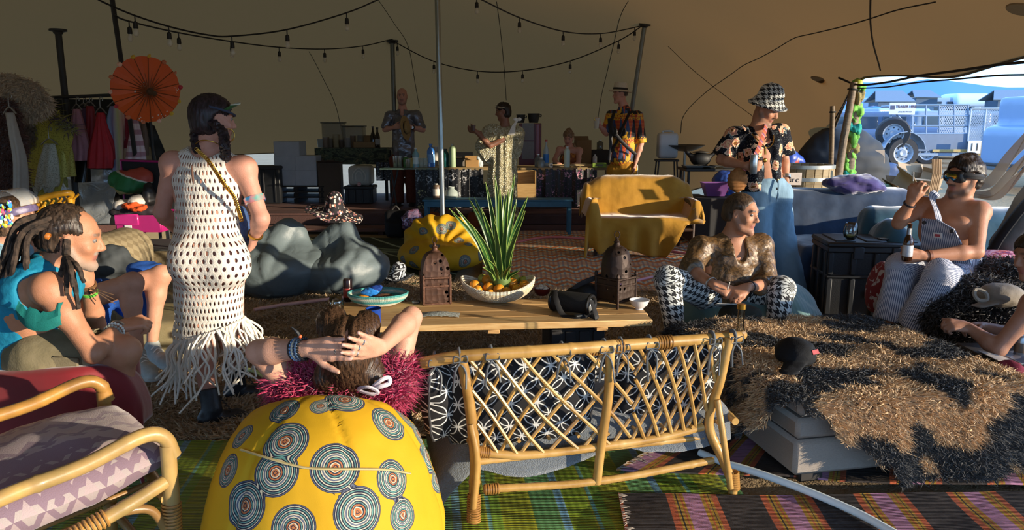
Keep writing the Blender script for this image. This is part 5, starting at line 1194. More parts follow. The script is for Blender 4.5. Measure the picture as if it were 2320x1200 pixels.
def woman_sequins():
 Y=11.0;o=T('person','woman in a long cream sequinned gown with white flowers in her dark hair','person',(-.15,11.0,.03),'people standing')
 B=Blob(.02);sk=SK['brown'];hc=J(1139,253,Y);f=nrm(A(-.9,-.15,-.18));u=nrm(A(-.08,0,1));nk=J(1144,284,Y);head(B,hc,f,u,1.,sk,srgb('#1a120c'),neck=nk)
 shL,shR=J(1112,302,Y-.02),J(1172,302,Y);pel,ch=J(1140,400,Y),J(1140,320,Y);hips=(J(1126,410,Y),J(1154,410,Y));fw=nrm(A(-.4,.9,0));torso(B,pel,ch,nk,(shL,shR),hips,fw,1.,sk,bust=1.)
 elL,wrL=J(1098,330,Y-.05),J(1088,300,Y-.22);elR,wrR=J(1110,330,Y-.25),J(1078,298,Y-.3);arm(B,shL,elL,wrL,1.,sk);arm(B,shR,elR,wrR,1.,sk)
 hand(B,wrL,A(-1,.1,.15),(0,.2,1),(0,-1,0),1.05,(.4,.5,.5,.5));hand(B,wrR,A(-.9,.3,.3),(0,1,.3),(0,0,1),1.05,(.5,.5,.6,.6))
 al,ar=A(*J(1130,530,Y)[:2],.08),A(*J(1160,530,Y)[:2],.08);leg(B,hips[0],(hips[0]+al)/2,al,1,sk);leg(B,hips[1],(hips[1]+ar)/2,ar,1,sk);foot(B,al,(-.5,-.8,0));foot(B,ar,(.3,-.9,0));B.build('body',M_SKIN,o,vox=.011);eyes(o,hc,f,u)
 t=NT('sequin_cloth');v=t.voro(75,out='Color');q=t.sep(v);d=t.voro(75);nm=t.bump(t.add(t.mul(q[0],.9),d),.9,.02);sm=t.bsdf(t.ramp(q[1],[(.2,srgb('#b0a684')),(.6,srgb('#d5cda8')),(.95,srgb('#efe9cf'))]),.25,.45,nm)
 S=Blob(.06);S.cap(J(1140,318,Y),J(1138,400,Y),.20,.20,n=fw,f=.85);S.cap(J(1138,400,Y),J(1144,530,Y),.20,.21,n=fw,f=.9,fb=True);S.cap(J(1136,300,Y),J(1150,300,Y),.15,.14,k=.05,n=(0,0,1),f=.6);S.cap(shL,shR,.10,.09);S.cap(shL,elL,.13,.12,k=.08);S.cap(elL,J(1104,350,Y-.05),.12,.10,k=.08);S.cap(shR,J(1168,345,Y+.05),.10,.08,k=.06)
 S.ell(nk+A(0,0,.05),A(.11,.12,.07),k=.03,sub=True)
 def folds(V):a=np.arctan2(V[:,0]-(-.13),V[:,1]-Y);return+.013*np.sin(a*13+V[:,2]*1.2+1.3*wob(V*A(1,1,.3),4,3))*np.clip((1.75-V[:,2])/.4,.2,1)+.006*wob(V,18,2)
 S.build('gown',sm,o,vox=.012,disp=folds)
 H=Blob(.02);hairblob(H,hc,f,u,1.,.018,-.11,.03);H.build('hair',hairmat('#15100c','#3a2b20'),o,vox=.011,disp=strands(hc,u,.006));r=random.Random(8);rr_=nrm(np.cross(f,u))
 for k in range(15):
  a=-1.5+k*.21;c=hc+u*.055+f*(.105*math.cos(a*.9)-.02)+rr_*(.10*math.sin(a*1.0))+u*(.045*math.cos(a)-.02)+A(*[r.gauss(0,.008) for _ in range(3)]);m=MB()
  for j in range(5):d=nrm(A(math.cos(j*1.257),math.sin(j*1.257),.4));m.ell(c+d*.014,A(.013,.013,.006),6,4)
  m.col=(.8,.7,.3);m.build('hair_flower',plain('#e2d8c4',.7,.1),o)
 m=MB();c=J(1172,272,Y-.1);p0=J(1160,285,Y-.12)
 for q in(-1,1):m.ell(c+A(q*.028,0,.012),A(.034,.014,.026),8,6)
 m.sheet([[c+A(-.015,0,0),c+A(.015,0,0)],[J(1160,285,Y-.14),J(1168,285,Y-.14)],[J(1150,305,Y-.2),J(1166,305,Y-.22)]],.006);m.build('ribbon_bow',plain('#e6e2da',.6),o)['kind']='stuff'
 g=T('drinking_cup','small cup held up by the woman in the sequinned gown','cup',J(1072,296,Y-.33));m=MB();m.lathe([(0,0),(.03,0),(.036,.08),(.033,.08),(.028,.006),(0,.006)],J(1072,296,Y-.32),12);m.build('cup',plain('#5a3a2c',.4),g)
woman_sequins()
def man_fedora():
 Y=11.2;o=T('person','man in a cream hat and orange patterned shirt raising a plastic cup','person',(1.63,11.2,.0),'people standing');zb=.06
 B=Blob(.02);sk=SK['pink'];hc=J(1405,215,Y);f=nrm(A(-.94,-.32,0));u=A(0,0,1);nk=J(1414,246,Y);head(B,hc,f,u,1.05,sk,neck=nk,beard=None)
 shL,shR=J(1386,262,Y+.08),J(1444,262,Y-.06);pel,ch=J(1410,372,Y),J(1412,295,Y);hips=(J(1394,388,Y+.03),J(1424,388,Y-.02));fw=nrm(A(-.6,-.8,0));torso(B,pel,ch,nk,(shL,shR),hips,fw,1.12,sk,belly=.6)
 elL,wrL=J(1374,302,Y+.02),J(1358,284,Y-.12);elR,wrR=J(1452,325,Y-.06),J(1440,368,Y-.12);arm(B,shL,elL,wrL,1.1,sk);arm(B,shR,elR,wrR,1.15,sk)
 hand(B,wrL,A(-.3,-.3,1),(-.8,-.5,0),(.6,-.7,.2),1.1,(.8,.9,1.,1.1),thumb=(.3,.8,.6));hand(B,wrR,A(-.15,-.1,-1),(-.9,0,0),(0,-1,0),1.12)
 al,ar=A(*J(1394,520,Y+.05)[:2],.1+zb),A(*J(1426,520,Y-.02)[:2],.1+zb);kl,kr=(hips[0]+al)/2,(hips[1]+ar)/2;leg(B,hips[0],kl,al,1,sk);leg(B,hips[1],kr,ar,1,sk);B.build('body',M_SKIN,o,vox=.011);eyes(o,hc,f,u)
 t=NT('wax_print');s=t.sep(t.co('Object'));k,y,r_,b,og=srgb('#17151a'),srgb('#d09a1e'),srgb('#a8321f'),srgb('#33466b'),srgb('#c2611f')
 saw=t.math('PINGPONG',t.mul(s[0],11),.5);zz=t.fr(t.mul(s[2],2.9));tri=t.lt(saw,t.mul(zz,.5));ln=t.gt(t.math('SINE',t.mul(s[2],300)),.2)
 c=t.mix(tri,t.ramp(t.noise(3,2),[(.4,k),(.52,b)],'CONSTANT'),t.mix(ln,r_,og));sc=t.voro(26,feature='DISTANCE_TO_EDGE');c=t.mix(t.mul(t.lt(t.fr(t.add(zz,.22)),.28),t.gt(sc,.12)),c,y);c=t.mix(t.gt(t.noise(4.5,2),.62),c,y)
 sm=t.bsdf(c,.7,0,t.bump(t.noise(16,3),.3,.02));S=Blob(.04);S.cap(pel+A(0,0,.02),ch,.185,.185,n=fw,f=.82,fa=True);S.cap(ch,nk-A(0,0,.02),.185,.09,n=fw,f=.76);S.cap(shL,shR,.078,k=.04);S.ell(pel+fw*.08+A(0,0,.12),A(.14,.12,.15),k=.05)
 for a,e in((shL,elL),(shR,elR)):S.cap(a-A(0,0,.005),a+(e-a)*.98,.083,.086,fb=True,k=.025)
 sh=S.build('shirt',sm,o,vox=.012,disp=wrinkle(.008,14,6));m=MB();g=[]
 for a in np.linspace(-2.2,2.2,14):d=nrm(fw*math.cos(a+PI)+np.cross(fw,A(0,0,1))*math.sin(a+PI));g.append([nk+d*.075-A(0,0,.03),nk+d*.085+A(0,0,.03)])
 m.sheet(g,.006);m.build('collar',plain('#b4552a',.7,.5,60),sh)
 tm=cloth_mat('mustard_twill','#c08a2a','#98681c',.8);tr=trousers(o,'trousers',tm,[(hips[0],kl,al),(hips[1],kr,ar)],pel-A(0,0,.05),fw,(.118,.095,.08),.014,7,up=.12,wr=.17)
 m=MB();m.tube(spline([hips[1]+A(.12,-.05,.10),hips[1]+A(.125,-.05,-.1),kr+A(.10,-.03,0)],6),.008,5);m.build('side_stripe',plain('#e2d9c2',.7),tr)
 for a in(al,ar):shoe(o,'shoe',a-A(0,0,.03),fw,cloth_mat('shoe_leather','#4a3526','#2d2018'),1.1)
# black harness straps with round lens cases
 st=plain('#141316',.6,.2);m=MB();
 for pts in([J(1392,250,Y-.02),J(1386,285,Y-.24),J(1408,320,Y-.26),J(1440,350,Y-.22)],[J(1428,252,Y-.12),J(1412,285,Y-.26),J(1398,320,Y-.22),J(1378,350,Y-.14)],[J(1380,268,Y-.12),J(1384,320,Y-.17),J(1380,362,Y-.16)]):m.tube(spline(pts,6),.024,6,flat=.35)
 m.build('harness_strap',st,o)['kind']='stuff'
 for px,py in((1391,298),(1411,298)):m=MB();m.lathe([(0,0),(.062,0),(.066,.012),(.06,.024),(0,.026)],J(px,py,Y-.24),18,fw);m.build('harness_disc',st,o)
 H=Blob(.02);hairblob(H,hc,f,u,1.05,.005,-.02,.05);H.build('hair',hairmat('#33261e','#5a4636'),o,vox=.011)
 cm=cloth_mat('cream_straw','#d8cfbd','#b9ae98',.8,.5,70);h=T('panama_hat','cream hat with black band worn by the man in the orange shirt','hat',hc+A(0,0,.05));c=hc+u*.052;ax=nrm(A(.07,0,1));m=MB();m.lathe([(.088,.012),(.112,.008),(.17,-.008),(.172,-.002),(.112,.018),(.104,.024),(.100,.09),(.088,.125),(.05,.118),(0,.112)],c,30,ax);m.build('crown',cm,h);m=MB();m.lathe([(.108,.02),(.109,.024),(.106,.05),(.103,.05)],c,30,ax);m.build('hat_band',plain('#1b1819',.7),h)
 g=T('plastic_cup','clear plastic cup raised by the man in the orange shirt','cup',J(1351,291,Y-.2));c=J(1351,291,Y-.2);m=MB();m.lathe([(0,0),(.033,0),(.048,.15),(.050,.152),(.045,.15),(.031,.004),(0,.004)],c,18);t=NT('clear_plastic');m.build('cup',t.bsdf(srgb('#d8d2c4'),.1,alpha=.55,spec=.7),g);m=MB();m.lathe([(0,.006),(.032,.006),(.042,.105),(0,.105)],c,16);m.build('drink',plain('#b8a36a',.2,.1),g);m=MB();m.lathe([(0,0),(.026,0),(.026,.008),(0,.008)],c+A(-.02,-.02,.13),14,(.4,-.6,.5));m.build('lemon_slice',plain('#d8b93a',.4),g)
man_fedora()
def woman_bar():
 Y=12.6;o=T('person','woman with a topknot and orange halter top leaning over the bar','person',(.95,12.8,.28),'people standing')
 B=Blob(.02);sk=SK['pink'];hc=J(1288,312,Y);f=nrm(A(-.25,-.85,-.45));u=nrm(A(-.05,-.4,.9));nk=J(1290,335,Y+.05);head(B,hc,f,u,.98,sk,neck=nk,nr=.05)
 shL,shR=J(1268,340,Y),J(1312,342,Y);pel,ch=J(1292,418,Y+.2),J(1290,362,Y+.05);hips=(J(1280,425,Y+.2),J(1304,425,Y+.2));fw=nrm(A(-.1,-1,-.1));torso(B,pel,ch,nk,(shL,shR),hips,fw,.95,sk,bust=1.1)
 elL,wrL=J(1256,362,Y-.15),J(1262,368,Y-.35);elR,wrR=J(1310,372,Y-.15),J(1296,374,Y-.4);arm(B,shL,elL,wrL,1.,sk);arm(B,shR,elR,wrR,1.,sk);hand(B,wrL,A(.3,-1,-.1),(0,0,-1),(1,0,0),.95);hand(B,wrR,A(-.4,-1,-.1),(0,0,-1),(-1,0,0),.95)
 al,ar=hips[0]*1,hips[1]*1;al[2]=ar[2]=.37;leg(B,hips[0],(hips[0]+al)/2,al,.95,sk);leg(B,hips[1],(hips[1]+ar)/2,ar,.95,sk);foot(B,al,fw);foot(B,ar,fw);B.build('body',M_SKIN,o,vox=.012);eyes(o,hc,f,u)
 t=NT('halter_print');v=t.voro(16);tm=t.bsdf(t.ramp(v,[(.15,srgb('#6a2f14')),(.3,srgb('#c27a22')),(.55,srgb('#7d3c18'))]),.7);S=Blob(.03);S.cap(pel,ch,.165,.165,n=fw,f=.82);S.cap(ch,nk-A(0,0,.05),.16,.06,n=fw,f=.8)
 for q in(-1,1):S.ell(ch+fw*.085+A(q*.07,0,-.02),.072,k=.04)
 S.build('halter_top',tm,o,vox=.012,disp=wrinkle(.004,16,3));trousers(o,'trousers',cloth_mat('orange_cotton','#8a4a22','#5e3016'),[(hips[0],(hips[0]+al)/2,al),(hips[1],(hips[1]+ar)/2,ar)],pel,fw,(.11,.09,.08),.014,3)
 H=Blob(.02);hairblob(H,hc,f,u,.98,.016,-.10,.05);H.ell(hc+u*.13-f*.02,A(.045,.045,.035),k=.03);H.cap(nk+A(.06,.02,.04),J(1316,360,Y-.02),.04,.02,k=.03);H.cap(nk+A(-.06,.0,.02),J(1272,360,Y-.04),.03,.015,k=.03);H.build('hair',hairmat('#5a4030','#a88662'),o,vox=.011,disp=strands(hc,u,.008))
woman_bar()
def man_bucket():
 Y=6.5;o=T('person','man in a houndstooth bucket hat, open floral shirt and wide pale jeans','person',(2.2,6.5,0),'people standing')
 B=Blob(.02);sk=SK['tan'];hc=J(1737,248,Y);f=nrm(A(.62,-.62,-.42));u=nrm(A(.25,-.2,1));nk=J(1716,298,Y);head(B,hc,f,u,1.05,sk,srgb('#3a2a1e'),srgb('#7a5a44'),neck=nk,nr=.062)
 shL,shR=J(1664,308,Y-.02),J(1768,300,Y+.12);pel,ch=J(1736,405,Y),J(1722,335,Y);hips=(J(1715,440,Y),J(1760,440,Y+.05));fw=nrm(A(.35,-.93,0));torso(B,pel,ch,nk,(shL,shR),hips,fw,1.08,sk)
 B.cap(pel,pel+(ch-pel)*.6,.135,.14,n=fw,f=.78);elL,wrL=J(1634,362,Y-.05),J(1690,376,Y-.27);elR,wrR=J(1776,360,Y+.12),J(1780,408,Y+.02);arm(B,shL,elL,wrL,1.15,sk);arm(B,shR,elR,wrR,1.1,sk)
 hand(B,wrL,A(.95,-.15,.0),(.1,1,0),(0,0,1),1.1,(.9,1.,1.,1.1),thumb=(.5,.7,.5));hand(B,wrR,A(.03,-.1,-1),(-1,0,0),(0,-1,0),1.08,(.3,.4,.45,.5))
 al,ar=J(1722,672,Y-.05),J(1788,665,Y+.08);al[2]=ar[2]=.10;kl,kr=J(1720,560,Y-.06),J(1772,545,Y+.04);leg(B,hips[0],kl,al,1.,sk);leg(B,hips[1],kr,ar,1.,sk)
 for q in(-1,1):B.paint(ch+fw*.13+A(q*.075,-.02,-.02),ch+fw*.13+A(q*.075,-.02,-.02),.014,srgb('#8a4f3c'))
 B.build('body',M_SKIN,o,vox=.0095);eyes(o,hc,f,u,1.05)
 t=NT('floral_rayon');co=t.co('Object');v=t.voro(8.6,co,rand=.9);an=t.noise(34,3);d=t.add(v,t.mul(t.math('SUBTRACT',an,.5),.62));big=t.ramp(d,[(0,srgb('#7a4a22')),(.10,srgb('#d9b088')),(.20,srgb('#c07d68')),(.30,srgb('#dcc3a4')),(.37,srgb('#15171f'))],'CONSTANT')
 lf=t.gt(t.noise(17,3),.64);dots=t.lt(t.voro(120),.16);bg=t.lt(d,.37);c=t.mix(t.mul(lf,t.math('SUBTRACT',1.,bg)),big,srgb('#6f7f84'));c=t.mix(t.mul(dots,t.math('SUBTRACT',1.,bg)),c,srgb('#a9a7a0'));fm=t.bsdf(c,.85,0,t.bump(t.noise(14,3),.3,.02),spec=.15)
 S=Blob(.04);S.cap(J(1722,430,Y),ch,.185,.19,n=fw,f=.85,fa=True);S.cap(ch,nk-A(0,0,.02),.185,.09,n=fw,f=.76);S.cap(shL,shR,.076,k=.04)
 for a,e in((shL,elL),(shR,elR)):S.cap(a-A(0,0,.005),a+(e-a)*.86,.086,.100,fb=True,k=.025)
 S.cap(J(1742,300,Y-.2),J(1752,350,Y-.22),.05,.11,sub=True,k=.015);S.cap(J(1752,350,Y-.22),J(1752,470,Y-.22),.105,.12,sub=True,k=.015);S.cap(nk+A(0,0,.02),nk+A(.05,-.2,-.06),.07,.05,sub=True,k=.01)
 sh=S.build('shirt',fm,o,vox=.0105,disp=wrinkle(.009,13,9));m=MB()
 for q,pts in((0,[J(1694,288,Y-.10),J(1712,318,Y-.20),J(1735,335,Y-.22)]),(1,[J(1748,286,Y-.02),J(1756,312,Y-.12),J(1752,330,Y-.18)])):m.sheet([[p,p+A(-.05 if q==0 else.05,.02,.02)] for p in spline(pts,4)],.006)
 m.build('collar',fm,sh)['kind']='stuff'
 t=NT('light_denim');n=t.noise(5,4);w=t.math('SINE',t.mul(t.sep(t.co())[0],900));jm=t.bsdf(t.mix(n,srgb('#5c7f99'),srgb('#8caabd')),.85,0,t.bump(t.add(w,t.noise(90,2)),.2,.003))
 jn=trousers(o,'jeans',jm,[(hips[0],kl,al),(hips[1],kr,ar)],pel-A(0,0,.02),fw,(.122,.112,.16),.011,5,up=.03,wr=.165,amp=.009);m=MB();zf=[pel+fw*.155+A(0,0,0),pel+fw*.165-A(0,0,.08),pel+fw*.15-A(0,0,.18)];m.tube(spline(zf,5),.008,5);m.build('fly_seam',jm,jn)
 m=MB();m.lathe([(0,0),(.009,0),(.008,.006),(0,.007)],pel+fw*.150+A(0,0,.0),10,fw);m.build('jeans_button',GOLD,jn)
 for a in(al,ar):shoe(o,'shoe',a-A(0,0,.03),fw,cloth_mat('dark_suede','#3a2f28','#241c18'),1.15)
# hat
 hm=houndstooth(26.,'Object');h=T('bucket_hat','fuzzy black and white houndstooth bucket hat on the man in jeans','hat',hc+u*.1);c=hc+u*.035-f*.005;ax=nrm(u+A(.0,0,.1));Bh=Blob(.02);x,y,z=frame(ax);c=c+ax*.025;Bh.cap(c,c+ax*.055,.122,.108);Bh.cap(c-ax*.02,c+ax*.0,.168,.130,n=ax,f=.30,k=.03);Bh.ell(c-ax*.09,A(.15,.15,.10),np.stack([x,y,z],1),k=.02,sub=True)
 Bh.build('felt',hm,h,vox=.008,disp=lambda V:.005*wob(V,50,2)+.006*wob(V,12,5))
# pipe-like moustache fringe, pendant, woven strap and bag, watch, can
 m=MB();m.tube(spline([J(1700,300,Y-.1),J(1726,325,Y-.205),J(1738,335,Y-.21),J(1752,322,Y-.19),J(1752,296,Y-.05)],6),.004,5);m.tube(spline([J(1733,335,Y-.21),J(1734,350,Y-.215)],4),.009,6);m.ell(J(1733,363,Y-.20),A(.018,.014,.02),8,6);m.build('pendant_cord',GOLD,o)['kind']='stuff'
 t=NT('woven_strap');s=t.sep(t.co());sm=t.bsdf(t.ramp(t.fr(t.mul(t.add(s[2],s[0]),14)),[(0,srgb('#a84a3a')),(.35,srgb('#c9807a')),(.5,srgb('#7a4a72')),(.7,srgb('#b8623a'))],'CONSTANT'),.8)
 b=T('woven_bag','small woven shoulder bag on a pink strap across the open floral shirt','bag',J(1672,400,Y-.25));m=MB();m.tube(spline([J(1736,283,Y-.02),J(1732,300,Y-.22),J(1712,350,Y-.255),J(1686,385,Y-.26),J(1672,398,Y-.25)],8),.022,6,flat=.25,hint=(0,1,0));m.build('strap',sm,b)
 Bb=Blob(.02);Bb.ell(J(1671,408,Y-.27),A(.085,.045,.10));Bb.build('pouch',cloth_mat('tan_wicker','#a8713c','#6a4320',.7,.8,50),b,vox=.01,disp=lambda V:.004*np.sin(V[:,2]*220));band(o,'watch',wrR+A(0,0,.03),wrR-elR,.036,.028,SILVER)
 cn=T('drink_can','slim silver can in the hand of the man in the floral shirt','can',J(1706,392,Y-.32));m=MB();m.lathe([(0,0),(.026,0),(.030,.008),(.030,.145),(.025,.158),(.024,.155),(0,.153)],J(1706,394,Y-.325),16);m.build('can',plain('#9aa3a6',.25,.3,30,metal=.7),cn)
man_bucket()
def man_houndstooth():
 Y=4.95;o=T('person','man in a brown satin shirt and houndstooth trousers sitting on the teal beanbag','person',(1.5,5.05,0),'people sitting')
 B=Blob(.02);sk=SK['tan'];hc=J(1682,485,Y-.03);f=nrm(A(.70,-.70,-.12));u=nrm(A(.05,0,1));nk=J(1660,542,Y+.03);head(B,hc,f,u,1.05,sk,srgb('#2f2119'),neck=nk,nr=.064,beard=srgb('#96664b'))
 shL,shR=J(1590,560,Y+.02),J(1722,555,Y+.06);pel,ch=J(1650,660,Y+.08),J(1655,590,Y+.03);hips=(J(1615,672,Y+.05),J(1690,672,Y+.08));fw=nrm(A(.05,-1,.0));torso(B,pel,ch,nk,(shL,shR),hips,fw,1.08,sk,belly=.5)
 elL,wrL=J(1566,612,Y-.10),J(1618,645,Y-.34);elR,wrR=J(1736,645,Y-.08),J(1694,650,Y-.36);arm(B,shL,elL,wrL,1.04,sk);arm(B,shR,elR,wrR,1.04,sk)
 hand(B,wrL,A(.85,-.3,-.35),(.5,.3,-.6),(.2,-.6,.6),1.08,(.8,.9,1.,1.1),thumb=(.4,.8,.3));hand(B,wrR,A(-.85,-.3,-.3),(-.3,.3,-.8),(-.2,-.6,.6),1.08,(.8,.9,1.,1.1),thumb=(.4,.8,.3))
 knL,anL=J(1512,632,Y-.25),J(1528,742,Y-.28);knR,anR=J(1772,655,Y-.20),J(1756,750,Y-.25);leg(B,hips[0],knL,anL,1.05,sk);leg(B,hips[1],knR,anR,1.05,sk);
 for a in(anL,anR):foot(B,a-A(0,0,.05),(0,-1,-.1),1.05)
 B.build('body',M_SKIN,o,vox=.0085);eyes(o,hc,f,u,1.05)
 P=Blob(.03)
 for h,k,a in((hips[0],knL,anL),(hips[1],knR,anR)):P.cap(h,k,.112,.082);P.cap(k,a,.080,.068,fb=True)
 P.cap(hips[0],hips[1],.12,k=.05);P.build('trousers',houndstooth(21.),o,vox=.010,disp=wrinkle(.006,18,2),uv=True)
 t=NT('bronze_satin');n=t.noise(13,5,dist=1.8);v=t.noise(34,4,dist=1.);c=t.ramp(n,[(.3,srgb('#2e2014')),(.48,srgb('#7a5a34')),(.56,srgb('#46331f')),(.7,srgb('#a5825a'))]);sm=t.bsdf(t.mix(t.mul(v,.4),c,srgb('#3a2b1c')),.46,.1,t.bump(t.noise(15,3),.5,.03),spec=.6)
 S=Blob(.035);S.cap(pel+A(0,0,-.03),ch,.185,.182,n=fw,f=.86);S.cap(ch,nk-A(0,0,.01),.178,.09,n=fw,f=.76);S.cap(shL-A(0,0,.004),shR-A(0,0,.004),.078,k=.04);S.ell(pel+A(0,-.07,.09),A(.15,.12,.14),k=.05)
 for a,e,w in((shL,elL,wrL),(shR,elR,wrR)):S.cap(a-A(0,0,.002),e,.083,.074,k=.03)
 S.cap(elL,elL+(wrL-elL)*.15,.074,.074,fb=True);S.cap(elR,elR+(wrR-elR)*.35,.074,.068,fb=True);S.cap(nk+A(.01,-.04,.0),nk+A(.03,-.21,-.15),.055,.018,sub=True,k=.01)
 sh=S.build('shirt',sm,o,vox=.0095,disp=wrinkle(.010,15,7));m=MB()
 for q in(-1,1):m.sheet([[nk+A(q*.05,-.02,.035),nk+A(q*.10,.02,.01)],[nk+A(q*.065+.01,-.09,-.02),nk+A(q*.125,-.05,-.04)],[nk+A(q*.05+.02,-.155,-.09),nk+A(q*.10,-.135,-.085)]],.007)
 m.build('collar',sm,sh)['kind']='stuff'
 H=Blob(.02);hairblob(H,hc-f*.012,f,u,1.05,.012,-.06,.10);H.ell(hc-f*.11-u*.02,A(.03,.03,.045),k=.03);H.build('hair',hairmat('#2a2018','#5a4634'),o,vox=.008,disp=strands(hc,u,.002))
 for w,e in((wrL,elL),(wrR,elR)):d=nrm(w-e);band(o,'bracelet',w-d*.03,d,.037,.012,SILVER if w is wrL else plain('#2a2422',.6))
 m=MB();m.tube([wrL+A(.07,-.05,-.02),wrL+A(.075,-.075,.03)],.004,6);m.build('cigarette',plain('#d8d2c4',.7),o)
 c=T('flat_cap','dark olive cap lying on the teal beanbag between the houndstooth legs','cap',J(1665,715,Y-.5));Bc=Blob(.04);Bc.ell(J(1678,712,Y-.45),A(.13,.12,.065));Bc.cap(J(1640,722,Y-.52),J(1610,728,Y-.54),.05,.03,n=(0,0,1),f=.35);Bc.build('cap_cloth',cloth_mat('olive_wool','#2b2c24','#1c1d18',.9),c,vox=.009,disp=wrinkle(.005,20,2))
 c=T('paper_slip','white paper slip tucked under the olive cap','paper',J(1632,693,Y-.38));m=MB();p=J(1638,692,Y-.40);m.sheet([[p+A(x,-.08*y,.03*y-.02*x) for y in np.linspace(0,1,4)] for x in np.linspace(-.06,.06,4)],.002);m.build('sheet',plain('#d6d4cc',.8,.05),c)
man_houndstooth()
def man_overalls():
 Y=5.1;o=T('person','shirtless man in striped overalls and mirrored goggles holding a beer bottle','person',(2.85,5.2,0),'people sitting')
 B=Blob(.02);sk=SK['tan'];hc=J(2182,402,Y);f=nrm(A(-.93,-.30,-.02));u=nrm(A(.08,0,1));nk=J(2170,452,Y+.02);head(B,hc,f,u,1.08,sk,srgb('#1c1410'),srgb('#4a3426'),neck=nk,nr=.066)
 shL,shR=J(2092,468,Y+.20),J(2218,480,Y-.10);pel,ch=J(2160,625,Y+.02),J(2150,520,Y+.02);hips=(J(2120,640,Y+.08),J(2165,645,Y-.12));fw=nrm(A(-.80,-.58,.0));torso(B,pel,ch,nk,(shL,shR),hips,fw,1.10,sk);B.ell(ch+fw*.10+A(0,.1,.07),A(.08,.09,.05),k=.06);B.ell(ch+fw*.085+A(.07,-.06,.07),A(.08,.09,.05),k=.05)
 elL,wrL=J(2036,505,Y-.0),J(2064,456,Y-.08);elR,wrR=J(2212,570,Y-.28),J(2092,580,Y-.30);arm(B,shL,elL,wrL,1.15,sk);arm(B,shR,elR,wrR,1.22,sk)
 hand(B,wrL,A(.12,-.15,1),(.7,.6,0),(.7,-.5,0),1.08,(.7,.8,1.,1.1),thumb=(.5,.8,.4));hand(B,wrR,A(-1,-.1,0),(.0,1,.1),(0,-.1,1),1.1,(1.0,1.05,1.1,1.15),thumb=(.3,.8,.6))
 knL,anL=J(2044,605,Y-.12),J(2020,725,Y-.15);knR,anR=J(2130,622,Y-.40),J(2076,740,Y-.32);leg(B,hips[0],knL,anL,1.05,sk);leg(B,hips[1],knR,anR,1.05,sk);B.build('body',M_SKIN,o,vox=.0085)
 t=NT('hickory_stripe');s=t.sep(t.attr('cloth','Vector'));st=t.gt(t.math('SINE',t.mul(s[0],2*PI/.0125)),.25);om=t.bsdf(t.mix(st,srgb('#c3c3cb'),srgb('#4d5873')),.85,0,t.bump(t.noise(60,3),.3,.006))
 P=Blob(.03);legs=((hips[0],knL,anL),(hips[1],knR,anR))
 for h,k,a in legs:P.cap(h,k,.118,.098);P.cap(k,a,.096,.115,fb=True)
 P.cap(hips[0],hips[1],.13,k=.05);P.cap(pel,pel+A(0,0,.10),.175,.165,n=fw,f=.84,k=.04);P.build('overalls',om,o,vox=.0095,disp=wrinkle(.008,16,4),uv=True)
 c0=pel+A(0,0,.12);r=nrm(np.cross(fw,A(0,0,1)));n_,m_=12,12;g=[];uv=[]
 for a in np.linspace(-1,1,n_):
  row=[]
  for b in np.linspace(0,1,m_):w=.17-.065*b;x=a*w;top=J(2128,498,Y-.13);p=c0*(1-b)+np.append(top[:2],top[2])*b;p=p+r*x+fw*(.155*(1-b)+.02*b-.35*x*x)+A(0,0,-.05*b*max(0,-a*1.0));row.append(p);uv.append((x,b*.3,0))
  g.append(row)
 m=MB();m.sheet(g,-.008);U=np.array(uv);bib=m.build('bib',om,o,attrs={'cloth':('FLOAT_VECTOR',np.vstack([U,U]))});m=MB();c=np.array(g[6][7])+fw*.012;R=np.stack([r,np.cross(fw,r),fw],1);m.box(c,(.06,.035,.006),R,.002);m.build('bib_label',plain('#d8d2cc',.7,.3,60),bib,label='white label with a red print')
 m=MB();m.box(c+fw*.005,(.035,.018,.003),R,.001);m.build('label_print',plain('#a8434a',.7),bib)
 for i in(1,10):m=MB();m.lathe([(0,0),(.014,0),(.012,.008),(0,.01)],np.array(g[i][10])+fw*.006,12,fw);m.build('bib_button',plain('#3a3a40',.4,metal=.6),bib)
 g2=[np.array(g[10][11]),J(2128,470,Y-.0),J(2112,440,Y+.10),J(2128,438,Y+.25)];q=spline([J(2128,500,Y-.16),J(2122,476,Y-.06),J(2112,448,Y+.06),J(2122,436,Y+.2)],8);m=MB();m.tube(q,.030,6,flat=.2,hint=(.2,-1,.3));m.build('shoulder_strap',om,o,attrs={'cloth':('FLOAT_VECTOR',np.array([(j*.02,i*.02,0) for i in range(len(q)) for j in range(6)]))})
 H=Blob(.02);hairblob(H,hc-f*.008,f,u,1.08,.022,-.07,.05);H.cap(hc+f*.05+u*.115,hc-f*.03+u*.125,.04,.045,k=.03);H.build('hair',hairmat('#15100d','#3b2d25'),o,vox=.008,disp=lambda V:.006*wob(V,55,3)+strands(hc,u,.004)(V))
 rr_=nrm(np.cross(f,u));t=NT('mirror_lens');im=t.bsdf(t.ramp(t.noise(9,2),[(.3,srgb('#1a3a5a')),(.45,srgb('#2a9ad0')),(.52,srgb('#d8b03a')),(.6,srgb('#3a6a3a')),(.7,srgb('#202840'))]),.06,.8);Bg=Blob(.02);R=np.stack([rr_,f,u],1);Bg.box(hc+f*.075+u*.010,A(.078,.035,.042),.03,R);go=Bg.build('goggles',plain('#141416',.4,.1),o,vox=.008);Bl=Blob(.02);Bl.ell(hc+f*.085+u*.010,A(.072,.035,.036),R);Bl.build('goggle_lens',im,go,vox=.006);m=MB();m.tube(ring(hc+u*.015-f*.005,u,.108,24),.016,6,closed=True,flat=1.3);m.build('goggle_strap',plain('#19191c',.7),go)
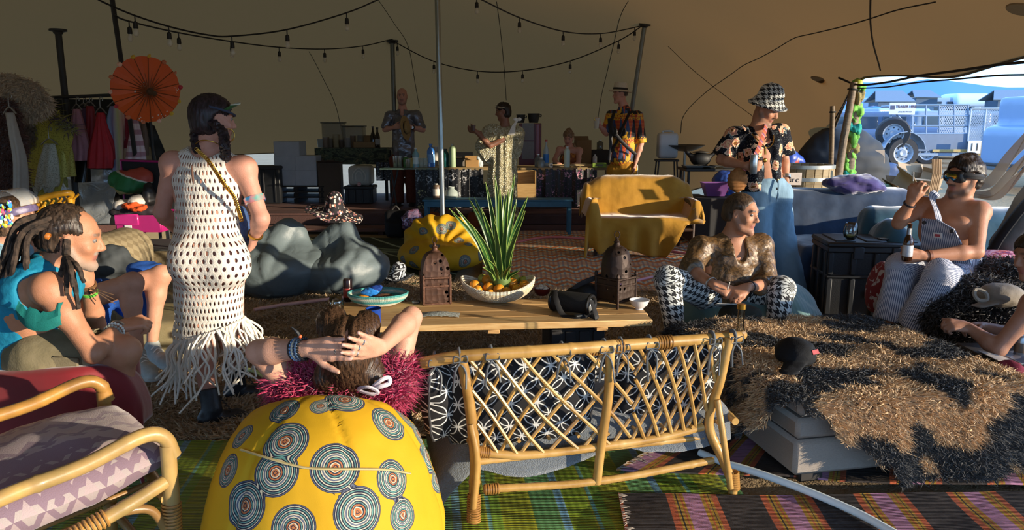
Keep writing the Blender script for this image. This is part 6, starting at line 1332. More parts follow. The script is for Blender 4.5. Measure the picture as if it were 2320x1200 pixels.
 band(o,'wristband',wrL+(elL-wrL)*.12,wrL-elL,.036,.014,plain('#2a2226',.7));band(o,'watch',wrR+(elR-wrR)*.10,wrR-elR,.036,.02,plain('#7a4a34',.5));m=MB();e=wrL+A(-.02,-.04,.14);m.tube([e,e+A(-.02,-.03,.06)],.0042,6);m.build('cigarette',plain('#e4e0d6',.7),o)
 for a,d in((anL,A(-.7,-.6,0)),(anR,A(-.75,-.55,0))):shoe(o,'shoe',a-A(0,0,.05),nrm(d),cloth_mat('dark_suede','#2a2220','#171312'),1.1)
 b=T('beer_bottle','brown beer bottle with silver label in the hand of the man in overalls','bottle',J(2056,585,Y-.37));c=J(2054,590,Y-.36);m=MB();m.lathe([(0,0),(.029,0),(.031,.01),(.031,.115),(.027,.14),(.0145,.17),(.0125,.225),(.0145,.228),(.0145,.24),(0,.24)],c,18);t=NT('brown_glass');m.build('glass',t.bsdf(srgb('#3a1e0c'),.08,trans=.3,spec=.8),b);m=MB();m.lathe([(.0318,.03),(.0322,.032),(.0322,.10),(.0318,.102)],c,18);m.lathe([(.0165,.17),(.015,.21)],c,14);m.build('paper_label',plain('#b9bcc0',.4,.4,60,metal=.3),b)['kind']='stuff'
man_overalls()
def person_right():
 Y=3.95;o=T('person','bare-armed dark-haired person at the picture edge reaching over the table','person',(2.95,4,0),'people sitting')
 B=Blob(.02);sk=srgb('#9a6a50');hc=J(2345,580,Y);f=nrm(A(-.97,-.1,-.2));u=nrm(A(-.15,0,1));nk=J(2392,650,Y);head(B,hc,f,u,1.03,sk,neck=nk)
 shN,shF=J(2345,690,Y-.15),J(2400,680,Y+.2);pel,ch=J(2440,860,Y),J(2410,740,Y);hips=(J(2420,880,Y-.1),J(2420,870,Y+.15));fw=nrm(A(-.9,-.3,0));torso(B,pel,ch,nk,(shN,shF),hips,fw,1.,sk)
 elN,wrN=J(2262,790,Y-.12),J(2196,742,Y+.05);elF,wrF=J(2300,760,Y+.25),J(2225,738,Y+.20);arm(B,shN,elN,wrN,1.1,sk);arm(B,shF,elF,wrF,1.05,sk);hand(B,wrN,A(-1,.2,.15),(0,.5,-.8),(0,1,.3),1.05,(.9,1.,1.05,1.1));hand(B,wrF,A(-.9,-.2,.1),(0,-.4,-.9),(0,-1,.2),1.05,(.6,.7,.8,.9))
 kn=J(2260,850,Y-.05);leg(B,hips[0],kn,A(kn[0]+.03,kn[1],.08),1.,sk);kn2=J(2270,850,Y+.3);leg(B,hips[1],kn2,A(kn2[0]+.03,kn2[1],.08),1.,sk);B.build('body',M_SKIN,o,vox=.009);eyes(o,hc,f,u)
 H=Blob(.02);hairblob(H,hc,f,u,1.03,.015,-.08,.05);H.build('hair',hairmat('#15100e','#33271f'),o,vox=.009,disp=strands(hc,u,.004))
 P=Blob(.03);P.cap(hips[0],kn,.11,.085);P.cap(hips[1],kn2,.11,.085);P.cap(kn,A(kn[0]+.03,kn[1],.12),.083,.07,fb=True);P.cap(kn2,A(kn2[0]+.03,kn2[1],.12),.083,.07,fb=True);P.cap(hips[0],hips[1],.13);P.cap(pel,ch,.168,.172,n=fw,f=.82);P.cap(ch,nk-A(0,0,.10),.17,.12,n=fw,f=.78)
 P.build('dungarees',cloth_mat('rust_canvas','#8a4a2c','#5e3120'),o,vox=.011,disp=wrinkle(.007,16,3))
person_right()
# ---------------------------------------------------------------- the plank table and what stands on it
TZ=.45
def table():
 o=T('plank_table','low table of raw pine planks on dark crates, laid with bowls and lanterns','table',(.0,4.5,0));FL,FR=atz(720,742,TZ),atz(1479,724,TZ);e=nrm(FR-FL);n=A(-e[1],e[0],0);L=np.linalg.norm(FR-FL);ang=math.atan2(e[1],e[0])
 ms=[pinewood(*c) for c in(('#c49a62','#dbb984'),('#b98d58','#cfa873'),('#bf9560','#d3ae7a'))]
 for i in range(4):
  m=MB();m.box(FL+e*(L/2+(.0,.012,-.01,.004)[i])+n*(.075+.15*i)+A(0,0,-.02),(L,.146,.04),rz(ang),.004);m.build('plank',ms[i%3],o)
 for t in(.515,.845,.14):m=MB();m.box(FL+e*L*t+n*.29+A(0,0,-.052),(.05*1.4,.57,.024),rz(ang),.003);m.build('batten',ms[1],o)
 for t,w in((.78,.34),(.16,.34)):
  c=(FL+e*L*t+n*.3)*A(1,1,0);m=MB();m.box(c+A(0,0,.19),(w,.36,.38),rz(ang),.012)
  cr=m.build('crate_leg',plain('#1b1a1a',.6,.2,20,.2),o)
  for k in range(4):m=MB();m.box(c-n*.182+e*(-w/2+w/8+k*w/4)+A(0,0,.19),(w/4-.02,.012,.34),rz(ang),.004);m.build('crate_rib',plain('#232122',.6),cr)
 return FL,FR,e,n
def pinewood(a='#c49a62',b='#dbb984',dark='#8a6236'):
 t=NT('pine_wood');co=t.co('Object',(1.6,16,16));n=t.noise(2.2,5,co,dist=1.2);g=t.noise(7,3,t.co('Object',(2,60,60)));k=t.lt(t.voro(3.2,t.co('Object',(1,3,1))),.10)
 c=t.ramp(n,[(.3,srgb(a)),(.62,srgb(b))]);c=t.mix(t.mul(g,.35),c,srgb(dark));return t.bsdf(t.mix(t.mul(k,.6),c,srgb('#6a4422')),.6,0,t.bump(t.add(n,g),.15,.004),spec=.3)
TB=table()
def on_table(px,py):return atz(px,py,TZ)
RUST=plain('#4a3529',.6,.45,18,.35,60,metal=.55)
def pierced(col,a=26):
 t=NT('pierced_metal');co=t.co('Object');v=t.voro(a,co,rand=.35);e=t.voro(a,co,feature='DISTANCE_TO_EDGE',rand=.35);q=t.sep(co);edge=t.math('MAXIMUM',t.gt(v,.30),t.lt(t.math('SINE',t.mul(t.math('ARCTAN2',q[0],q[2]),9)),-.45))
 return t.bsdf(t.mix(t.noise(20,4),srgb(col),srgb('#2d2019')),.55,.5,t.bump(v,.5,.01),alpha=edge)
def lantern(label,c,w,h,dome,rot,col,legs=0):
 o=T('metal_lantern',label,'lantern',c,'pierced metal lanterns');pm=pierced(col);sm=plain(col,.55,.4,18,.4,60,metal=.5);z0=c[2]+legs;R=rz(rot)
 P=lambda x,y,z:np.asarray(c)+R@A(x,y,0)+A(0,0,legs+z)
 for sx in(-1,1):
  for sy in(-1,1):
   m=MB();m.bar(P(sx*w/2,sy*w/2,-legs),P(sx*w/2,sy*w/2,h),.016,.016,R[:,0]);
   if legs:m.ell(P(sx*w/2,sy*w/2,h),(.012,.012,.022),8,6)
   m.build('corner_post',sm,o)['kind']='stuff'
 for k in range(4):
  d=rz(rot+k*PI/2)@A(0,-w/2,0);r=rz(rot+k*PI/2)@A(1,0,0);b=np.asarray(c)+d+A(0,0,legs)
  m=MB();m.sheet([[b+r*x+A(0,0,z) for z in np.linspace(.012,h-.03,6)] for x in np.linspace(-w/2+.005,w/2-.005,6)],.003);m.build('pierced_panel',pm,o);
  for z in(.006,h*.62,h-.02):m=MB();m.box(b+A(0,0,z),(w+.012,.010,.014),rz(rot+k*PI/2),.003);m.build('frame_strip',sm,o)
 n=4 if dome=='roof' else 16;a=.5**.5 if n==4 else.53;prof=[(w*a*1.03,h-.012),(w*a*1.0,h+.01)]+([(w*a*math.cos(q)**.8,h+.01+w*.78*math.sin(q)) for q in np.linspace(.15,1.42,8)] if n==4 else[(w*a*(1+.05*math.sin(q*2))*math.cos(q)**.62,h+.01+w*.95*math.sin(q)) for q in np.linspace(.1,1.46,9)])
 m=MB();m.lathe(prof,A(c[0],c[1],c[2]+legs),n,sq=rot+(PI/4 if n==4 else 0));
 t=m.build('dome',pm,o,smooth=30);zt=c[2]+legs+prof[-1][1];m=MB();ax=A(c[0],c[1],0)
 m.lathe([(w*.16,zt-.012),(w*.18,zt),(.008,zt+.012),(.022,zt+.026),(.006,zt+.038),(.012,zt+.046),(.004,zt+.056)],ax,12);m.build('finial',sm,o)
 m=MB();m.tube(ring(ax+A(0,0,zt+.072),(.3,1,0),.017,14,1.3),.003,5,closed=True);m.build('hanging_ring',sm,o)
lantern('brown pierced lantern with sunlit face between the turquoise basket and fruit bowl',on_table(987,683),.172,.195,'roof',.22,'#6a4a3a')
lantern('dark pierced lantern with round dome at the far end of the plank table',on_table(1394,690),.18,.17,'dome',.75,'#3a2b24',.035)
def coil(par,name,c,prof,rx,cols,ry=1.,n=44,rim=None):
 """a coiled basket: each coil a rope"""
 m=MB();L=len(prof)
 for i,(r,z) in enumerate(prof):
  m.col=cols(i/(L-1))
  a=np.linspace(0,2*PI,n,endpoint=False);w=rim(a)*(i/(L-1))**2 if rim is not None else 0*a
  m.tube(np.stack([c[0]+r*rx*np.cos(a),c[1]+r*ry*np.sin(a),c[2]+z+w],1),.0062,6,closed=True)
 t=NT('coiled_palm');q=t.sep(t.co());st=t.math('SINE',t.mul(t.math('ARCTAN2',q[0],q[1]),140));a=t.attr('col','Color');b=m.build(name,t.bsdf(t.mix(t.mul(t.gt(st,.3),.22),a,(.12,.10,.08)),.75,0,t.bump(st,.5,.004)),par);return b
def bowls():
 c=on_table(1128,680);c[2]=TZ;o=T('fruit_basket','cream coiled basket with wavy rim full of oranges and limes','basket',c)
 prof=[(.07+.17*math.sin(t*PI/2)**.85*(1-.0*t),.008+.112*t**1.5) for t in np.linspace(0,1,15)];prof=[(.02,.008),(.035,.006),(.05,.006),(.06,.007)]+prof
 coil(o,'basket_wall',c,prof,1.0,lambda t:srgb('#cbbd9f') if t<.93 else srgb('#ded4bd'),.8,rim=lambda a:.034*np.cos(2*a)+.006*np.sin(3*a));c0=c
 r=random.Random(5);om=NT('orange_peel');n=om.noise(180,2);om=om.bsdf(om.mix(om.noise(6,2),srgb('#d07a18'),srgb('#e09a28')),.45,0,om.bump(n,.25,.003));lm=NT('lime_peel');lm=lm.bsdf(lm.mix(lm.noise(9,2),srgb('#7d8a35'),srgb('#b5a83e')),.45,0,lm.bump(lm.noise(180,2),.2,.003))
 spots=[(1076,645,.036,0,'left of the plant, at the basket edge'),(1104,634,.037,0,'topmost beside the leaf rosette'),(1082,656,.031,0,'at the sunlit near rim'),(1107,651,.036,0,'between two others at the near rim'),(1131,656,.039,0,'in front of the leaf rosette'),(1172,656,.036,0,'at the right of the near rim'),(1160,641,.038,0,'behind the near right one'),(1188,645,.034,0,'nearest the right end'),(1148,660,.030,0,'half sunk right of the middle'),(1110,664,.027,0,'sunk lowest behind the near rim'),(1093,630,.031,1,'behind the topmost orange'),(1168,630,.033,1,'largest of the green ones behind the oranges'),(1186,633,.027,1,'smallest, far right'),(1152,626,.030,1,'yellow-green, touching the leaf rosette')]
 for px,py,rad,k,nm in spots:
  p=at(px,py,c[1]-.10+.30*(663-py)/40);f=T('lime' if k else 'orange',('green lime ' if k else 'orange ')+nm+' in the cream basket','fruit',p,'limes in the basket' if k else 'oranges in the basket');m=MB();m.ell(p,rad*A(1,1,.95),16,11);m.build('peel',lm if k else om,f,smooth=180);m=MB();d=nrm(A(r.gauss(0,.5),r.gauss(-.3,.5),1));m.lathe([(0,-.001),(.005,.0),(.004,.002),(0,.0025)],p+d*rad*.95,7,d);m.build('stem_scar',plain('#5d6a2a',.8),f)
# rosette of stiff leaves rising out of the basket
 pl=T('spiky_plant','tall green rosette of stiff pointed leaves rising from the fruit basket','plant',(c[0],c[1]+.03,TZ+.02));lt=NT('leaf_green');q=lt.sep(lt.attr('cloth','Vector'));ed=lt.gt(lt.math('ABSOLUTE',q[0]),.80);b=lt.ramp(q[1],[(0,srgb('#6f8a3a')),(.25,srgb('#2f5a26')),(1,srgb('#294d24'))]);b=lt.mix(lt.mul(ed,.75),b,srgb('#a3b85a'));lm=lt.bsdf(lt.mix(lt.mul(lt.noise(40,3),.3),b,srgb('#4d7a34')),.35,0,spec=.5)
 B0=at(1136,628,c[1]+.02);tips=[(1018,472,-.05),(1032,470,-.20),(1062,448,.05),(1075,446,-.1),(1100,412,.1),(1106,436,-.15),(1122,398,.0),(1132,420,-.2),(1143,440,.15),(1152,428,-.08),(1170,452,.12),(1196,444,-.02),(1190,478,-.15),(1166,394,.2),(1090,470,-.22),(1150,480,-.25),(1120,500,-.28),(1176,520,-.25),(1070,510,-.25),(1110,455,.2),(1094,605,-.12),(1178,612,-.1),(1160,600,-.18),(1102,585,-.2)]
 for i,(px,py,dy) in enumerate(tips):
  tip=at(px,py,B0[1]+dy);b=B0+A((px-1136)*.00035,dy*.15,-.03+.01*(i%3));ln=np.linalg.norm(tip-b);mid=b+(tip-b)*.5+A(0,0,.035*ln)-A((tip-b)[0]*.12,0,0);P=spline([b,mid,tip],8);g=[];uv=[];tg=np.gradient(P,axis=0)
  vw=nrm(A(0,-1,.3));wmax=min(.026,.012+.03*ln)
  for j in range(len(P)):
   t=j/(len(P)-1);sd=nrm(np.cross(tg[j],vw+A(dy,0,0)));nr=np.cross(sd,nrm(tg[j]));w=wmax*(1-t)**.55*(.55+.9*min(t*3,.5))
   g.append([P[j]+sd*w*x-nr*.010*(1-abs(x))*(1-t*.5) for x in(-1,-.5,0,.5,1)]);uv+=[(x,t,0) for x in(-1,-.5,0,.5,1)]
  m=MB();m.sheet(g,.003);U=np.array(uv);m.build('leaf',lm,pl,attrs={'cloth':('FLOAT_VECTOR',np.vstack([U,U]))},smooth=70)
 m=MB();m.lathe([(.05,-.06),(.062,-.02),(.05,.03),(.03,.06)],B0,14);m.build('leaf_base',plain('#56702e',.6,.3),pl)
 c=on_table(857,690);o=T('coiled_basket','turquoise and cream coiled basket at the near left of the plank table','basket',c);prof=[(.02,.006),(.04,.005),(.06,.005),(.075,.006)]+[(.085+.105*math.sin(t*PI/2)**.9,.008+.072*t**1.3) for t in np.linspace(0,1,11)]
 coil(o,'basket_wall',c,prof,1.,lambda t:srgb('#3f9a97') if t>.97 or.62<t<.72 else(srgb('#cfc9b4') if t<.62 or.8<t<.9 else srgb('#8fb8b0')),.78)
 pk=on_table(845,672);
 for nm,lab,px,py,cl,s,e in(('snack_packet','blue foil packet in the turquoise basket',838,662,'#2f7fd0',.042,3),('snack_packet','orange foil packet in the turquoise basket',828,672,'#d88a22',.032,5),('snack_packet','dark blue twisted wrapper poking above the turquoise basket',852,653,'#1f3f8a',.028,7)):
  p=at(px,py,c[1]+.02);f=T(nm,lab,'packet',p);B=Blob(.02);B.ell(p,A(1.1,.7,.8)*s);B.cap(p-A(s,0,0),p+A(s,0,s*.4),s*.35,s*.5);B.build('foil',plain(cl,.22,.2,40,spec=.8),f,vox=.005,disp=lambda V:.006*wob(V,75,e))
 p=at(868,676,c[1]);f=T('bread_roll','brown roll lying in the turquoise basket','bread',p);B=Blob(.02);B.ell(p,A(.06,.05,.03));B.cap(p-A(.04,0,.005),p+A(.05,.01,0),.024);B.build('crust',plain('#6b452a',.8,.4,30,.4),f,vox=.007,disp=wrinkle(.002,40,2))
bowls()
GLASS=None
def glassmat():
 t=NT('clear_glass');gl=t.n('BsdfGlossy');gl.inputs['Roughness'].default_value=.03;tr=t.n('BsdfTransparent');tr.inputs[0].default_value=(.90,.93,.91,1);f=t.n('Fresnel');f.inputs[0].default_value=1.5;m=t.n('MixShader');t.put(m.inputs[0],t.math('ADD',t.mul(f.outputs[0],.9),.06));t.t.links.new(tr.outputs[0],m.inputs[1]);t.t.links.new(gl.outputs[0],m.inputs[2]);t.t.links.new(m.outputs[0],t.out.inputs[0]);return t.m
GLASS=glassmat()
def wineglass(label,c,s=1.):
 o=T('wine_glass',label,'glass',c,'stemless wine glasses');m=MB();m.lathe([(0,.001),(.026,.001),(.038,.02),(.043,.045),(.040,.075),(.031,.105),(.030,.105),(.039,.074),(.0415,.045),(.037,.022),(.024,.006),(0,.006)],c,22);m.v[-1]=c+(m.v[-1]-c)*s;m.build('glass',GLASS,o,smooth=180);m=MB();m.lathe([(0,.007),(.024,.007),(.036,.022),(.0385,.03),(0,.0301)],c,20);m.v[-1]=c+(m.v[-1]-c)*s;m.build('wine',plain('#b9a84a',.1,.05,alpha=.7),o)
wineglass('stemless wine glass at the left end of the plank table',on_table(762,712),1.12);
def small_table():
 c=on_table(789,682);o=T('drink_can','dark red drink can standing behind the turquoise basket','can',c);m=MB();m.lathe([(0,0),(.026,0),(.030,.008),(.030,.14),(.025,.152),(.024,.149),(0,.147)],c,18);ob=m.build('can',plain('#2a1c1c',.25,.2,metal=.5),o);m=MB();m.lathe([(.0303,.03),(.0306,.031),(.0306,.09),(.0303,.091)],c,18);m.build('label_band',plain('#8a2f24',.35,.5,60),ob);m=MB();m.lathe([(.0,.1478),(.022,.1482),(.022,.149)],c,14);m.box(c+A(.004,-.004,.151),(.018,.010,.002));m.build('can_lid',SILVER,o)
 c=on_table(847,731);o=T('enamel_mug','blue enamel mug at the table edge beside the reclining head','mug',c);m=MB();m.lathe([(0,0),(.040,0),(.042,.004),(.043,.085),(.0455,.087),(.0455,.089),(.042,.089),(.040,.006),(0,.006)],c,24);bm=plain('#1c3f8f',.18,.1,spec=.7);mg=m.build('cup',bm,o);m=MB();m.tube(spline([c+A(-.01,-.042,.072),c+A(-.02,-.07,.065),c+A(-.02,-.07,.03),c+A(-.008,-.042,.02)],6),.0055,8,flat=.6);m.build('handle',bm,o);m=MB();m.tube(ring(c+A(0,0,.088),(0,0,1),.0445,24),.0022,5,closed=True);m.build('rim',plain('#10182c',.2),o)
 c=on_table(995,715);o=T('plastic_bag','crumpled clear plastic bag lying on the near edge of the plank table','bag',c);g=[]
 for x in np.linspace(-.12,.125,22):g.append([c+A(x+.01*y*8*.1,y,.004+.018*max(0,1-(x/.13)**2)*max(0,1-(y/.055)**2)+.006*abs(math.sin(x*60+y*90))*max(0,1-(x/.13)**4)) for y in np.linspace(-.048,.05,14)])
 t=NT('clear_polythene');pm=t.bsdf(srgb('#b9c2bf'),.12,alpha=.55,spec=.9,normal=t.bump(t.noise(60,4,dist=2.),.8,.02));m=MB();m.sheet(g,.002);m.build('film',pm,o);B=Blob(.02);B.ell(c+A(-.03,0,.010),A(.07,.03,.010));B.build('contents',plain('#3b3f3c',.8,.4,40),o,vox=.005)
 c=on_table(942,688);o=T('lighter','small metal lighter beside the sunlit lantern','lighter',c);m=MB();m.box(c+A(0,0,.012),(.05,.022,.02),rz(.4));m.build('case',plain('#8d9296',.25,.2,metal=.7),o);m=MB();m.box(c+A(.018,.008,.013),(.016,.021,.022),rz(.4));m.build('cap',plain('#2a2c30',.3),o)
 c=on_table(1228,668);o=T('red_bowl','small dark red bowl behind the fruit basket','bowl',c);m=MB();m.lathe([(0,.0),(.03,0),(.05,.02),(.058,.05),(.054,.05),(.045,.02),(0,.01)],c,22);m.build('bowl',plain('#5a1d1a',.35,.2),o);m=MB();
 for k in range(7):m.ell(c+A(.03*math.cos(k*.9),.03*math.sin(k*.9),.045+.006*(k%3)),A(.016,.014,.012),7,5)
 ob=m.build('nuts',plain('#cfc7b8',.4,.3),o);ob['kind']='stuff'
 c=on_table(1448,700);o=T('white_bowl','small white bowl at the right end of the plank table','bowl',c);m=MB();m.lathe([(0,.0),(.026,0),(.026,.008),(.05,.028),(.064,.062),(.060,.062),(.046,.030),(.02,.012),(0,.011)],c,26);m.build('bowl',plain('#dcdad8',.25,.04,spec=.6),o)
# loudspeaker lying on its side with a carrying strap
 a,b=at(1258,668,4.55),at(1338,676,4.42);o=T('portable_speaker','black cylindrical loudspeaker lying with its strap on the plank table','speaker',on_table(1298,700));d=nrm(b-a);r=.063;a[2]=b[2]=TZ+r+.004;m=MB();m.lathe([(r*.80,-.01),(r*.97,.0),(r,.01),(r,np.linalg.norm(b-a)-.01),(r*.97,np.linalg.norm(b-a))],a,28,d);t=NT('speaker_mesh');m.build('mesh_body',t.bsdf(srgb('#17181a'),.7,0,t.bump(t.voro(320),.5,.004)),o);e=nrm(np.cross(d,(0,0,1)))
 for p,s in((a-d*.008,-1),(b+d*.004,1)):m=MB();m.tube(ring(p,d,r*.9,26),.012,8,closed=True);m.build('end_ring',plain('#0f1012',.4),o);m=MB();m.lathe([(0,.012),(.020,.010),(.034,.0),(.042,-.01)],p,22,d*s);m.build('radiator',plain('#8d9398',.3,.1,metal=.6),o)
 m=MB();q=spline([a+A(0,-.02,r),a+A(.0,-.09,.03-.0),a+A(.04,-.15,-r+.008),a+A(.12,-.19,-r+.006),a+A(.20,-.16,-r+.010),b+A(.03,-.10,-r+.006),b+A(.0,-.03,r*.6)],8);m.tube(q,.017,6,flat=.22,hint=(0,.3,1));m.build('strap',plain('#131315',.7),o);m=MB();m.box(a+A(.13,-.19,-r+.014),(.05,.03,.012),rz(.5));m.build('strap_buckle',plain('#3f4448',.35,metal=.3),o)
 c=at(1322,648,4.75);o=T('shoulder_bag','black bag with shoulder strap behind the loudspeaker and the dark lantern','bag',on_table(1330,675));B=Blob(.04);c[2]=TZ+.06;B.ell(c,A(.12,.06,.058));B.cap(c+A(.02,0,.03),c+A(.12,.02,.0),.05,.04);B.build('pouch',cloth_mat('black_nylon','#151517','#0c0c0e',.6),o,vox=.009,disp=wrinkle(.004,30,2));m=MB();m.tube(spline([c+A(-.1,0,.0),c+A(-.02,-.03,.075),c+A(.10,-.02,.12),c+A(.17,.0,.13),c+A(.14,.02,.03)],7),.017,6,flat=.25,hint=(0,1,0));m.build('strap',plain('#17171a',.8),o)
 c=on_table(1165,690);
small_table()
def hats():
# zebra hat and purple flower on the shag rug
 c=atz(898,636,.03);o=T('zebra_hat','zebra striped cowboy hat lying on the shag rug','hat',c);t=NT('zebra_felt');q=t.noise(1.0,1,t.co('Object',(6,6,11)),dist=.9);w=t.gt(t.math('SINE',t.mul(q,62)),.05);zm=t.bsdf(t.mix(w,srgb('#16171c'),srgb('#c3cad2')),.85);B=Blob(.02);B.cap(c+A(.01,0,.04),c+A(.03,0,.13),.085,.072);B.ell(c+A(.03,-.02,.20),A(.10,.025,.035),sub=True,k=.03);B.build('crown',zm,o,vox=.009)
 g=[]
 for a in np.linspace(0,2*PI,29)[:]:g.append([c+A(.01+math.cos(a)*r,math.sin(a)*r*.8,.022+.05*(r-.07)/.1*abs(math.cos(a))**2) for r in(.07,.11,.15,.175)])
 m=MB();m.sheet(g,.006);m.build('brim',zm,o);m=MB();m.tube([x[-1] for x in g],.006,6);m.build('brim_edge',plain('#101014',.7),o)
 c=atz(823,622,.05);o=T('dried_flower','dark purple flower head lying on the rug by the grey beanbag','flower',c);r=random.Random(2)
 for k in range(60):
  d=nrm(A(r.gauss(0,1),r.gauss(0,1),r.gauss(.2,.8)));m=MB() if k==0 else m;m.tube([c+d*.02,c+d*.065,c+d*.07+A(0,0,.008)],[.008,.012,.002],5)
 m.build('petals',plain('#5a3f4c',.8,.3),o)['kind']='stuff';m=MB();m.tube(spline([c,c+A(.06,-.02,-.01),c+A(.11,-.03,-.035)],5),.008,6);m.build('stalk',plain('#56643a',.8),o)
# flowered sun hat on the grey beanbag
 c=at(757,478,7.05);o=T('flowered_hat','floppy flowered sun hat resting on top of the grey beanbag','hat',c);t=NT('ditsy_print');v=t.voro(48,out='Color');q=t.sep(v);d=t.voro(48);col=t.ramp(q[0],[(0,srgb('#191519')),(.45,srgb('#c98a72')),(.62,srgb('#e2d8cc')),(.85,srgb('#7d5560'))],'CONSTANT');dm=t.bsdf(t.mix(t.lt(d,.55),srgb('#1d181c'),col),.8);B=Blob(.03);ax=nrm(A(.12,-.2,1));x,y,z=frame(ax);B.cap(c,c+ax*.12,.11,.075);B.build('crown',dm,o,vox=.011,disp=wrinkle(.006,18,2));g=[]
 for a in np.linspace(0,2*PI,37):g.append([c+x*math.cos(a)*r*1.15+y*math.sin(a)*r+z*(.0-.35*(r-.1)*(.6+.6*math.cos(a-.3))+.012*math.sin(5*a)*(r/.2)) for r in(.09,.14,.19,.235)])
 m=MB();m.sheet(g,.005);m.build('brim',dm,o)
hats()
# ---------------------------------------------------------------- right side: fur ottoman, velvet sofa, trunk
def fur_ottoman():
 o=T('ottoman','beige linen ottoman on dark block feet under the fur throw','ottoman',(2.0,3.6,0));n0=atz(1797,1090,.05);d1=nrm(A(1,.20,0));d2=A(-d1[1],d1[0],0);W_,D_=1.10,1.15
 t=NT('slub_linen');s=t.co('Object',(60,60,220));q=t.noise(2,3,s);lm=t.bsdf(t.mix(q,srgb('#776d63'),srgb('#958a7e')),.9,0,t.bump(q,.4,.003))
 c=n0+d1*W_/2+d2*D_/2;a=math.atan2(d1[1],d1[0]);
 for z0,z1,k,nm in((.07,.235,1.0,'base'),(.240,.335,.995,'lower_cushion'),(.340,.42,.97,'top_cushion')):m=MB();m.box(A(c[0],c[1],(z0+z1)/2),(W_*k,D_*k,z1-z0),rz(a),.018);m.build(nm,lm,o)
 for i in(.1,.9):
  for j in(.08,.92):m=MB();p=n0+d1*W_*i+d2*D_*j;m.box(A(p[0],p[1],.055),(.12,.12,.07),rz(a),.01);m.build('foot',plain('#2b2724',.5,.4,20),o)
# fur throw draped over, long black-and-tan pile
 f=T('fur_throw','shaggy black and tan fur throw draped over the linen ottoman','throw',(2.0,3.6,.42));N=90;M_=90;G=np.zeros((N,M_,3))
 hx,hy=W_/2+.03,D_/2+.03;top=.445
 def drape(s,h):
  r=.06;q=np.clip(s/(r*1.2),0,1)*1.35
  return r*np.sin(q)+np.maximum(0,s-r*1.2)*.20,r*(1-np.cos(q))+np.maximum(0,s-r*1.2)*.96
 us=np.linspace(-1,1,N);vs=np.linspace(-1,1,M_)
 for i,u in enumerate(us):
  for j,v in enumerate(vs):
   x,y=u*(hx+.40)+.10,v*(hy+.44)+.0
   ex,ey=max(0,abs(x)-hx),max(0,abs(y)-hy);ox,dx=drape(ex,0);oy,dy=drape(ey,0)
   px=np.sign(x)*(min(abs(x),hx)+ox);py=np.sign(y)*(min(abs(y),hy)+oy);dz=max(dx,dy) if min(ex,ey)>0 else dx+dy
   G[i,j]=c+d1*px+d2*py;G[i,j,2]=top-dz
 w=wob(G.reshape(-1,3),5,3).reshape(N,M_);G[...,2]+=.022*w;out=np.clip((top-.08-G[...,2])/.2,0,1);G[...,0]+=.03*out*np.sin(G[...,1]*16)*np.sign(G[...,0]-c[0])*.6;G[...,1]-=.03*out*np.sin(G[...,0]*13);G[...,2]=np.maximum(G[...,2],.075+.02*w);L=G-c;lx=L@d1;ly=L@d2
# the near left corner of the throw is turned up, showing the linen
 Ua,Va=np.meshgrid(us*(hx+.40)+.10,vs*(hy+.44),indexing='ij');sF,sL=-(Va+hy),-(Ua+hx);rg=.02*np.sin(Ua*40)+.02*np.sin(Va*37)
 hole=((sF>.05+np.maximum(0,-sL)*.80+rg)&(Ua<-hx+.62))&(sL<.02)|((sL>.06+np.maximum(0,-sF)*1.1+rg)&(Va<-hy+.30)&(sF<.02))|((sF>.0)&(sL>.0))
 idx=np.arange(N*M_).reshape(N,M_);q=np.stack([idx[:-1,:-1],idx[1:,:-1],idx[1:,1:],idx[:-1,1:]],-1).reshape(-1,4);hf=hole.reshape(-1);q=q[~hf[q].any(1)]
 V=G.reshape(-1,3);make_mesh('hide',V,q.astype(np.int32),plain('#4a3a2b',.9,.3),f,None,180);nn=vnormals(V,q)
 r=np.random.default_rng(3);n=150000;k=r.integers(0,len(q),n);a,b=r.random((2,n,1));P=V[q[k]];pts=P[:,0]*(1-a)*(1-b)+P[:,1]*a*(1-b)+P[:,2]*a*b+P[:,3]*(1-a)*b;nr=nn[q[k][:,0]]
 sp=wob(pts*A(1,1,1.2),7.5,31,2)+.35*wob(pts,22,8,2);dark=np.clip((sp-.16)/.12,0,1)[:,None];colr=np.array(srgb('#cda97a'))*(1-dark)+np.array(srgb('#1d1a18'))*dark
 lean=np.stack([.3*np.ones(n),-.5*np.ones(n),-.35*np.ones(n)],1)+.5*np.stack([wob(pts,12,41,1),wob(pts,12,42,1),0*pts[:,0]],1);tufts('pile',pts,nr,.034,.0028,FUR,f,None,colr,lean,6,.4)
 cp=T('baseball_cap','black cap with a small red label lying on the fur throw','cap',at(1800,815,3.42));p=at(1802,800,3.45);p[2]=.52;B=Blob(.02);B.ell(p,A(.095,.11,.075));B.ell(p-A(0,0,.075),A(.12,.14,.05),sub=True,k=.01);B.cap(p+A(-.04,-.10,-.02),p+A(-.09,-.17,-.035),.05,.045,n=(0,0,1),f=.18);B.build('crown',cloth_mat('black_twill','#17181b','#0d0e10',.8),cp,vox=.007,disp=wrinkle(.003,30,2));m=MB();m.box(p+A(.062,-.080,.030),(.045,.004,.022),rz(.55)@rotm((1,0,0),-.5));m.build('label',plain('#a33a3c',.7,.3,50),cp,label='small red label')
fur_ottoman()
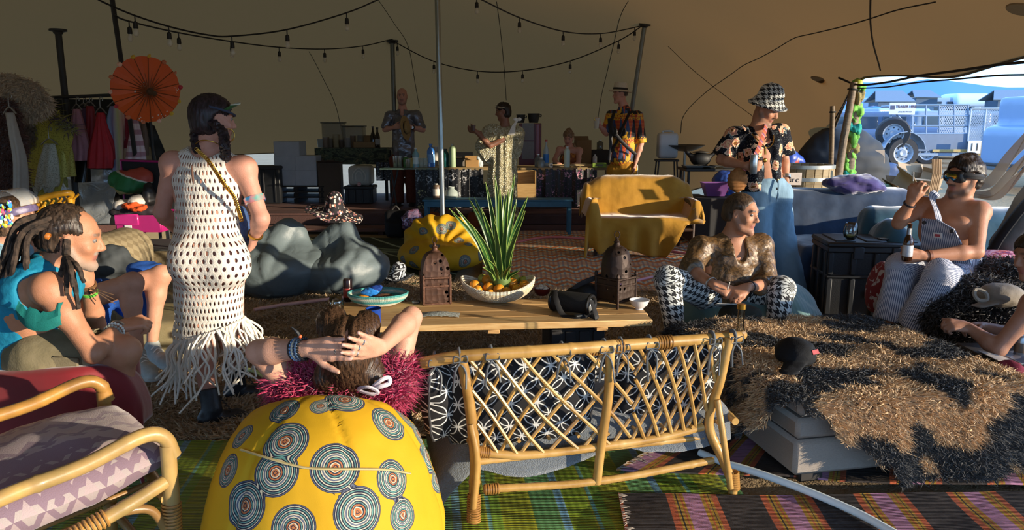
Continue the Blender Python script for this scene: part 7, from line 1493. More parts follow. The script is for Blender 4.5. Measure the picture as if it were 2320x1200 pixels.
def bottle_neck():
 c=at(1678,735,3.6);c[2]=.0;o=T('glass_bottle','clear glass bottle standing between the bench and the fur throw','bottle',(c[0],c[1],0));h=at(1678,707,3.75)[2];m=MB();m.lathe([(0,0),(.04,0),(.042,.01),(.042,h*.6),(.03,h*.75),(.018,h*.86),(.018,h),(.021,h),(.021,h-.02)][:8],A(*at(1678,735,3.75)[:2],0.03),18);m.build('glass',GLASS,o);m=MB();m.lathe([(0,h-.012),(.023,h-.012),(.023,h+.012),(0,h+.014)],A(*at(1678,735,3.75)[:2],0.03),14);m.build('cap',GOLD,o)
bottle_neck()
def velvet_mat(col,hi):
 t=NT('velvet');n=t.noise(3,4,dist=.8);m=t.noise(14,3);c=t.mix(t.math('POWER',n,1.6),srgb(col),srgb(hi));return t.bsdf(t.mix(t.mul(m,.3),c,srgb(col)),.8,0,t.bump(t.noise(5,3),.35,.03),sheen=.8)
NAVY=velvet_mat('#0c1c33','#274f74');TEALV=velvet_mat('#123a4e','#2b6a80')
def sofa_right():
 o=T('velvet_sofa','navy velvet sofa behind the black trunk on the right','sofa',(3.0,7.2,0));a,b=at(1762,600,7.3),at(2075,600,7.3);x0,x1=a[0],b[0]
 B=Blob(.05);B.box(A((x0+x1)/2,7.55,.56),A((x1-x0)/2,.16,.40),.12);B.build('back',NAVY,o,vox=.02,disp=lambda V:.02*wob(V,6,2));B=Blob(.05);B.box(A((x0+x1)/2,7.10,.27),A((x1-x0)/2,.42,.24),.08);B.build('seat',NAVY,o,vox=.02,disp=lambda V:.014*wob(V,7,4));B=Blob(.05);B.box(A(x1-.02,7.10,.42),A(.15,.5,.36),.12);B.build('arm',TEALV,o,vox=.02,disp=lambda V:.016*wob(V,7,6));m=MB()
 for i in range(4):p=A(x0+.12+(x1-x0-.24)*(i%2),6.78+.75*(i//2),.03);m=MB();m.box(p,(.06,.06,.07));m.build('foot',plain('#1a1512',.6),o)
 t=T('purple_throw','purple cloth bunched on the back of the navy sofa','throw',at(1945,412,7.5));B=Blob(.05)
 for px,py,r in((1900,415,.10),(1930,410,.12),(1955,415,.11),(1975,424,.09),(1925,428,.12)):B.ell(at(px,py,7.45),A(r*1.4,.14,r*.5))
 B.build('cloth',velvet_mat('#241a4a','#4a3a8a'),t,vox=.016,disp=lambda V:.03*wob(V,13,3))
# second sofa, nearer, running off to the right
 o=T('teal_sofa','teal velvet sofa running out of view behind the man in overalls','sofa',(3.7,6.3,0));B=Blob(.05);p0,p1=at(1960,520,6.5),at(2500,520,6.0)
 B.box(A((p0[0]+p1[0])/2,6.55,.50),A((p1[0]-p0[0])/2,.16,.38),.12,rz(-.12));B.build('back',TEALV,o,vox=.02,disp=lambda V:.02*wob(V,6,3));B=Blob(.05);B.box(A((p0[0]+p1[0])/2+.1,6.1,.26),A((p1[0]-p0[0])/2-.1,.40,.24),.08,rz(-.12));B.build('seat',cloth_mat('pale_green_sheet','#6d8f80','#4f7266'),o,vox=.02,disp=lambda V:.014*wob(V,7,5));B=Blob(.05);B.ell(A(p0[0]+.12,6.3,.42),A(.17,.34,.40));B.build('arm',TEALV,o,vox=.02,disp=lambda V:.02*wob(V,7,8));c=T('sofa_cushion','large grey cushion leaning at the right edge by the teal sofa','cushion',at(2330,540,5.6));B=Blob(.05);B.box(at(2335,505,5.6),A(.17,.14,.34),.12,rotm((0,1,0),.45));B.build('cover',cloth_mat('grey_linen','#6a665f','#55524c',.9),c,vox=.014,disp=lambda V:.01*wob(V,9,3));m=MB();q=spline([at(2235,590,5.5),at(2270,530,5.5),at(2330,455,5.5),at(2380,420,5.5)],6);m.tube(q,.05,8,flat=.5);m.build('border',cloth_mat('black_trim','#17181c','#101114'),c)
# ottoman seat under the man in overalls, with a dark faux-fur coat
 o=T('pouffe','dark pouffe that the man in overalls sits on','seat',at(2160,700,5.1)*A(1,1,0));B=Blob(.05);p=at(2165,700,5.12);B.ell(A(p[0],5.15,.26),A(.36,.34,.26));B.box(A(p[0],5.15,.22),A(.33,.30,.21),.1);B.build('cover',cloth_mat('dark_brown_cloth','#2a2422','#191514',.9),o,vox=.014,disp=lambda V:.012*wob(V,9,3))
 o=T('fur_coat','black fur coat heaped beside the man in overalls, a beige cap on it','coat',at(2200,760,4.6)*A(1,1,0));B=Blob(.06);
 for px,py,Y,r in((2160,720,4.65,.19),(2215,700,4.7,.24),(2270,720,4.6,.24),(2200,770,4.55,.22),(2250,640,5.0,.18),(2300,650,4.8,.2)):q=at(px,py,Y);B.ell(q,A(r,r*.8,r*.85));B.cap(q,q*A(1,1,0)+A(0,0,.1),r*.8)
 Vm,Fm=B.mesh(.018);ob=make_mesh('lining',Vm,Fm,cloth_mat('black_lining','#191513','#0f0d0c'),o,None,180);Nn=vnormals(Vm,Fm);r=np.random.default_rng(5);k=r.choice(len(Vm),14000);tufts('pile',Vm[k]+r.normal(size=(14000,3))*.008,Nn[k],.045,.004,FUR,o,None,np.tile(srgb('#231b17'),(14000,1)),A(0,-.2,-.5),7,.5)
 o=T('baseball_cap','beige cap lying on the black fur coat','cap',at(2265,680,4.42));p=at(2268,668,4.42);B=Blob(.02);B.ell(p,A(.13,.11,.075));B.cap(p+A(-.09,-.05,-.03),p+A(-.17,-.07,-.05),.055,.045,n=(0,0,1),f=.2);B.build('crown',cloth_mat('stone_twill','#8f867a','#746c60'),o,vox=.008,disp=wrinkle(.004,22,2));m=MB();m.tube(spline([at(2212,655,4.36),at(2208,668,4.34),at(2218,680,4.33),at(2236,678,4.33),at(2232,662,4.34)],5,True),.012,6,closed=True);m.build('strap',cloth_mat('stone_strap','#a39a8c','#857d70'),o)
 c=T('patterned_pillow','pink and orange swirl-patterned pillow behind the man in overalls','pillow',at(2258,590,5.35));t=NT('swirl_print');v=t.noise(9,2,dist=2.5);B=Blob(.04);B.ell(at(2262,590,5.4),A(.24,.2,.075));B.build('cover',t.bsdf(t.ramp(v,[(.3,srgb('#7a3a6a')),(.42,srgb('#c8524a')),(.5,srgb('#d8a0b0')),(.6,srgb('#b0486a'))],'CONSTANT'),.8),c,vox=.012);c=T('pillow','red and white print pillow on the floor below the black trunk','pillow',at(1990,665,5.6));B=Blob(.04);B.ell(at(1990,650,5.55),A(.07,.14,.2),rotm((0,1,0),.15));t=NT('red_print');B.build('cover',t.bsdf(t.ramp(t.noise(14,2,dist=1.5),[(.42,srgb('#7a2226')),(.55,srgb('#b3a9a4'))],'CONSTANT'),.8),c,vox=.012)
sofa_right()
def trunk():
 o=T('storage_box','black ribbed plastic trunk with lid, a wine glass standing on it','trunk',(2.65,6.25,0));k=plain('#17191c',.42,.15,30,.15,90,spec=.5);k2=plain('#202327',.42,.15);a,b=atz(1900,682,0),atz(2040,660,0);w=.74;c=at(1962,600,6.25);c[2]=0;W_,D_=.78,.50;R=rz(-.12);P=lambda x,y,z:c+R@A(x,y,z)
 m=MB();m.box(P(0,0,.29),(W_-.04,D_-.04,.56),R,.015);m.build('body',k,o)
 for z,h in((.585,.05),(.36,.03),(.02,.04)):m=MB();m.box(P(0,0,z),(W_,D_,h),R,.010);m.build('band',k2,o)
 m=MB();m.box(P(0,0,.625),(W_+.01,D_+.01,.04),R,.012);lid=m.build('lid',k,o)
 for x in(-.24,0,.24):m=MB();m.box(P(x,0,.648),(.16,D_-.1,.016),R,.006);m.build('lid_panel',k2,lid)
 for x in np.linspace(-W_/2+.03,W_/2-.03,5):
  for z0,z1 in((.04,.345),(.375,.56)):m=MB();m.box(P(x,-D_/2+.012,(z0+z1)/2),(.045,.03,z1-z0),R,.008);m.build('rib',k2,o)
 for y in(-.18,0,.18):m=MB();m.box(P(-W_/2+.012,y,.29),(.03,.05,.54),R,.008);m.build('rib',k2,o)
 for x in(-.15,.15):m=MB();m.box(P(x,-D_/2-.004,.56),(.08,.024,.10),R,.006);m.build('latch',plain('#2a2e33',.35),o)
 m=MB();m.box(P(-.05,-D_/2-.005,.22),(.035,.004,.05),R,.001);m.build('sticker',plain('#d8d8d4',.6),o)
 p=at(1926,540,6.12);p[2]=.656;wineglass('stemless wine glass with a little wine on the black trunk',p,1.35)
 q=P(.12,-.1,.656);t=T('phone','flat dark phone lying on the black trunk','phone',q);m=MB();m.box(q+A(0,0,.005),(.15,.075,.009),rz(.1),.004);m.build('case',plain('#16181c',.2),t);m=MB();m.box(q+A(0,0,.0101),(.14,.067,.001),rz(.1),.0002);m.build('screen',plain('#b9c2c8',.08,.05),t)
trunk()
def corner_table():
 c=at(2290,815,3.75);o=T('low_side_table','low dark table at the right edge, littered with papers and a can','table',(c[0]+.12,c[1]+.1,0));m=MB();m.box((c[0]+.15,c[1]+.1,c[2]-.02),(.5,.45,.035));m.build('tabletop',plain('#2e2722',.7,.3),o)
 for sx in(-.06,.36):
  for sy in(-.08,.28):m=MB();m.box((c[0]+sx,c[1]+sy,c[2]/2-.015),(.04,.04,c[2]-.03));m.build('leg',plain('#2e2722',.7,.3),o)
 p=T('magazine','open pale magazine on the low table at the right edge','magazine',c);m=MB();m.sheet([[c+A(x,y,.004+.02*abs(math.sin(x*12))) for y in np.linspace(-.08,.1,5)] for x in np.linspace(-.12,.12,12)],.004);t=NT('printed_page');m.build('page',t.bsdf(t.mix(t.gt(t.noise(14,2),.52),srgb('#b9b4b0'),srgb('#6a7488')),.4),p);m=MB();m.tube([c+A(0,-.08,.006),c+A(0,.1,.006)],.004,5);m.build('spine',plain('#8a8682',.6),p)
 q=at(2312,800,3.8);q[2]=c[2];p=T('drink_can','silver drink can on the low table at the right edge','can',q);m=MB();m.lathe([(0,0),(.028,0),(.032,.008),(.032,.11),(.027,.12),(.026,.117),(0,.115)],q,16);m.build('can',plain('#8d8f92',.25,.3,30,metal=.7),p);m=MB();m.lathe([(.0322,.03),(.0326,.031),(.0326,.08),(.0322,.081)],q,16);m.build('label_band',plain('#5a4a3a',.5,.4,50),p)
 for px,py,cl,lab in((2285,858,'#7a2436','dark red cloth hanging beside the fur throw at the right edge'),(2305,905,'#2f8a9a','teal cloth at the right edge beside the fur throw')):q=at(px,py,3.6);o=T('folded_cloth',lab,'cloth',q);B=Blob(.04);B.ell(q,A(.13,.10,.05));B.cap(q,A(q[0]+.05,q[1]+.05,.06),.09,.11);B.build('cloth',cloth_mat('soft_cloth',cl),o,vox=.012,disp=wrinkle(.012,16,px))
corner_table()
# ---------------------------------------------------------------- poles and strings of bulbs
STEEL=plain('#9aa09e',.32,.15,12,metal=.85);DARKM=plain('#2a2826',.6,.3)
def poles():
 def pole(label,a,b,r,mt,name='tent_pole',foot=True):
  o=T(name,label,'pole',(b[0],b[1],0),'tent poles' if name=='tent_pole' else None);m=MB();m.tube([b,b+(a-b)*.5,a],r,14);m.build('shaft',mt,o);d=nrm(a-b);m=MB();m.lathe([(r*1.3,0),(r*1.5,.02),(r*2.6,.03),(r*2.6,.05),(0,.055)],a-d*.05,16,d);m.build('cap',DARKM,o)
  if foot:m=MB();m.lathe([(0,0),(r*3,0),(r*3,.012),(r*1.2,.02),(r*1.2,.06)],b,16);m.build('foot_plate',DARKM,o)
  m=MB();m.lathe([(r,-.03),(r*1.12,-.03),(r*1.12,.03),(r,.03)],b+(a-b)*.42,14,d);m.build('collar',STEEL,o);return o
 t=at(995,200,9.0);pole('bright steel tent pole in front of the bar, behind the small yellow beanbag',A(t[0]-.01,9,canopy_z(t[0],9.0)),A(t[0]+.02,9,0),.031,STEEL)
 t=at(889,110,12.25);pole('steel tent pole behind the man in the grey shirt',A(t[0],12.25,2.88),A(t[0],12.25,.28),.036,plain('#6d716c',.45,.15,metal=.7))
 pole('leaning steel tent pole behind the man in the cream hat',at(1461,54,11.2),at(1391,530,11.85)*A(1,1,0),.033,plain('#84867f',.4,.15,metal=.7))
 t=at(131,66,8.2);pole('dark tent pole standing by the clothes rail',t,A(t[0],8.2,0),.033,DARKM)
 a,b=at(246,-10,6.8),at(292,270,7.6);pole('thin dark pole slanting down behind the orange parasol',A(a[0],a[1],canopy_z(a[0],a[1])),b+(b-a)*.55*A(1,1,1),.022,DARKM,foot=False)
poles()
def strings():
 sock=plain('#121110',.5);t=NT('bulb_glass');bg=t.bsdf(srgb('#d8d2c2'),.08,alpha=.55,spec=.8)
 S=[([(200,-16),(232,4),(305,35),(390,62),(470,79),(525,82),(650,67),(785,29),(860,-2)],6.9,8.4,[(305,35),(385,61),(522,82),(651,67),(786,29)],'string of bulbs sagging across the upper left under the canopy'),([(258,34),(292,48),(404,74),(524,94),(632,107),(735,111),(822,104),(888,89)],7.0,12.2,[(292,48),(404,74),(524,94),(632,107),(735,111),(822,104)],'string of bulbs ending at the pole of the man in grey'),([(888,89),(900,98),(983,139),(1082,161),(1184,160),(1292,138),(1402,92),(1460,55)],12.2,11.2,[(899,98),(983,139),(1081,161),(1184,160),(1293,137),(1402,92)],'string of bulbs sagging between the grey man and cream hat poles'),([(1080,-6),(1177,40),(1276,71),(1361,76),(1438,62),(1460,55)],9.0,11.2,[(1062,-14),(1177,40),(1276,71),(1361,76),(1438,62)],'string of bulbs dropping from the ridge to the leaning pole')]
 for pts,y0,y1,bl,lab in S:
  xs=[p[0] for p in pts];Y=lambda px:y0+(y1-y0)*(px-xs[0])/(xs[-1]-xs[0])
  o=T('string_light',lab,'string light',at(*pts[len(pts)//2],Y(pts[len(pts)//2][0])),'strings of bulbs');P=spline([at(x,y,Y(x)) for x,y in pts],10);m=MB();m.tube(P,.0085,6);m.build('cable',sock,o)
  for x,y in bl:
   yy=max(y,-30);c=at(x,yy,Y(x));i=np.argmin(np.linalg.norm(P-c,axis=1));c=P[i];m=MB();m.tube([c,c-A(0,0,.055)],.006,5);m.lathe([(.010,-.05),(.020,-.06),(.023,-.11),(.019,-.115),(0,-.115)],c,10);s_=m.build('lamp_holder',sock,o);m=MB();m.lathe([(.014,-.113),(.022,-.135),(.026,-.155),(.018,-.178),(0,-.185)],c,12);m.build('bulb',bg,s_)
strings()
# ---------------------------------------------------------------- bar
def flowercloth(kind):
 t=NT('flower_print');co=t.co('Object',(1,.2,1));v=t.voro(5.2,co,rand=.8);pe=t.voro(34,co);cen=t.lt(v,.14);d=t.add(v,t.mul(pe,.55));fl=t.lt(d,.50);q=t.sep(t.voro(5.2,co,rand=.8,out='Color'));sm=t.lt(t.voro(30,co),.30)
 w,k=srgb('#c4c2c2'),srgb('#17171a')
 if kind=='white':pet=t.ramp(q[0],[(0,w),(.6,srgb('#8d9296')),(.8,srgb('#a9a878')),(.93,w)],'CONSTANT');b=t.mix(t.mul(sm,.6),k,srgb('#85868a'))
 else:pet=t.ramp(q[0],[(0,srgb('#a85f86')),(.4,srgb('#c08a9a')),(.7,srgb('#7a3f78')),(.9,srgb('#8a8a92'))],'CONSTANT');b=t.mix(t.mul(sm,.55),k,srgb('#7d4a7a'))
 c=t.mix(fl,b,pet);c=t.mix(cen,c,k);return t.bsdf(t.mix(t.mul(t.noise(50,3),.15),c,k),.5,0,t.bump(t.noise(5,2),.2,.02))
def curtain(par,name,x0,x1,y,z0,z1,mat,amp=.015,n=40,fq=30):
 g=[[A(x,y+amp*math.sin(x*fq)*(1-q*.7)+amp*.5*math.sin(x*fq*2.3),z0+(z1-z0)*q) for q in np.linspace(0,1,8)] for x in np.linspace(x0,x1,n)];m=MB();m.sheet(g,.005);return m.build(name,mat,par)
X=lambda px,Y,py=400:at(px,py,Y)[0]
BY=11.7;BZ=at(1100,379,BY)[2]
def bar():
 o=T('bar_counter','long bar counter hung with dark flower-print cloths, bottles standing on it','counter',(0,12,.28));wm=pinewood('#8a744f','#a68e63','#5d4a30')
 for x0,x1,nm in((944,1168,0),(1172,1392,1)):m=MB();m.box(((X(x0,BY)+X(x1,BY))/2,BY+.3,BZ-.02),(X(x1,BY)-X(x0,BY),.66,.04),None,.005);m.build('tabletop',wm,o)
 for px in(950,1160,1180,1384):
  for dy in(.04,.56):m=MB();m.box((X(px,BY),BY+dy,(BZ+.24)/2),(.05,.05,BZ-.28));m.build('leg',wm,o)
 curtain(o,'flower_cloth',X(942,BY),X(1095,BY),BY-.03,.30,BZ-.015,flowercloth('white'));curtain(o,'flower_cloth',X(1206,BY),X(1352,BY),BY-.03,.32,BZ-.015,flowercloth('pink'),.02)
 curtain(o,'flower_cloth',X(1095,BY),X(1170,BY),BY-.02,.30,BZ-.25,flowercloth('white'))
 g=T('glass_shelf','glass shelf on dark trestle legs at the left end of the bar','shelf',(X(920,BY),BY,.28));m=MB();m.box((X(928,BY-.1),BY-.02,BZ-.012),(X(1000,BY)-X(872,BY),.42,.016),None,.003);t=NT('green_glass');m.build('pane',t.bsdf(srgb('#9fc4b0'),.05,alpha=.6,spec=.8),g);
 for a,b in(((884,.02),(896,-.02)),((900,.02),(880,-.02)),((990,.1),(990,.1))):m=MB();m.tube([A(X(a[0],BY),BY+.1+a[1],BZ-.02),A(X(b[0],BY),BY+.1+b[1],.28)],.014,6);m.build('leg',DARKM,g)
 curtain(g,'flower_cloth',X(852,BY+.6),X(888,BY+.6),BY+.6,BZ-.25,BZ+.05,flowercloth('white'))
 b=T('wooden_box','open pine box standing on its side under the bar','box',at(1190,440,BY-.12)*A(1,1,0)+A(0,0,.5));x0,x1=X(1158,BY-.1),X(1212,BY-.1);pm=pinewood('#a8854f','#c2a06a');z0=at(1180,449,BY-.15)[2];z1=at(1180,386,BY-.15)[2]
 for c,s in((((x0+x1)/2,BY-.10,(z0+z1)/2),(x1-x0,.02,z1-z0)),((x0,BY-.22,(z0+z1)/2),(.02,.26,z1-z0)),((x1,BY-.22,(z0+z1)/2),(.02,.26,z1-z0)),(((x0+x1)/2,BY-.22,z0),(x1-x0,.26,.02)),(((x0+x1)/2,BY-.34,z0+.12),(x1-x0,.02,.24))):m=MB();m.box(c,s,None,.004);m.build('board',pm,b)
# blue bench in front with a few things on it
 o=T('blue_bench','narrow blue painted bench in front of the bar','bench',(X(1130,10.7),10.75,0));bm=plain('#2f6580',.5,.3,9,.1);z=at(1130,452,10.6)[2];x0,x1=X(957,10.6,455),X(1299,10.6,455)
 for i in range(3):m=MB();m.box(((x0+x1)/2,10.62+.11*i,z-.012),(x1-x0,.104,.026),None,.004);m.build('plank',bm,o)
 for y in(10.58,10.88):m=MB();m.box(((x0+x1)/2,y,z-.065),(x1-x0-.06,.024,.08),None,.004);m.build('apron',bm,o)
 for x in(x0+.05,x1-.05):
  for y in(10.6,10.86):m=MB();m.box((x,y,z/2-.01),(.05,.05,z),None,.006);m.build('leg',bm,o)
 return z
BENZ=bar()
def bottle(name,label,px,Y,z,h,r,col,neck=.35,cap='#d8d8d8',lab=None,alpha=None,cat='bottle',group=None,rough=.15):
 c=A(X(px,Y),Y,z);o=T(name,label,cat,c,group);hb=h*(1-neck);m=MB();m.lathe([(0,0),(r*.95,0),(r,r*.2),(r,hb*.9),(r*.85,hb),(r*.38,hb+(h-hb)*.45),(r*.36,h*.96),(0,h*.96)],c,14);t=NT('bottle_glass') if alpha else None;m.build('body',t.bsdf(srgb(col),rough,alpha=alpha,spec=.8) if alpha else plain(col,rough,.1,spec=.6),o,smooth=50)
 m=MB();m.lathe([(0,h*.93),(r*.45,h*.93),(r*.45,h),(0,h)],c,10);m.build('cap',plain(cap,.4),o)
 if lab:m=MB();m.lathe([(r*1.01,hb*.25),(r*1.02,hb*.26),(r*1.02,hb*.72),(r*1.01,hb*.73)],c,14);m.build('label_band',plain(lab,.6,.3,90),o)
def tumbler(name,label,px,Y,z,h,r,col,alpha=None,metal=0.,group=None,cat='cup'):
 c=A(X(px,Y),Y,z);o=T(name,label,cat,c,group);m=MB();m.lathe([(0,0),(r*.8,0),(r*.86,.006),(r,h),(r*.93,h),(r*.78,.012),(0,.012)],c,16);t=NT('tumbler_glass') if alpha else None;m.build('wall',t.bsdf(srgb(col),.06,alpha=alpha,spec=.8) if alpha else plain(col,.22,.1,metal=metal),o);m=MB();m.tube(ring(c+A(0,0,h),(0,0,1),r*.97,16),.003,5,closed=True);m.build('rim',plain(col,.2,.1,metal=metal),o)
def carton(name,label,c,s,col,rot=0.,flaps=0,cat='box',group=None,tilt=None,tape=True):
 """a board box: four walls and a floor, flaps standing open if any"""
 o=T(name,label,cat,A(c[0],c[1],c[2]),group);R=rz(rot) if tilt is None else rz(rot)@rotm((1,.3,0),tilt);P=lambda x,y,z:np.asarray(c)+R@A(x*s[0],y*s[1],z*s[2]);mt=plain(col,.85,.12,8,.1);th=.012
 for ctr,sz,nm in((P(-.5,0,.5),(th,s[1],s[2]),'wall_panel'),(P(.5,0,.5),(th,s[1],s[2]),'wall_panel'),(P(0,-.5,.5),(s[0],th,s[2]),'wall_panel'),(P(0,.5,.5),(s[0],th,s[2]),'wall_panel'),(P(0,0,.01),(s[0],s[1],th),'floor_panel')):m=MB();m.box(ctr,sz,R,.003);m.build(nm,mt,o)
 if not flaps:m=MB();m.box(P(0,0,1.0),(s[0]+.01,s[1]+.01,.02),R,.004);m.build('lid',mt,o)
 for k in range(flaps):
  d=((0,.5),(0,-.5),(.5,0),(-.5,0))[k];a=P(d[0],d[1],1.);ex=R@A(d[0]*2,d[1]*2,0);al=R@(A(1,0,0) if d[0]==0 else A(0,1,0));w=(s[0] if d[0]==0 else s[1])*.49;u=nrm(ex*(.55,.9,.8,.7)[k]+A(0,0,(1.,.2,.35,.6)[k]));m=MB();m.sheet([[a+al*w*q,a+al*w*q+u*s[1]*.42] for q in(-1,1)],.008);m.build('flap',mt,o)
 return o
def barthings():
 Y=BY+.10;z=BZ
 for px,lab in((897,'steel tumbler at the left end of the glass shelf'),(907,'steel tumbler second along the glass shelf')):tumbler('steel_tumbler',lab,px,Y-.12,z,.17,.042,'#a8aaa6',metal=.85,group='steel tumblers')
 bottle('bottle','green bottle behind the steel tumblers',920,Y-.1,z,.17,.042,'#3f7a35',.1,alpha=.8);tumbler('steel_tumbler','steel tumbler right of the green bottle',925,Y-.16,z,.13,.04,'#a8aaa6',metal=.85,group='steel tumblers')
 tumbler('drinking_glass','amber drinking glass on the glass shelf',932,Y-.12,z,.14,.04,'#c0a860',.5,cat='glass');bottle('bottle','pale blue gin bottle on the glass shelf',943,Y-.1,z,.30,.055,'#7fb8c4',.28,lab='#d8e4e0',alpha=.75)
 for px,nm in((956,'left of a pair'),(964,'right of a pair')):tumbler('glass_jar','upturned clear glass, '+nm+', beside the gin bottle',px,Y-.12,z,.14,.045,'#b8c4bc',.4,cat='glass',group='upturned glasses on the shelf')
 bottle('water_bottle','large blue plastic water bottle left of the steel pole',977,Y,z,.36,.06,'#3f7fd0',.25,cap='#4a8ae0',lab='#7fb0e8',alpha=.85);bottle('water_bottle','dark teal bottle just right of the steel pole',1010,Y,z,.28,.055,'#1f5a55',.2,cap='#1d2a2a');bottle('water_bottle','pale green drinking flask on the bar',1026,Y-.05,z,.36,.05,'#8fa57f',.15,cap='#b9beb8',rough=.5)
 c=T('paper_cup','white paper cup stack behind the blue water bottle','cup',A(X(987,Y+.5),Y+.5,z));m=MB();m.lathe([(0,0),(.04,0),(.055,.30),(0,.30)],A(X(987,Y+.4),Y+.4,z),14);m.build('stack',plain('#a8a49c',.7),c);m=MB();m.tube(ring(A(X(987,Y+.4),Y+.4,z+.30),(0,0,1),.055,14),.005,5,closed=True);m.build('rim',plain('#c8c4bc',.7),c)
 carton('wooden_organiser','small wooden organiser with a card label on the bar',A(X(1069,Y),Y,z),(.20,.16,.11),'#a07a48',.1,cat='organiser',flaps=1);carton('open_carton','open white and brown carton behind the small wooden drawer',A(X(1052,Y+.35),Y+.35,z),(.34,.25,.12),'#6a625a',.2,2)
 p=A(X(1088,Y),Y-.02,z);o=T('napkin_pack','white crumpled napkins beside the wooden drawer','napkins',p);B=Blob(.02);B.ell(p+A(0,0,.05),A(.05,.05,.06));B.cap(p+A(-.02,0,.08),p+A(-.03,0,.15),.03,.02);B.build('paper',plain('#bcc6c8',.8),o,vox=.012,disp=lambda V:.012*wob(V,50,2))
 bottle('cocktail_shaker','dark steel shaker on the right half of the bar',1219,Y,z,.20,.055,'#5d6568',.3,rough=.3);bottle('cocktail_shaker','smaller steel jar in front of the dark shaker',1226,Y-.12,z,.15,.055,'#6f7a7c',.3,rough=.3);bottle('gin_bottle','clear spirit bottle with blue label and red cap on the bar',1237,Y,z,.42,.045,'#a8b8bc',.35,cap='#a83232',lab='#2f6fb0',alpha=.6);bottle('white_bottle','pale squeeze bottle in front of the bar woman',1284,Y-.1,z,.32,.048,'#b8c8bc',.15,cap='#c8ccc8',rough=.4)
 o=T('paper_tray','brown paper tray spread in front of the bar woman','tray',A(X(1293,Y),Y+.12,z));c=A(X(1293,Y),Y+.02,z+.012);g=[[c+A(x,y,.012*math.sin(x*18)+.01*math.sin(y*30)) for y in np.linspace(-.10,.16,6)] for x in np.linspace(-.30,.30,14)];m=MB();m.sheet(g,.006);m.build('sheet',plain('#a08a62',.8,.2),o);m=MB();m.tube(spline([c+A(-.3,-.1,.01),c+A(.3,-.1,.02),c+A(.3,.16,.02),c+A(-.3,.16,.01)],4,True),.008,5,closed=True);m.build('edge',plain('#b39c72',.8),o)
 for px,w,h,cl,lab in((1247,.05,.07,'#d8d8d0','small white card standing on the bar'),(1355,.22,.07,'#7d9a3a','flat lime green box on the bar by the man in orange')):c=A(X(px,Y),Y-.12,z);o=T('card_box',lab,'box',c);m=MB();m.box(c+A(0,0,h/2),(w,.09,h));m.build('card',plain(cl,.7),o);m=MB();m.box(c+A(0,-.046,h/2),(w*.5,.003,h*.4),None,.001);m.build('print',plain('#6a6a58',.7),o)
 bottle('bottle','white topped bottle standing on the blue bench',988,10.7,BENZ,.22,.05,'#6a5a4c',.1,cap='#d8d8d0',lab='#c8c0b0');o=T('ceramic_vase','pale rounded vase lying on the blue bench','vase',A(X(1022,10.7),10.7,BENZ));m=MB();m.lathe([(0,0),(.07,0),(.10,.05),(.085,.11),(.04,.15),(.045,.17),(.036,.17),(0,.13)],A(X(1022,10.7),10.7,BENZ),18);m.build('body',plain('#98a39c',.5),o);m=MB();m.tube(ring(A(X(1022,10.7),10.7,BENZ+.17),(0,0,1),.041,14),.006,5,closed=True);m.build('lip',plain('#a8b0aa',.5),o)
# red cabinet with taped papers, pots on top
 Y=13.3;x0,x1=X(1176,Y),X(1226,Y);z1=at(1200,279,Y)[2];o=T('red_cabinet','dark red metal cabinet with papers taped to its side, behind the bar','cabinet',((x0+x1)/2,Y,.28));rm=plain('#6a2028',.4,.2,6);m=MB();m.box(((x0+x1)/2,Y+.22,(z1+.28)/2),(x1-x0,.42,z1-.28),None,.012);m.build('body',rm,o);m=MB();m.box(((x0+x1)/2+.13,Y,(z1+.28)/2),(.07,.03,z1-.30),None,.01);m.build('door_edge',plain('#8a2f38',.3),o)
 for py,h in((298,38),(340,40)):c=at(1196,py,Y-.005);m=MB();m.box(c,(.21,.004,h/1700*Y*.98),None,.001);m.build('notice',plain('#8f9096',.8,.12,40),o)
 for px,lab,r,h in((1180,'small dark pot on the red cabinet',.075,.13),(1209,'larger dark pot on the red cabinet',.10,.15)):c=A(X(px,Y),Y+.2,z1+.008);p=T('cooking_pot',lab,'pot',c);m=MB();m.lathe([(0,0),(r*.8,0),(r*.95,h*.5),(r,h),(r*1.08,h),(r*1.08,h+.012),(r*.9,h+.01),(r*.8,.02),(0,.02)],c,16);m.build('bowl',DARKM,p);m=MB();m.tube(spline([c+A(r,0,h*.9),c+A(r*1.35,0,h*.9),c+A(r*1.3,0,h*.7),c+A(r*.95,0,h*.7)],4),.008,5);m.build('handle',DARKM,p)
# shelf, paper bag, lamp and bottles behind the hat man
 Y=13.4;zt=at(1330,372,Y)[2];o=T('back_table','dark table behind the bar carrying a paper bag and bottles','table',(X(1340,Y),Y+.3,.28));m=MB();m.box((X(1350,Y),Y+.3,zt-.02),(1.5,.6,.04));m.build('tabletop',plain('#3a342c',.8),o)
 for sx in(-.7,.7):
  for dy in(.05,.55):m=MB();m.box((X(1350,Y)+sx,Y+dy,(zt+.24)/2),(.05,.05,zt-.28));m.build('leg',DARKM,o)
 carton('paper_bag','brown paper grocery bag behind the bar woman',A(X(1322,Y),Y+.25,zt),(.27,.18,.42),'#7a5a38',.15,1,cat='bag');bottle('bottle','white topped bottle beside the paper bag',1347,Y+.05,zt,.17,.04,'#c8c8c4',.2);bottle('glass_jar','dark glass jar above the raised cup',1358,Y+.3,zt+.24,.18,.06,'#3a3a38',.2,alpha=.7,cat='jar');carton('dark_crate','dark crate under the glass jar behind the bar',A(X(1362,Y),Y+.3,zt),(.30,.22,.235),'#2b2723',0,0)
barthings()
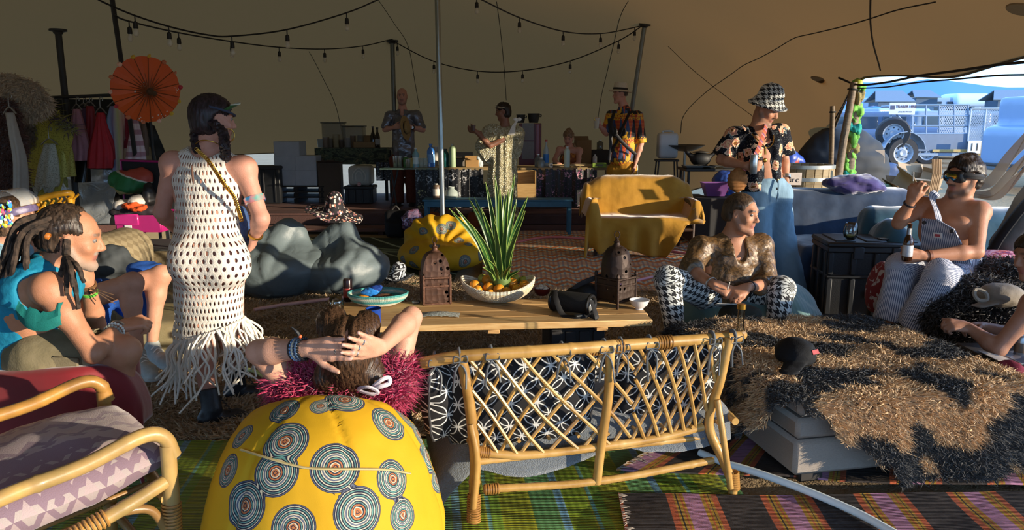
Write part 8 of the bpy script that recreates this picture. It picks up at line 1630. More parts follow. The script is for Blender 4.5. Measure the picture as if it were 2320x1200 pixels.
# ---------------------------------------------------------------- back left: camouflage table, white foam boxes, crates
def backleft():
 Y=13.0;zt=at(800,336,Y)[2];x0,x1=X(716,Y,336),X(880,Y,336);o=T('side_table','long table under a camouflage cloth at the back, loaded with jars','table',((x0+x1)/2,Y+.3,.28));m=MB();m.box(((x0+x1)/2,Y+.32,zt-.02),(x1-x0,.62,.04));m.build('tabletop',DARKM,o);t=NT('camouflage');n=t.noise(7,2,t.co('Object',(1,1,2)),dist=.8);cm=t.bsdf(t.ramp(n,[(.3,srgb('#23281f')),(.46,srgb('#4a4f3a')),(.54,srgb('#343a2b')),(.62,srgb('#5f5a40'))],'CONSTANT'),.85);curtain(o,'camouflage_cloth',x0-.02,x1+.02,Y-.02,at(800,372,Y)[2],zt+.01,cm,.012)
 for x in(x0+.06,x1-.06):
  for dy in(.06,.56):m=MB();m.box((x,Y+dy,(zt+.24)/2),(.05,.05,zt-.28));m.build('leg',DARKM,o)
 r=random.Random(3)
 for k,(px,h,rr,cl,nm) in enumerate(((730,.14,.06,'#8d8d86','grey mug'),(742,.17,.06,'#7a6a5c','patterned tin'),(752,.15,.055,'#5f5347','brown tin'),(765,.22,.06,'#8a7c5f','spice jar'),(777,.13,.05,'#4a3f36','dark jar'),(791,.16,.065,'#77716a','round tin'),(803,.20,.05,'#5d4a38','amber jar'))):tumbler('storage_jar',nm+' on the camouflage table',px,Y+.15,zt+.012,h,rr,cl,cat='jar',group='jars on the camouflage table')
 carton('wooden_tray','shallow wooden tray with bread on the camouflage table',A(X(826,Y),Y+.2,zt+.012),(.36,.28,.10),'#7a5f3f',0,1,cat='tray');bottle('wine_bottle','dark wine bottle on the camouflage table',848,Y+.2,zt+.012,.36,.045,'#15120e',.4,cap='#3a1a1a',rough=.1);bottle('wine_bottle','wine bottle with pale label on the camouflage table',858,Y+.1,zt+.012,.34,.045,'#1c1814',.4,cap='#1d1512',lab='#8d8a84',rough=.1)
 for px,w,h in((748,.36,.42),(795,.36,.36)):c=A(X(px,Y),Y+.42,zt+.012);p=T('plastic_crate','clear storage crate at the back of the camouflage table, '+('taller' if h>.4 else 'lower')+' of two','crate',c);t=NT('cloudy_plastic');mt=t.bsdf(srgb('#6a6a60'),.3,alpha=.5);m=MB();m.box(c+A(0,0,h/2),(w,.3,h),None,.02);m.build('tub',mt,p);m=MB();m.box(c+A(0,0,h),(w+.03,.33,.02));m.build('lid',plain('#4a4a44',.5),p)
# foam boxes on a dark pallet
 Y=12.6;zb=at(650,420,Y)[2];o=T('pallet_stack','dark pallets carrying the white foam boxes','pallet',(X(665,Y),Y+.3,.28));
 for i in range(3):
  for j in range(5):m=MB();m.box((X(668,Y),Y+.04+.13*j,.30+(zb-.30)*(i+.8)/3),(.95,.11,.02));m.build('slat',plain('#2b2521',.9,.3),o)
  for q in(-.42,0,.42):m=MB();m.box((X(668,Y)+q,Y+.3,.28+(zb-.29)*(i+.4)/3),(.08,.58,(zb-.30)/3-.02));m.build('block',plain('#241f1c',.9,.3),o)
 fm='#a3a5a8';k=Y/1700*.985
 for px0,px1,py0,py1,lab in((621,667,387,420,'white foam box at the lower left of the stack'),(669,716,387,420,'white foam box at the lower right of the stack'),(621,667,354,386,'white foam box in the middle of the left column'),(669,714,354,386,'white foam box on top of the right column'),(620,676,321,353,'open white foam box topmost on the stack')):
  a,b=at(px0,py1,Y),at(px1,py0,Y);carton('foam_box',lab,A((a[0]+b[0])/2,Y+.24,a[2]),(b[0]-a[0]-.006,.42,b[2]-a[2]-.004),fm,0,0 if py0>330 else 0,group='white foam boxes')
 carton('cardboard_box','brown cardboard box under the camouflage table',A(X(746,12.7),12.8,.29),(.36,.34,.66),'#4a3c2f',.1,2)
 c=A(X(815,12.5),12.6,.56);o=T('water_container','translucent water container with a tap lying on black crates','container',c);zc=at(815,398,12.5)[2];B=Blob(.03);B.box(A(c[0],12.65,zc),A(.19,.2,.165),.07);t=NT('translucent_plastic');B.build('body',t.bsdf(srgb('#9a988e'),.4,trans=0,spec=.4),o,vox=.014);m=MB();q=zc;
 for s in(.10,.05):m.tube(spline([A(c[0]-s,12.445,q-.08),A(c[0]-s,12.44,q+.03),A(c[0],12.44,q+.03+s),A(c[0]+s,12.44,q+.03),A(c[0]+s,12.445,q-.08)],6),.012,6)
 m.build('moulded_rib',plain('#b5b2a6',.4),o)['kind']='stuff';m=MB();m.lathe([(0,0),(.032,0),(.032,.03),(.012,.035),(.012,.08),(0,.08)],A(c[0],12.45,zc-.13),12,(0,-1,-.15));m.build('tap',plain('#b88a86',.5),o)
 for px,s,lab in((815,(.50,.40,zc-.165-.285),'black crate under the water container'),(590,(.75,.4,.62),'black crate stack behind the white dress'),(540,(.5,.45,.5),'black crate left of the foam boxes')):
  p=A(X(px,12.6),12.65,.285);o=T('black_crate',lab,'crate',p,'black crates on the deck');m=MB();m.box(p+A(0,0,s[2]/2),(s[0]-.03,s[1]-.03,s[2]),None,.012);m.build('tub',plain('#141516',.5),o);m=MB();m.box(p+A(0,0,s[2]-.03),(s[0],s[1],.05),None,.012);m.build('rim',plain('#1c1e20',.5),o)
  for i in range(4):m=MB();m.box(p+A(-s[0]/2+s[0]*(i+.5)/4,-s[1]/2+.006,s[2]/2-.02),(.03,.02,s[2]-.09));m.build('rib',plain('#1a1b1d',.5),o)
# rucksack-like black boots bag and shiny purple cloth by the bar foot
 p=A(X(893,10.5),10.55,.02);o=T('rucksack','black rucksack standing in front of the deck step','bag',p);B=Blob(.04);B.box(p+A(0,0,.19),A(.15,.12,.19),.07);B.box(p+A(.0,-.10,.12),A(.11,.06,.10),.04);B.build('body',cloth_mat('black_canvas','#18181a','#0f0f11'),o,vox=.016,disp=wrinkle(.008,18,2));m=MB();m.tube(spline([p+A(-.06,0,.37),p+A(0,0,.43),p+A(.06,0,.37)],5),.014,6);m.build('handle',DARKM,o)
 p=A(X(945,10.35),10.4,.02);o=T('shiny_cloth','purple and silver shiny cloth heaped by the small yellow beanbag','cloth',p);B=Blob(.04);B.ell(p+A(-.08,0,.22),A(.16,.12,.17));B.ell(p+A(.08,0,.14),A(.2,.14,.15));t=NT('foil_cloth');B.build('heap',t.bsdf(t.ramp(t.noise(16,3),[(.35,srgb('#3a2a4a')),(.5,srgb('#8a7a9a')),(.62,srgb('#7a2a3a')),(.7,srgb('#a9a9b4'))]),.2,.4),o,vox=.016,disp=lambda V:.035*wob(V,22,4))
 for px,cl,lab in((985,'#a8502a','orange bag behind the small yellow beanbag'),(1072,'#a8502a','orange bag under the blue bench')):p=A(X(px,11.0),10.98,.03);o=T('fabric_bag',lab,'bag',p);B=Blob(.03);B.box(p+A(0,0,.14),A(.11,.08,.14),.05,rotm((0,1,0),.3));B.build('body',cloth_mat('orange_nylon',cl,'#6a3018'),o,vox=.016,disp=wrinkle(.01,18,3));m=MB();m.tube(spline([p+A(-.04,0,.26),p+A(.02,0,.33),p+A(.08,0,.25)],4),.01,5);m.build('handle',DARKM,o)
backleft()
# ---------------------------------------------------------------- back right: kitchen corner
def kitchen():
 Y=11.9;zj=at(1509,360,Y)[2];o=T('jerrycan_stand','dark folding stand under the white jerrycan','stand',(X(1509,Y),Y,0));x=X(1509,Y);m=MB();m.box((x,Y,zj-.02),(.34,.28,.03));m.build('shelf',DARKM,o)
 for sx in(-.14,.14):
  for dy in(-.1,.1):m=MB();m.tube([A(x+sx,Y+dy,zj-.03),A(x+sx*1.5,Y+dy*1.3,0)],.013,6);m.build('leg',DARKM,o)
 c=T('jerrycan','upright white plastic jerrycan half full of water','jerrycan',(x,Y,zj));B=Blob(.03);h=at(1509,299,Y)[2]-zj;B.box(A(x,Y,zj+h/2),A(.155,.11,h/2-.01),.05);t=NT('milky_plastic');B.build('body',t.bsdf(t.ramp(t.math('MULTIPLY_ADD',t.sep(t.co())[2],12.,-2.2),[(0,srgb('#9aa4a8')),(1,srgb('#bdc2c2'))]),.4),c,vox=.014);m=MB();m.tube(spline([A(x-.08,Y,zj+h-.03),A(x-.07,Y,zj+h+.012),A(x+.07,Y,zj+h+.012),A(x+.08,Y,zj+h-.03)],5),.016,6);m.build('handle',plain('#b4babb',.4),c)
 p=at(1552,333,Y);o=T('wok','black wok on a steel post by the jerrycan','wok',(p[0],Y,0));m=MB();m.lathe([(0,-.07),(.12,-.06),(.22,-.02),(.31,.03),(.30,.035),(.2,-.01),(0,-.055)],p,24);m.build('pan',plain('#16171a',.4),o);m=MB();m.tube([p-A(0,0,.07),A(p[0],Y,0)],.02,8);m.build('post',STEEL,o);m=MB();m.lathe([(0,0),(.2,0),(.2,.02),(0,.03)],A(p[0],Y,0),14);m.build('base',DARKM,o)
 Y=10.6;zt=at(1600,385,Y)[2];x0,x1=X(1552,Y),X(1680,Y);o=T('kitchen_table','dark low kitchen table with trays behind the man in jeans','table',((x0+x1)/2,Y,0));m=MB();m.box(((x0+x1)/2,Y+.25,zt),(x1-x0,.6,.04));m.build('tabletop',plain('#2c2a26',.7),o)
 for x in(x0+.05,x1-.05):
  for dy in(0,.5):m=MB();m.tube([A(x,Y+dy,zt),A(x,Y+dy,0)],.02,6);m.build('leg',DARKM,o)
 for px,w,dz,cl,lab in((1580,.34,.03,'#1d1d1c','black baking tray at the left of the kitchen table'),(1612,.30,.03,'#5d543f','tan tray of food on the kitchen table'),(1640,.28,.03,'#23221f','black tray at the right of the kitchen table')):
  c=A(X(px,Y),Y+.1,zt+.022);t=T('baking_tray',lab,'tray',c);m=MB();m.box(c+A(0,0,.012),(w,.3,.02));m.build('pan',plain(cl,.5,.3,30),t);m=MB();m.tube([c+A(-w/2,-.15,.03),c+A(w/2,-.15,.03),c+A(w/2,.15,.03),c+A(-w/2,.15,.03)],.01,5,closed=True);m.build('rim',plain('#4a4a46',.4,metal=.5),t)
 c=at(1585,362,Y+.5);o=T('cooking_pot','black cast-iron pot with handles behind the trays','pot',A(c[0],Y+.45,zt+.022));B=Blob(.03);B.ell(A(c[0],Y+.45,zt+.13),A(.15,.1,.105));B.cap(A(c[0]-.13,Y+.45,zt+.17),A(c[0]-.2,Y+.45,zt+.23),.04,.03);B.cap(A(c[0]+.13,Y+.45,zt+.17),A(c[0]+.19,Y+.45,zt+.21),.03);B.build('body',plain('#0f0f10',.6),o,vox=.016);m=MB();m.lathe([(0,.02),(.12,.0),(.125,-.01),(0,-.01)],A(c[0],Y+.45,zt+.235),14);m.build('lid',DARKM,o)
 Y=9.9;x=X(1619,Y,430);zb=at(1619,443,Y)[2];o=T('pink_tub','translucent pink tub with red cloths inside, on a low grey crate','tub',(x,Y,zb));m=MB();m.lathe([(0,0),(.13,0),(.19,.17),(.20,.175),(.185,.17),(.125,.01),(0,.01)],A(x,Y,zb),4,sq=PI/4);t=NT('pink_plastic');m.v[-1]=A(x,Y,zb)+(m.v[-1]-A(x,Y,zb))*A(1.25,.9,1);m.build('tub',t.bsdf(srgb('#8a5aa0'),.3,alpha=.75),o);B=Blob(.03);B.ell(A(x+.04,Y,zb+.07),A(.14,.09,.06));B.build('cloths',plain('#a83a4a',.8,.4),o,vox=.016,disp=wrinkle(.015,25,3))
 carton('grey_crate','grey crate under the pink tub',A(x,Y,.01),(.55,.4,zb-.035),'#3a3a3c',0,0,cat='crate');carton('grey_crate','grey plastic crate right of the gold sofa',A(X(1562,10.2),10.2,.01),(.36,.34,.62),'#45484c',0,0,cat='crate');o=T('plastic_bag','blue plastic bag lying behind the pink tub','bag',(X(1640,10.1),10.3,.4));B=Blob(.04);p=at(1640,408,10.25);B.ell(p,A(.16,.1,.07));B.cap(p,A(p[0],p[1],.05),.14,.16);B.build('bag',plain('#2f4f9a',.35,.3),o,vox=.018,disp=wrinkle(.015,22,2));
# wooden tub, grey mound, blue bag by the tent corner
 Y=8.9;p=at(1820,380,Y);o=T('wooden_tub','wide wooden barrel tub with steel rim behind the navy sofa','tub',(p[0],Y,0));zt=at(1820,372,Y)[2];r=.33;c=A(p[0],Y,0)
 for k in range(22):a=k/22*2*PI;d=A(math.cos(a),math.sin(a),0);m=MB();m.box(c+d*r+A(0,0,zt/2),(.024,2*PI*r/22*.97,zt),rz(a),.005);m.build('stave',pinewood('#8a7656','#a8926a','#5a4830') if k==0 else bpy.data.objects['stave'].data.materials[0],o)
 for z in(zt-.02,zt-.16,.15):m=MB();m.lathe([(r+.008,-.02),(r+.022,-.02),(r+.022,.02),(r+.008,.02)],c+A(0,0,z),32);m.build('hoop',plain('#b0ada0',.35,.2,metal=.7),o)
 m=MB();m.lathe([(0,0),(r-.03,0),(r-.03,.02),(0,.02)],c+A(0,0,zt-.08),28);m.build('contents',DARKM,o);q=at(1798,405,Y-.36);m=MB();m.box(q,(.18,.006,.14),None,.001);m.build('paper_sign',plain('#c8b8a8',.8),o);text('GT C',q+A(.0,-.006,-.02),.055,plain('#2a2624',.8),o)
 o=T('blue_bag','blue and red printed bag behind the bucket hat man','bag',(X(1785,10.0),10,.4));B=Blob(.04);p=at(1782,356,10);B.ell(p,A(.26,.12,.10),rotm((0,1,0),.35));B.cap(p,A(p[0],p[1],.05),.14,.2);t=NT('printed_bag');B.build('bag',t.bsdf(t.ramp(t.noise(5,1),[(.5,srgb('#20409a')),(.55,srgb('#a83a3a'))],'CONSTANT'),.4),o,vox=.018,disp=wrinkle(.01,20,4))
 o=T('tarpaulin_heap','large dark grey covered heap beside the wooden corner poles','tarpaulin',(at(1900,400,10.6)[0],10.6,0));B=Blob(.15);
 for px,py,rr in((1868,385,.42),(1905,362,.48),(1940,378,.42)):q=at(px,py,10.6);B.ell(q,A(rr,rr*.8,rr*.95));B.cap(q,q*A(1,1,0)+A(0,0,.1),rr*.9,rr)
 B.build('cover',plain('#232628',.75,.15,4),o,vox=.035,disp=lambda V:.03*wob(V,6,3)+.006*np.sin(V[:,2]*34+3*wob(V,4,2)))
def text(s,loc,size,mat,parent,rot=(PI/2,0,0),ext=.002):
 cu=bpy.data.curves.new('lettering','FONT');cu.body=s;cu.size=size;cu.extrude=ext;cu.align_x='CENTER';cu.align_y='CENTER';tmp=bpy.data.objects.new('lettering',cu);COL.objects.link(tmp);dg=bpy.context.evaluated_depsgraph_get();me=bpy.data.meshes.new_from_object(tmp.evaluated_get(dg));bpy.data.objects.remove(tmp);v=np.array([x.co for x in me.vertices]);R=np.array(__import__('mathutils').Euler(rot).to_matrix());v=v@R.T+np.asarray(loc);f=[list(p.vertices) for p in me.polygons];o=make_mesh('lettering',v,f,mat,parent,None,0);o['kind']='stuff';return o
kitchen()
def gold_sofa():
 Y=9.1;o=T('cane_settee','dark wooden settee with woven cane end under the mustard throw','sofa',(X(1440,Y),Y,0));x0,x1=at(1345,440,Y)[0],at(1560,440,Y)[0];wm=plain('#3f2a1c',.5,.3,6);f=Y-.30;b=Y+.35;zs,zb=.42,at(1450,405,b)[2]
 for x in(x0,x1):
  m=MB();m.tube([A(x,f,.62),A(x,f,0)],.022,8);m.build('leg',wm,o);m=MB();m.tube([A(x,b,zb-.03),A(x,b-.02,.4),A(x,b+.12,0)],.022,8);m.build('leg',wm,o);m=MB();m.tube(spline([A(x,f-.02,.60),A(x,f+.2,.66),A(x,b,.68)],5),.024,8);m.build('arm',wm,o)
  g=[[A(x+.003*math.sin(y*300),y,z) for z in np.linspace(.2,.62,14)] for y in np.linspace(f,b,14)];m=MB();m.sheet(g,.006);m.build('cane_panel',plain('#2a201a',.7,.4,40),o);m=MB();m.tube([A(x,f,.20),A(x,b,.20)],.015,6);m.build('rail',wm,o)
 for y,z in((f,.36),(b,.36),(b,zb-.02)):m=MB();m.tube([A(x0,y,z),A(x1,y,z)],.022,8);m.build('rail',wm,o)
 m=MB();m.box(((x0+x1)/2,(f+b)/2,zs),(x1-x0-.03,b-f-.05,.10),None,.03);m.build('seat_cushion',cloth_mat('brown_cushion','#4a3222'),o);m=MB();m.box(((x0+x1)/2,b-.06,(zb+zs)/2+.02),(x1-x0-.04,.10,zb-zs-.06),rotm((1,0,0),-.12),.03);m.build('back_cushion',cloth_mat('brown_cushion','#4a3222'),o)
# the throw: over the back, over both arms and down in front to a point
 t=T('mustard_throw','mustard velvet throw draped over the cane settee','throw',((x0+x1)/2,Y,.4));n,mm=96,84;G=np.zeros((n,mm,3));xc=(x0+x1)/2;hw=(x1-x0)/2+.02
# the profile from behind the back, over it, down to the seat, across and down in front
 prof=[(b+.14,zb-.40),(b+.12,zb-.15),(b+.07,zb+.015),(b-.01,zb+.04),(b-.11,zb-.01),(b-.18,.74),(b-.23,.56),(b-.28,zs+.085),(f+.25,zs+.075),(f-.0,zs+.08),(f-.05,zs+.03),(f-.08,.25),(f-.10,.10)]
 pp=np.array([(0,p[0],p[1]) for p in prof]);S=spline(pp,8);d=np.r_[0,np.cumsum(np.linalg.norm(np.diff(S,axis=0),axis=1))];d/=d[-1]
 for i,u in enumerate(np.linspace(-1.36,1.36,n)):
  for j,v in enumerate(np.linspace(0,1,mm)):
   y,z=np.interp(v,d,S[:,1]),np.interp(v,d,S[:,2]);ov=max(0,abs(u)-1);x=xc+np.clip(u,-1,1)*hw;s=np.sign(u)
   side=ov*hw;arm_z=.70 if y>f-.06 else z
   lift=np.clip((abs(u)-.86)/.14,0,1);
   if z<.70:z2=z+(.70-z)*(lift**2*(3-2*lift))*(1 if y>f-.05 else np.clip(1-(f-.05-y)/.06,0,1))
   else:z2=z
   z2-=.09*np.clip((abs(u)-.62)/.38,0,1)**2*(v<.45)*(ov==0 or 1);x+=s*min(side,.06)*.9;z2-=max(0,side-.04)*1.0;x+=s*max(0,side-.05)*.30
   low=.48+.10*(1-abs(u+.25)) if False else 0
   G[i,j]=(x,y,max(z2,.06))
# front hem: falls deepest right of the middle and runs up to both ends
 for i,u in enumerate(np.linspace(-1.36,1.36,n)):
  for j,v in enumerate(np.linspace(0,1,mm)):
   if G[i,j,1]<f-.02:
    full=zs+.05-G[i,j,2];k=np.interp(u,[-1.36,-1.0,-.55,.0,.42,.62,.80,1.36],[1.1,1.15,.80,1.05,1.18,.65,.12,.05]);G[i,j,2]=zs+.05-full*k;G[i,j,1]-=.035*math.sin(u*13+.6*math.sin(u*5))*min(1,full*4);G[i,j,0]-=.05*full*(u<-.5)
 w=wob(G.reshape(-1,3),8,4).reshape(n,mm);G[...,1]-=.012*w;G[...,2]+=.010*w
 m=MB();m.sheet(G,.008);tt=NT('mustard_velvet');nn=tt.noise(4,4,dist=.6);m.build('velvet',tt.bsdf(tt.mix(nn,srgb('#9a6c12'),srgb('#c08d20')),.8,0,tt.bump(tt.noise(9,4),.35,.02),sheen=.5),t,smooth=180)
gold_sofa()
# ---------------------------------------------------------------- left: clothes rail, suitcase, parasol, sofas
HANG=plain('#8d8a84',.35,metal=.6)
def garment(label,pts,Y,mt,folds=7,amp=.018,name='dress',hang=None,depth=.10,seed=1,jag=0.,cat='clothing',railz=None):
 """a hanging piece of clothing: a folded tube through (centre x, y, half width) rows given in the photo"""
 p0=at(pts[0][0],pts[0][1],Y);o=T(name,label,cat,p0,'clothes on the rail');n=40;V=[];r=np.random.default_rng(seed);ph=r.uniform(0,6);S=spline([(x,y,w) for x,y,w in pts],5);L=len(S);k=Y/1700
 for i,(x,y,w) in enumerate(S):
  c=at(x,y,Y);t=i/(L-1)
  for a in np.arange(n)*2*PI/n:
   f=1+0*a;d=amp*t**.6*math.sin(a*folds+ph+1.2*math.sin(a*2+seed));V.append(c+A((w*k+d)*math.cos(a),(depth*(.35+.65*t)+d)*math.sin(a),(jag*math.sin(a*5+ph)+jag*.6*math.sin(a*11)) if t>.85 else 0))
 F=[[i*n+j,i*n+(j+1)%n,(i+1)*n+(j+1)%n,(i+1)*n+j] for i in range(L-1) for j in range(n)]+[list(range(n))[::-1]];make_mesh('cloth',V,F,mt,o,None,180)
 h=p0+A(0,0,.02);m=MB();w=min(pts[0][2]*k*1.6,.2);m.tube(spline([h+A(-w,0,-.03),h+A(0,0,.03),h+A(w,0,-.03)],4),.007,5);top=h+A(0,0,(railz-h[2]) if railz else.14);m.tube(spline([h+A(0,0,.03),top-A(0,0,.05),top+A(.012,0,.01),top+A(.035,0,-.008),top+A(.03,0,-.03)],4),.005,5);m.build('hanger',HANG,o)['kind']='stuff';return o
def lace(c1,c2,sc=60):
 t=NT('lace');v=t.voro(sc);return t.bsdf(t.mix(t.gt(v,.35),srgb(c1),srgb(c2)),.7,0,t.bump(v,.5,.006))
def rail():
 Y=8.1;a,b=at(92,222,Y),at(335,212,8.4);rz_=a[2];o=T('clothes_rail','dark clothes rail full of costumes under the dark tent pole','clothes rail',(a[0],Y,0));m=MB();m.tube([a,b],.018,8);m.build('bar',DARKM,o)
 for p in(a,b):
  m=MB();m.tube([p,p*A(1,1,0)+A(0,0,.04)],.018,8);m.build('upright',DARKM,o);m=MB();m.tube([p*A(1,1,0)+A(0,-.3,.03),p*A(1,1,0)+A(0,.3,.03)],.02,8);m.build('foot',DARKM,o)
 G=garment
 G('yellow lace dress with a ragged hem, leftmost long dress on the rail',[(95,235,6),(100,270,18),(98,330,26),(100,385,38),(105,412,42)],Y-.10,lace('#7d7a3e','#a8a45c'),6,.03,jag=.05,railz=rz_);G('silvery cream lace dress in front of the yellow one',[(112,325,12),(108,370,22),(105,415,26),(98,430,16)],Y-.32,lace('#8d8a78','#b9b5a2',90),5,.02,jag=.04,seed=3)
 G('bright yellow lace skirt right of the silvery dress',[(132,300,12),(142,340,18),(150,400,14)],Y-.22,lace('#8f8b36','#b9b35a'),5,.02,seed=4,name='skirt');G('pale pink tulle dress on the rail',[(174,247,7),(176,290,15),(180,340,24),(180,363,27)],Y,plain('#a8757e',.8,.2),9,.02,seed=5,railz=rz_)
 G('purple top behind the pink tulle dress',[(190,245,10),(196,275,16),(196,310,14)],Y+.18,plain('#5d3f58',.7,.2),5,seed=6,name='top',railz=rz_);G('dark red long dress behind the pink tulle',[(203,240,8),(206,290,9),(206,350,8)],Y+.12,plain('#8a1f28',.6,.2),5,seed=7,railz=rz_)
 G('bright red dress with a flared net skirt on the rail',[(228,255,8),(230,280,11),(232,310,20),(235,345,30),(235,380,31)],Y-.06,plain('#b01f28',.7,.25),11,.025,seed=8,railz=rz_);G('pastel rainbow robe left of the red feathered dress',[(262,240,12),(264,280,20),(272,340,15),(276,388,12)],Y-.02,RAIN,6,.02,name='robe',seed=9,railz=rz_)
 G('crimson feathered dress right of the rainbow robe',[(285,245,6),(290,285,10),(297,335,13)],Y+.05,plain('#7d1a2a',.9,.4,50,.5,80),8,.02,seed=10,railz=rz_);G('white and pink ruffled dress at the right end of the rail',[(303,255,4),(307,300,10),(308,345,17),(308,375,18)],Y-.12,STRP,6,.018,seed=11,railz=rz_);G('leopard print dress half hidden by the yellow skirt',[(155,310,6),(148,345,8),(150,378,10)],Y+.1,LEO,4,seed=12)
 G('brown satin shirt behind the crimson feathers',[(318,262,7),(320,310,12),(318,352,13)],Y+.25,plain('#5a4636',.6,.2),5,seed=14,name='shirt');G('shiny black trousers hanging under the pink tulle',[(188,362,13),(188,385,14),(187,412,14)],Y+.05,plain('#121214',.25,.2),4,.01,seed=13,name='trousers')
 o=T('feather_shawl','yellow feathered shawl with a purple edge slung across the lace dresses','shawl',at(130,270,Y-.3));q=spline([at(100,238,Y-.18),at(122,262,Y-.25),at(148,285,Y-.28),at(170,296,Y-.28)],6);g=[[p+A(-.02*s*6+.0,0,-.05*s*i*.35-.03*s) for s in range(4)] for i,p in enumerate(q)];m=MB();m.sheet(g,.01);m.build('cloth',lace('#8f8430','#b3a640'),o);r=np.random.default_rng(3);k=r.integers(0,len(q)-1,900);tufts('feathers',q[k]+r.normal(size=(900,3))*.01,np.tile((0.,-.6,0),(900,1)),.10,.006,FUR,o,None,np.where(r.random((900,1))<.3,np.array([srgb('#4a2f4c')]),np.array([srgb('#a89a2c')])),A(.2,0,.2),4,.5)
# furs hanging at the left edge
 def furcoat(label,pts,Y,rad,col,nm,L=.05,n=9000):
  o=T('fur_coat',label,'coat',at(*pts[0],Y),'fur coats at the left edge');B=Blob(.06);q=[at(x,y,Y) for x,y in pts];B.chain(q,rad,n=(0,1,0),f=.6);V,F=B.mesh(.025);make_mesh('lining',V,F,plain(col,.95,.3),o,None,180);N=vnormals(V,F);r=np.random.default_rng(6);k=r.choice(len(V),n);tufts('pile',V[k]+r.normal(size=(n,3))*.01,N[k],L,.006,FUR,o,None,np.tile(srgb(col),(n,1)),A(0,0,-.8),5,.5)
 furcoat('curly beige fur coat piled over the end of the rail',[(-20,230),(20,215),(60,228),(95,238)],7.4,[.14,.16,.16,.08],'#c4ab8c',0);furcoat('pale brown fur sleeve hanging below the beige fur',[(55,260),(62,310),(60,345)],7.9,[.10,.12,.09],'#806852',1,.04);furcoat('long dark brown fur coat at the far left',[(8,255),(12,330),(18,400),(30,435)],7.2,[.11,.13,.13,.09],'#5a2c1a',2,.06)
 G('white cloth strip hanging between the two brown furs',[(22,255,9),(34,310,9),(46,370,8),(48,462,7)],7.0,plain('#a39b90',.8,.15),4,.012,seed=15,name='scarf')
t=NT('rainbow_tulle');q_=t.sep(t.co());RAIN=t.bsdf(t.ramp(t.math('MULTIPLY_ADD',q_[0],3.6,.5),[(.0,srgb('#6f8f8a')),(.25,srgb('#7f95b5')),(.45,srgb('#8a7a9a')),(.6,srgb('#b3ae7a')),(.85,srgb('#c0818a'))]),.7)
t=NT('ruffle_bands');q_=t.sep(t.co());STRP=t.bsdf(t.mix(t.gt(t.math('SINE',t.mul(q_[2],55)),.2),srgb('#c4aeb0'),srgb('#9a6f78')),.7)
t=NT('leopard');v_=t.voro(24);LEO=t.bsdf(t.ramp(v_,[(.2,srgb('#5a3416')),(.3,srgb('#14100c')),(.42,srgb('#9a6a34'))],'CONSTANT'),.7)
rail()
def parasol():
 c=at(331,203,6.7);ax=nrm(A(.60,-.75,-.16));o=T('paper_parasol','orange paper parasol painted with flowers, hanging open above the clothes rail','parasol',c);x,y,z=frame(ax);R=.285;n=30;r=random.Random(2);m=MB();V=[c+z*.08];F=[]
 for i in range(1,6):
  for k in range(n):a=k/n*2*PI;rr=R*i/5*(1-.012*(k%2)*(i>2));V.append(c+rr*(math.cos(a)*x+math.sin(a)*y)+z*(.08*(1-(i/5)**1.3)-.006*(k%2)))
 for k in range(n):F.append([0,1+k,1+(k+1)%n])
 for i in range(4):
  for k in range(n):F.append([1+i*n+k,1+(i+1)*n+k,1+(i+1)*n+(k+1)%n,1+i*n+(k+1)%n])
 t=NT('painted_paper');d=t.voro(9,t.co(),rand=1.);p=t.gt(t.noise(5.2,2),.60);s=t.lt(t.voro(48),.30);ob=make_mesh('canopy',V,F,t.bsdf(t.mix(t.mul(p,s),t.mix(t.noise(3,3),srgb('#b5430e'),srgb('#d85a16')),srgb('#c9b6a8')),.6),o,None,0)
 for k in range(n):a=k/n*2*PI;m=MB();m.tube([c+z*.095,c+R*.99*(math.cos(a)*x+math.sin(a)*y)-z*.006],.004,4);m.build('rib',plain('#7a3a12',.7),o)
 for k in range(14):a=k/14*2*PI+.1;p=c+R*(math.cos(a)*x+math.sin(a)*y);m=MB();m.ell(p,A(.019,.012,.016)*r.uniform(.7,1.3),7,5);m.ell(p+A(.011,-.008,.009),.010,6,4);m.build('edge_flower',plain(r.choice(['#b03038','#c8a030','#c0704a','#d8a890']),.8),o)['kind']='stuff'
 B=Blob(.02);B.ell(c+z*.09+x*.01,.032);B.ell(c+z*.10+A(.04,0,-.02),.026);B.build('fabric_knot',plain('#4a3018',.8,.4),o,vox=.01,disp=wrinkle(.006,50,2));m=MB();m.tube([c+z*.1,c-z*.42],.011,6);m.build('stick',plain('#8a6a3a',.6),o);m=MB();m.tube([c-z*.1,A(*at(292,150,7.6))],.004,4);m.build('cord',DARKM,o)
parasol()
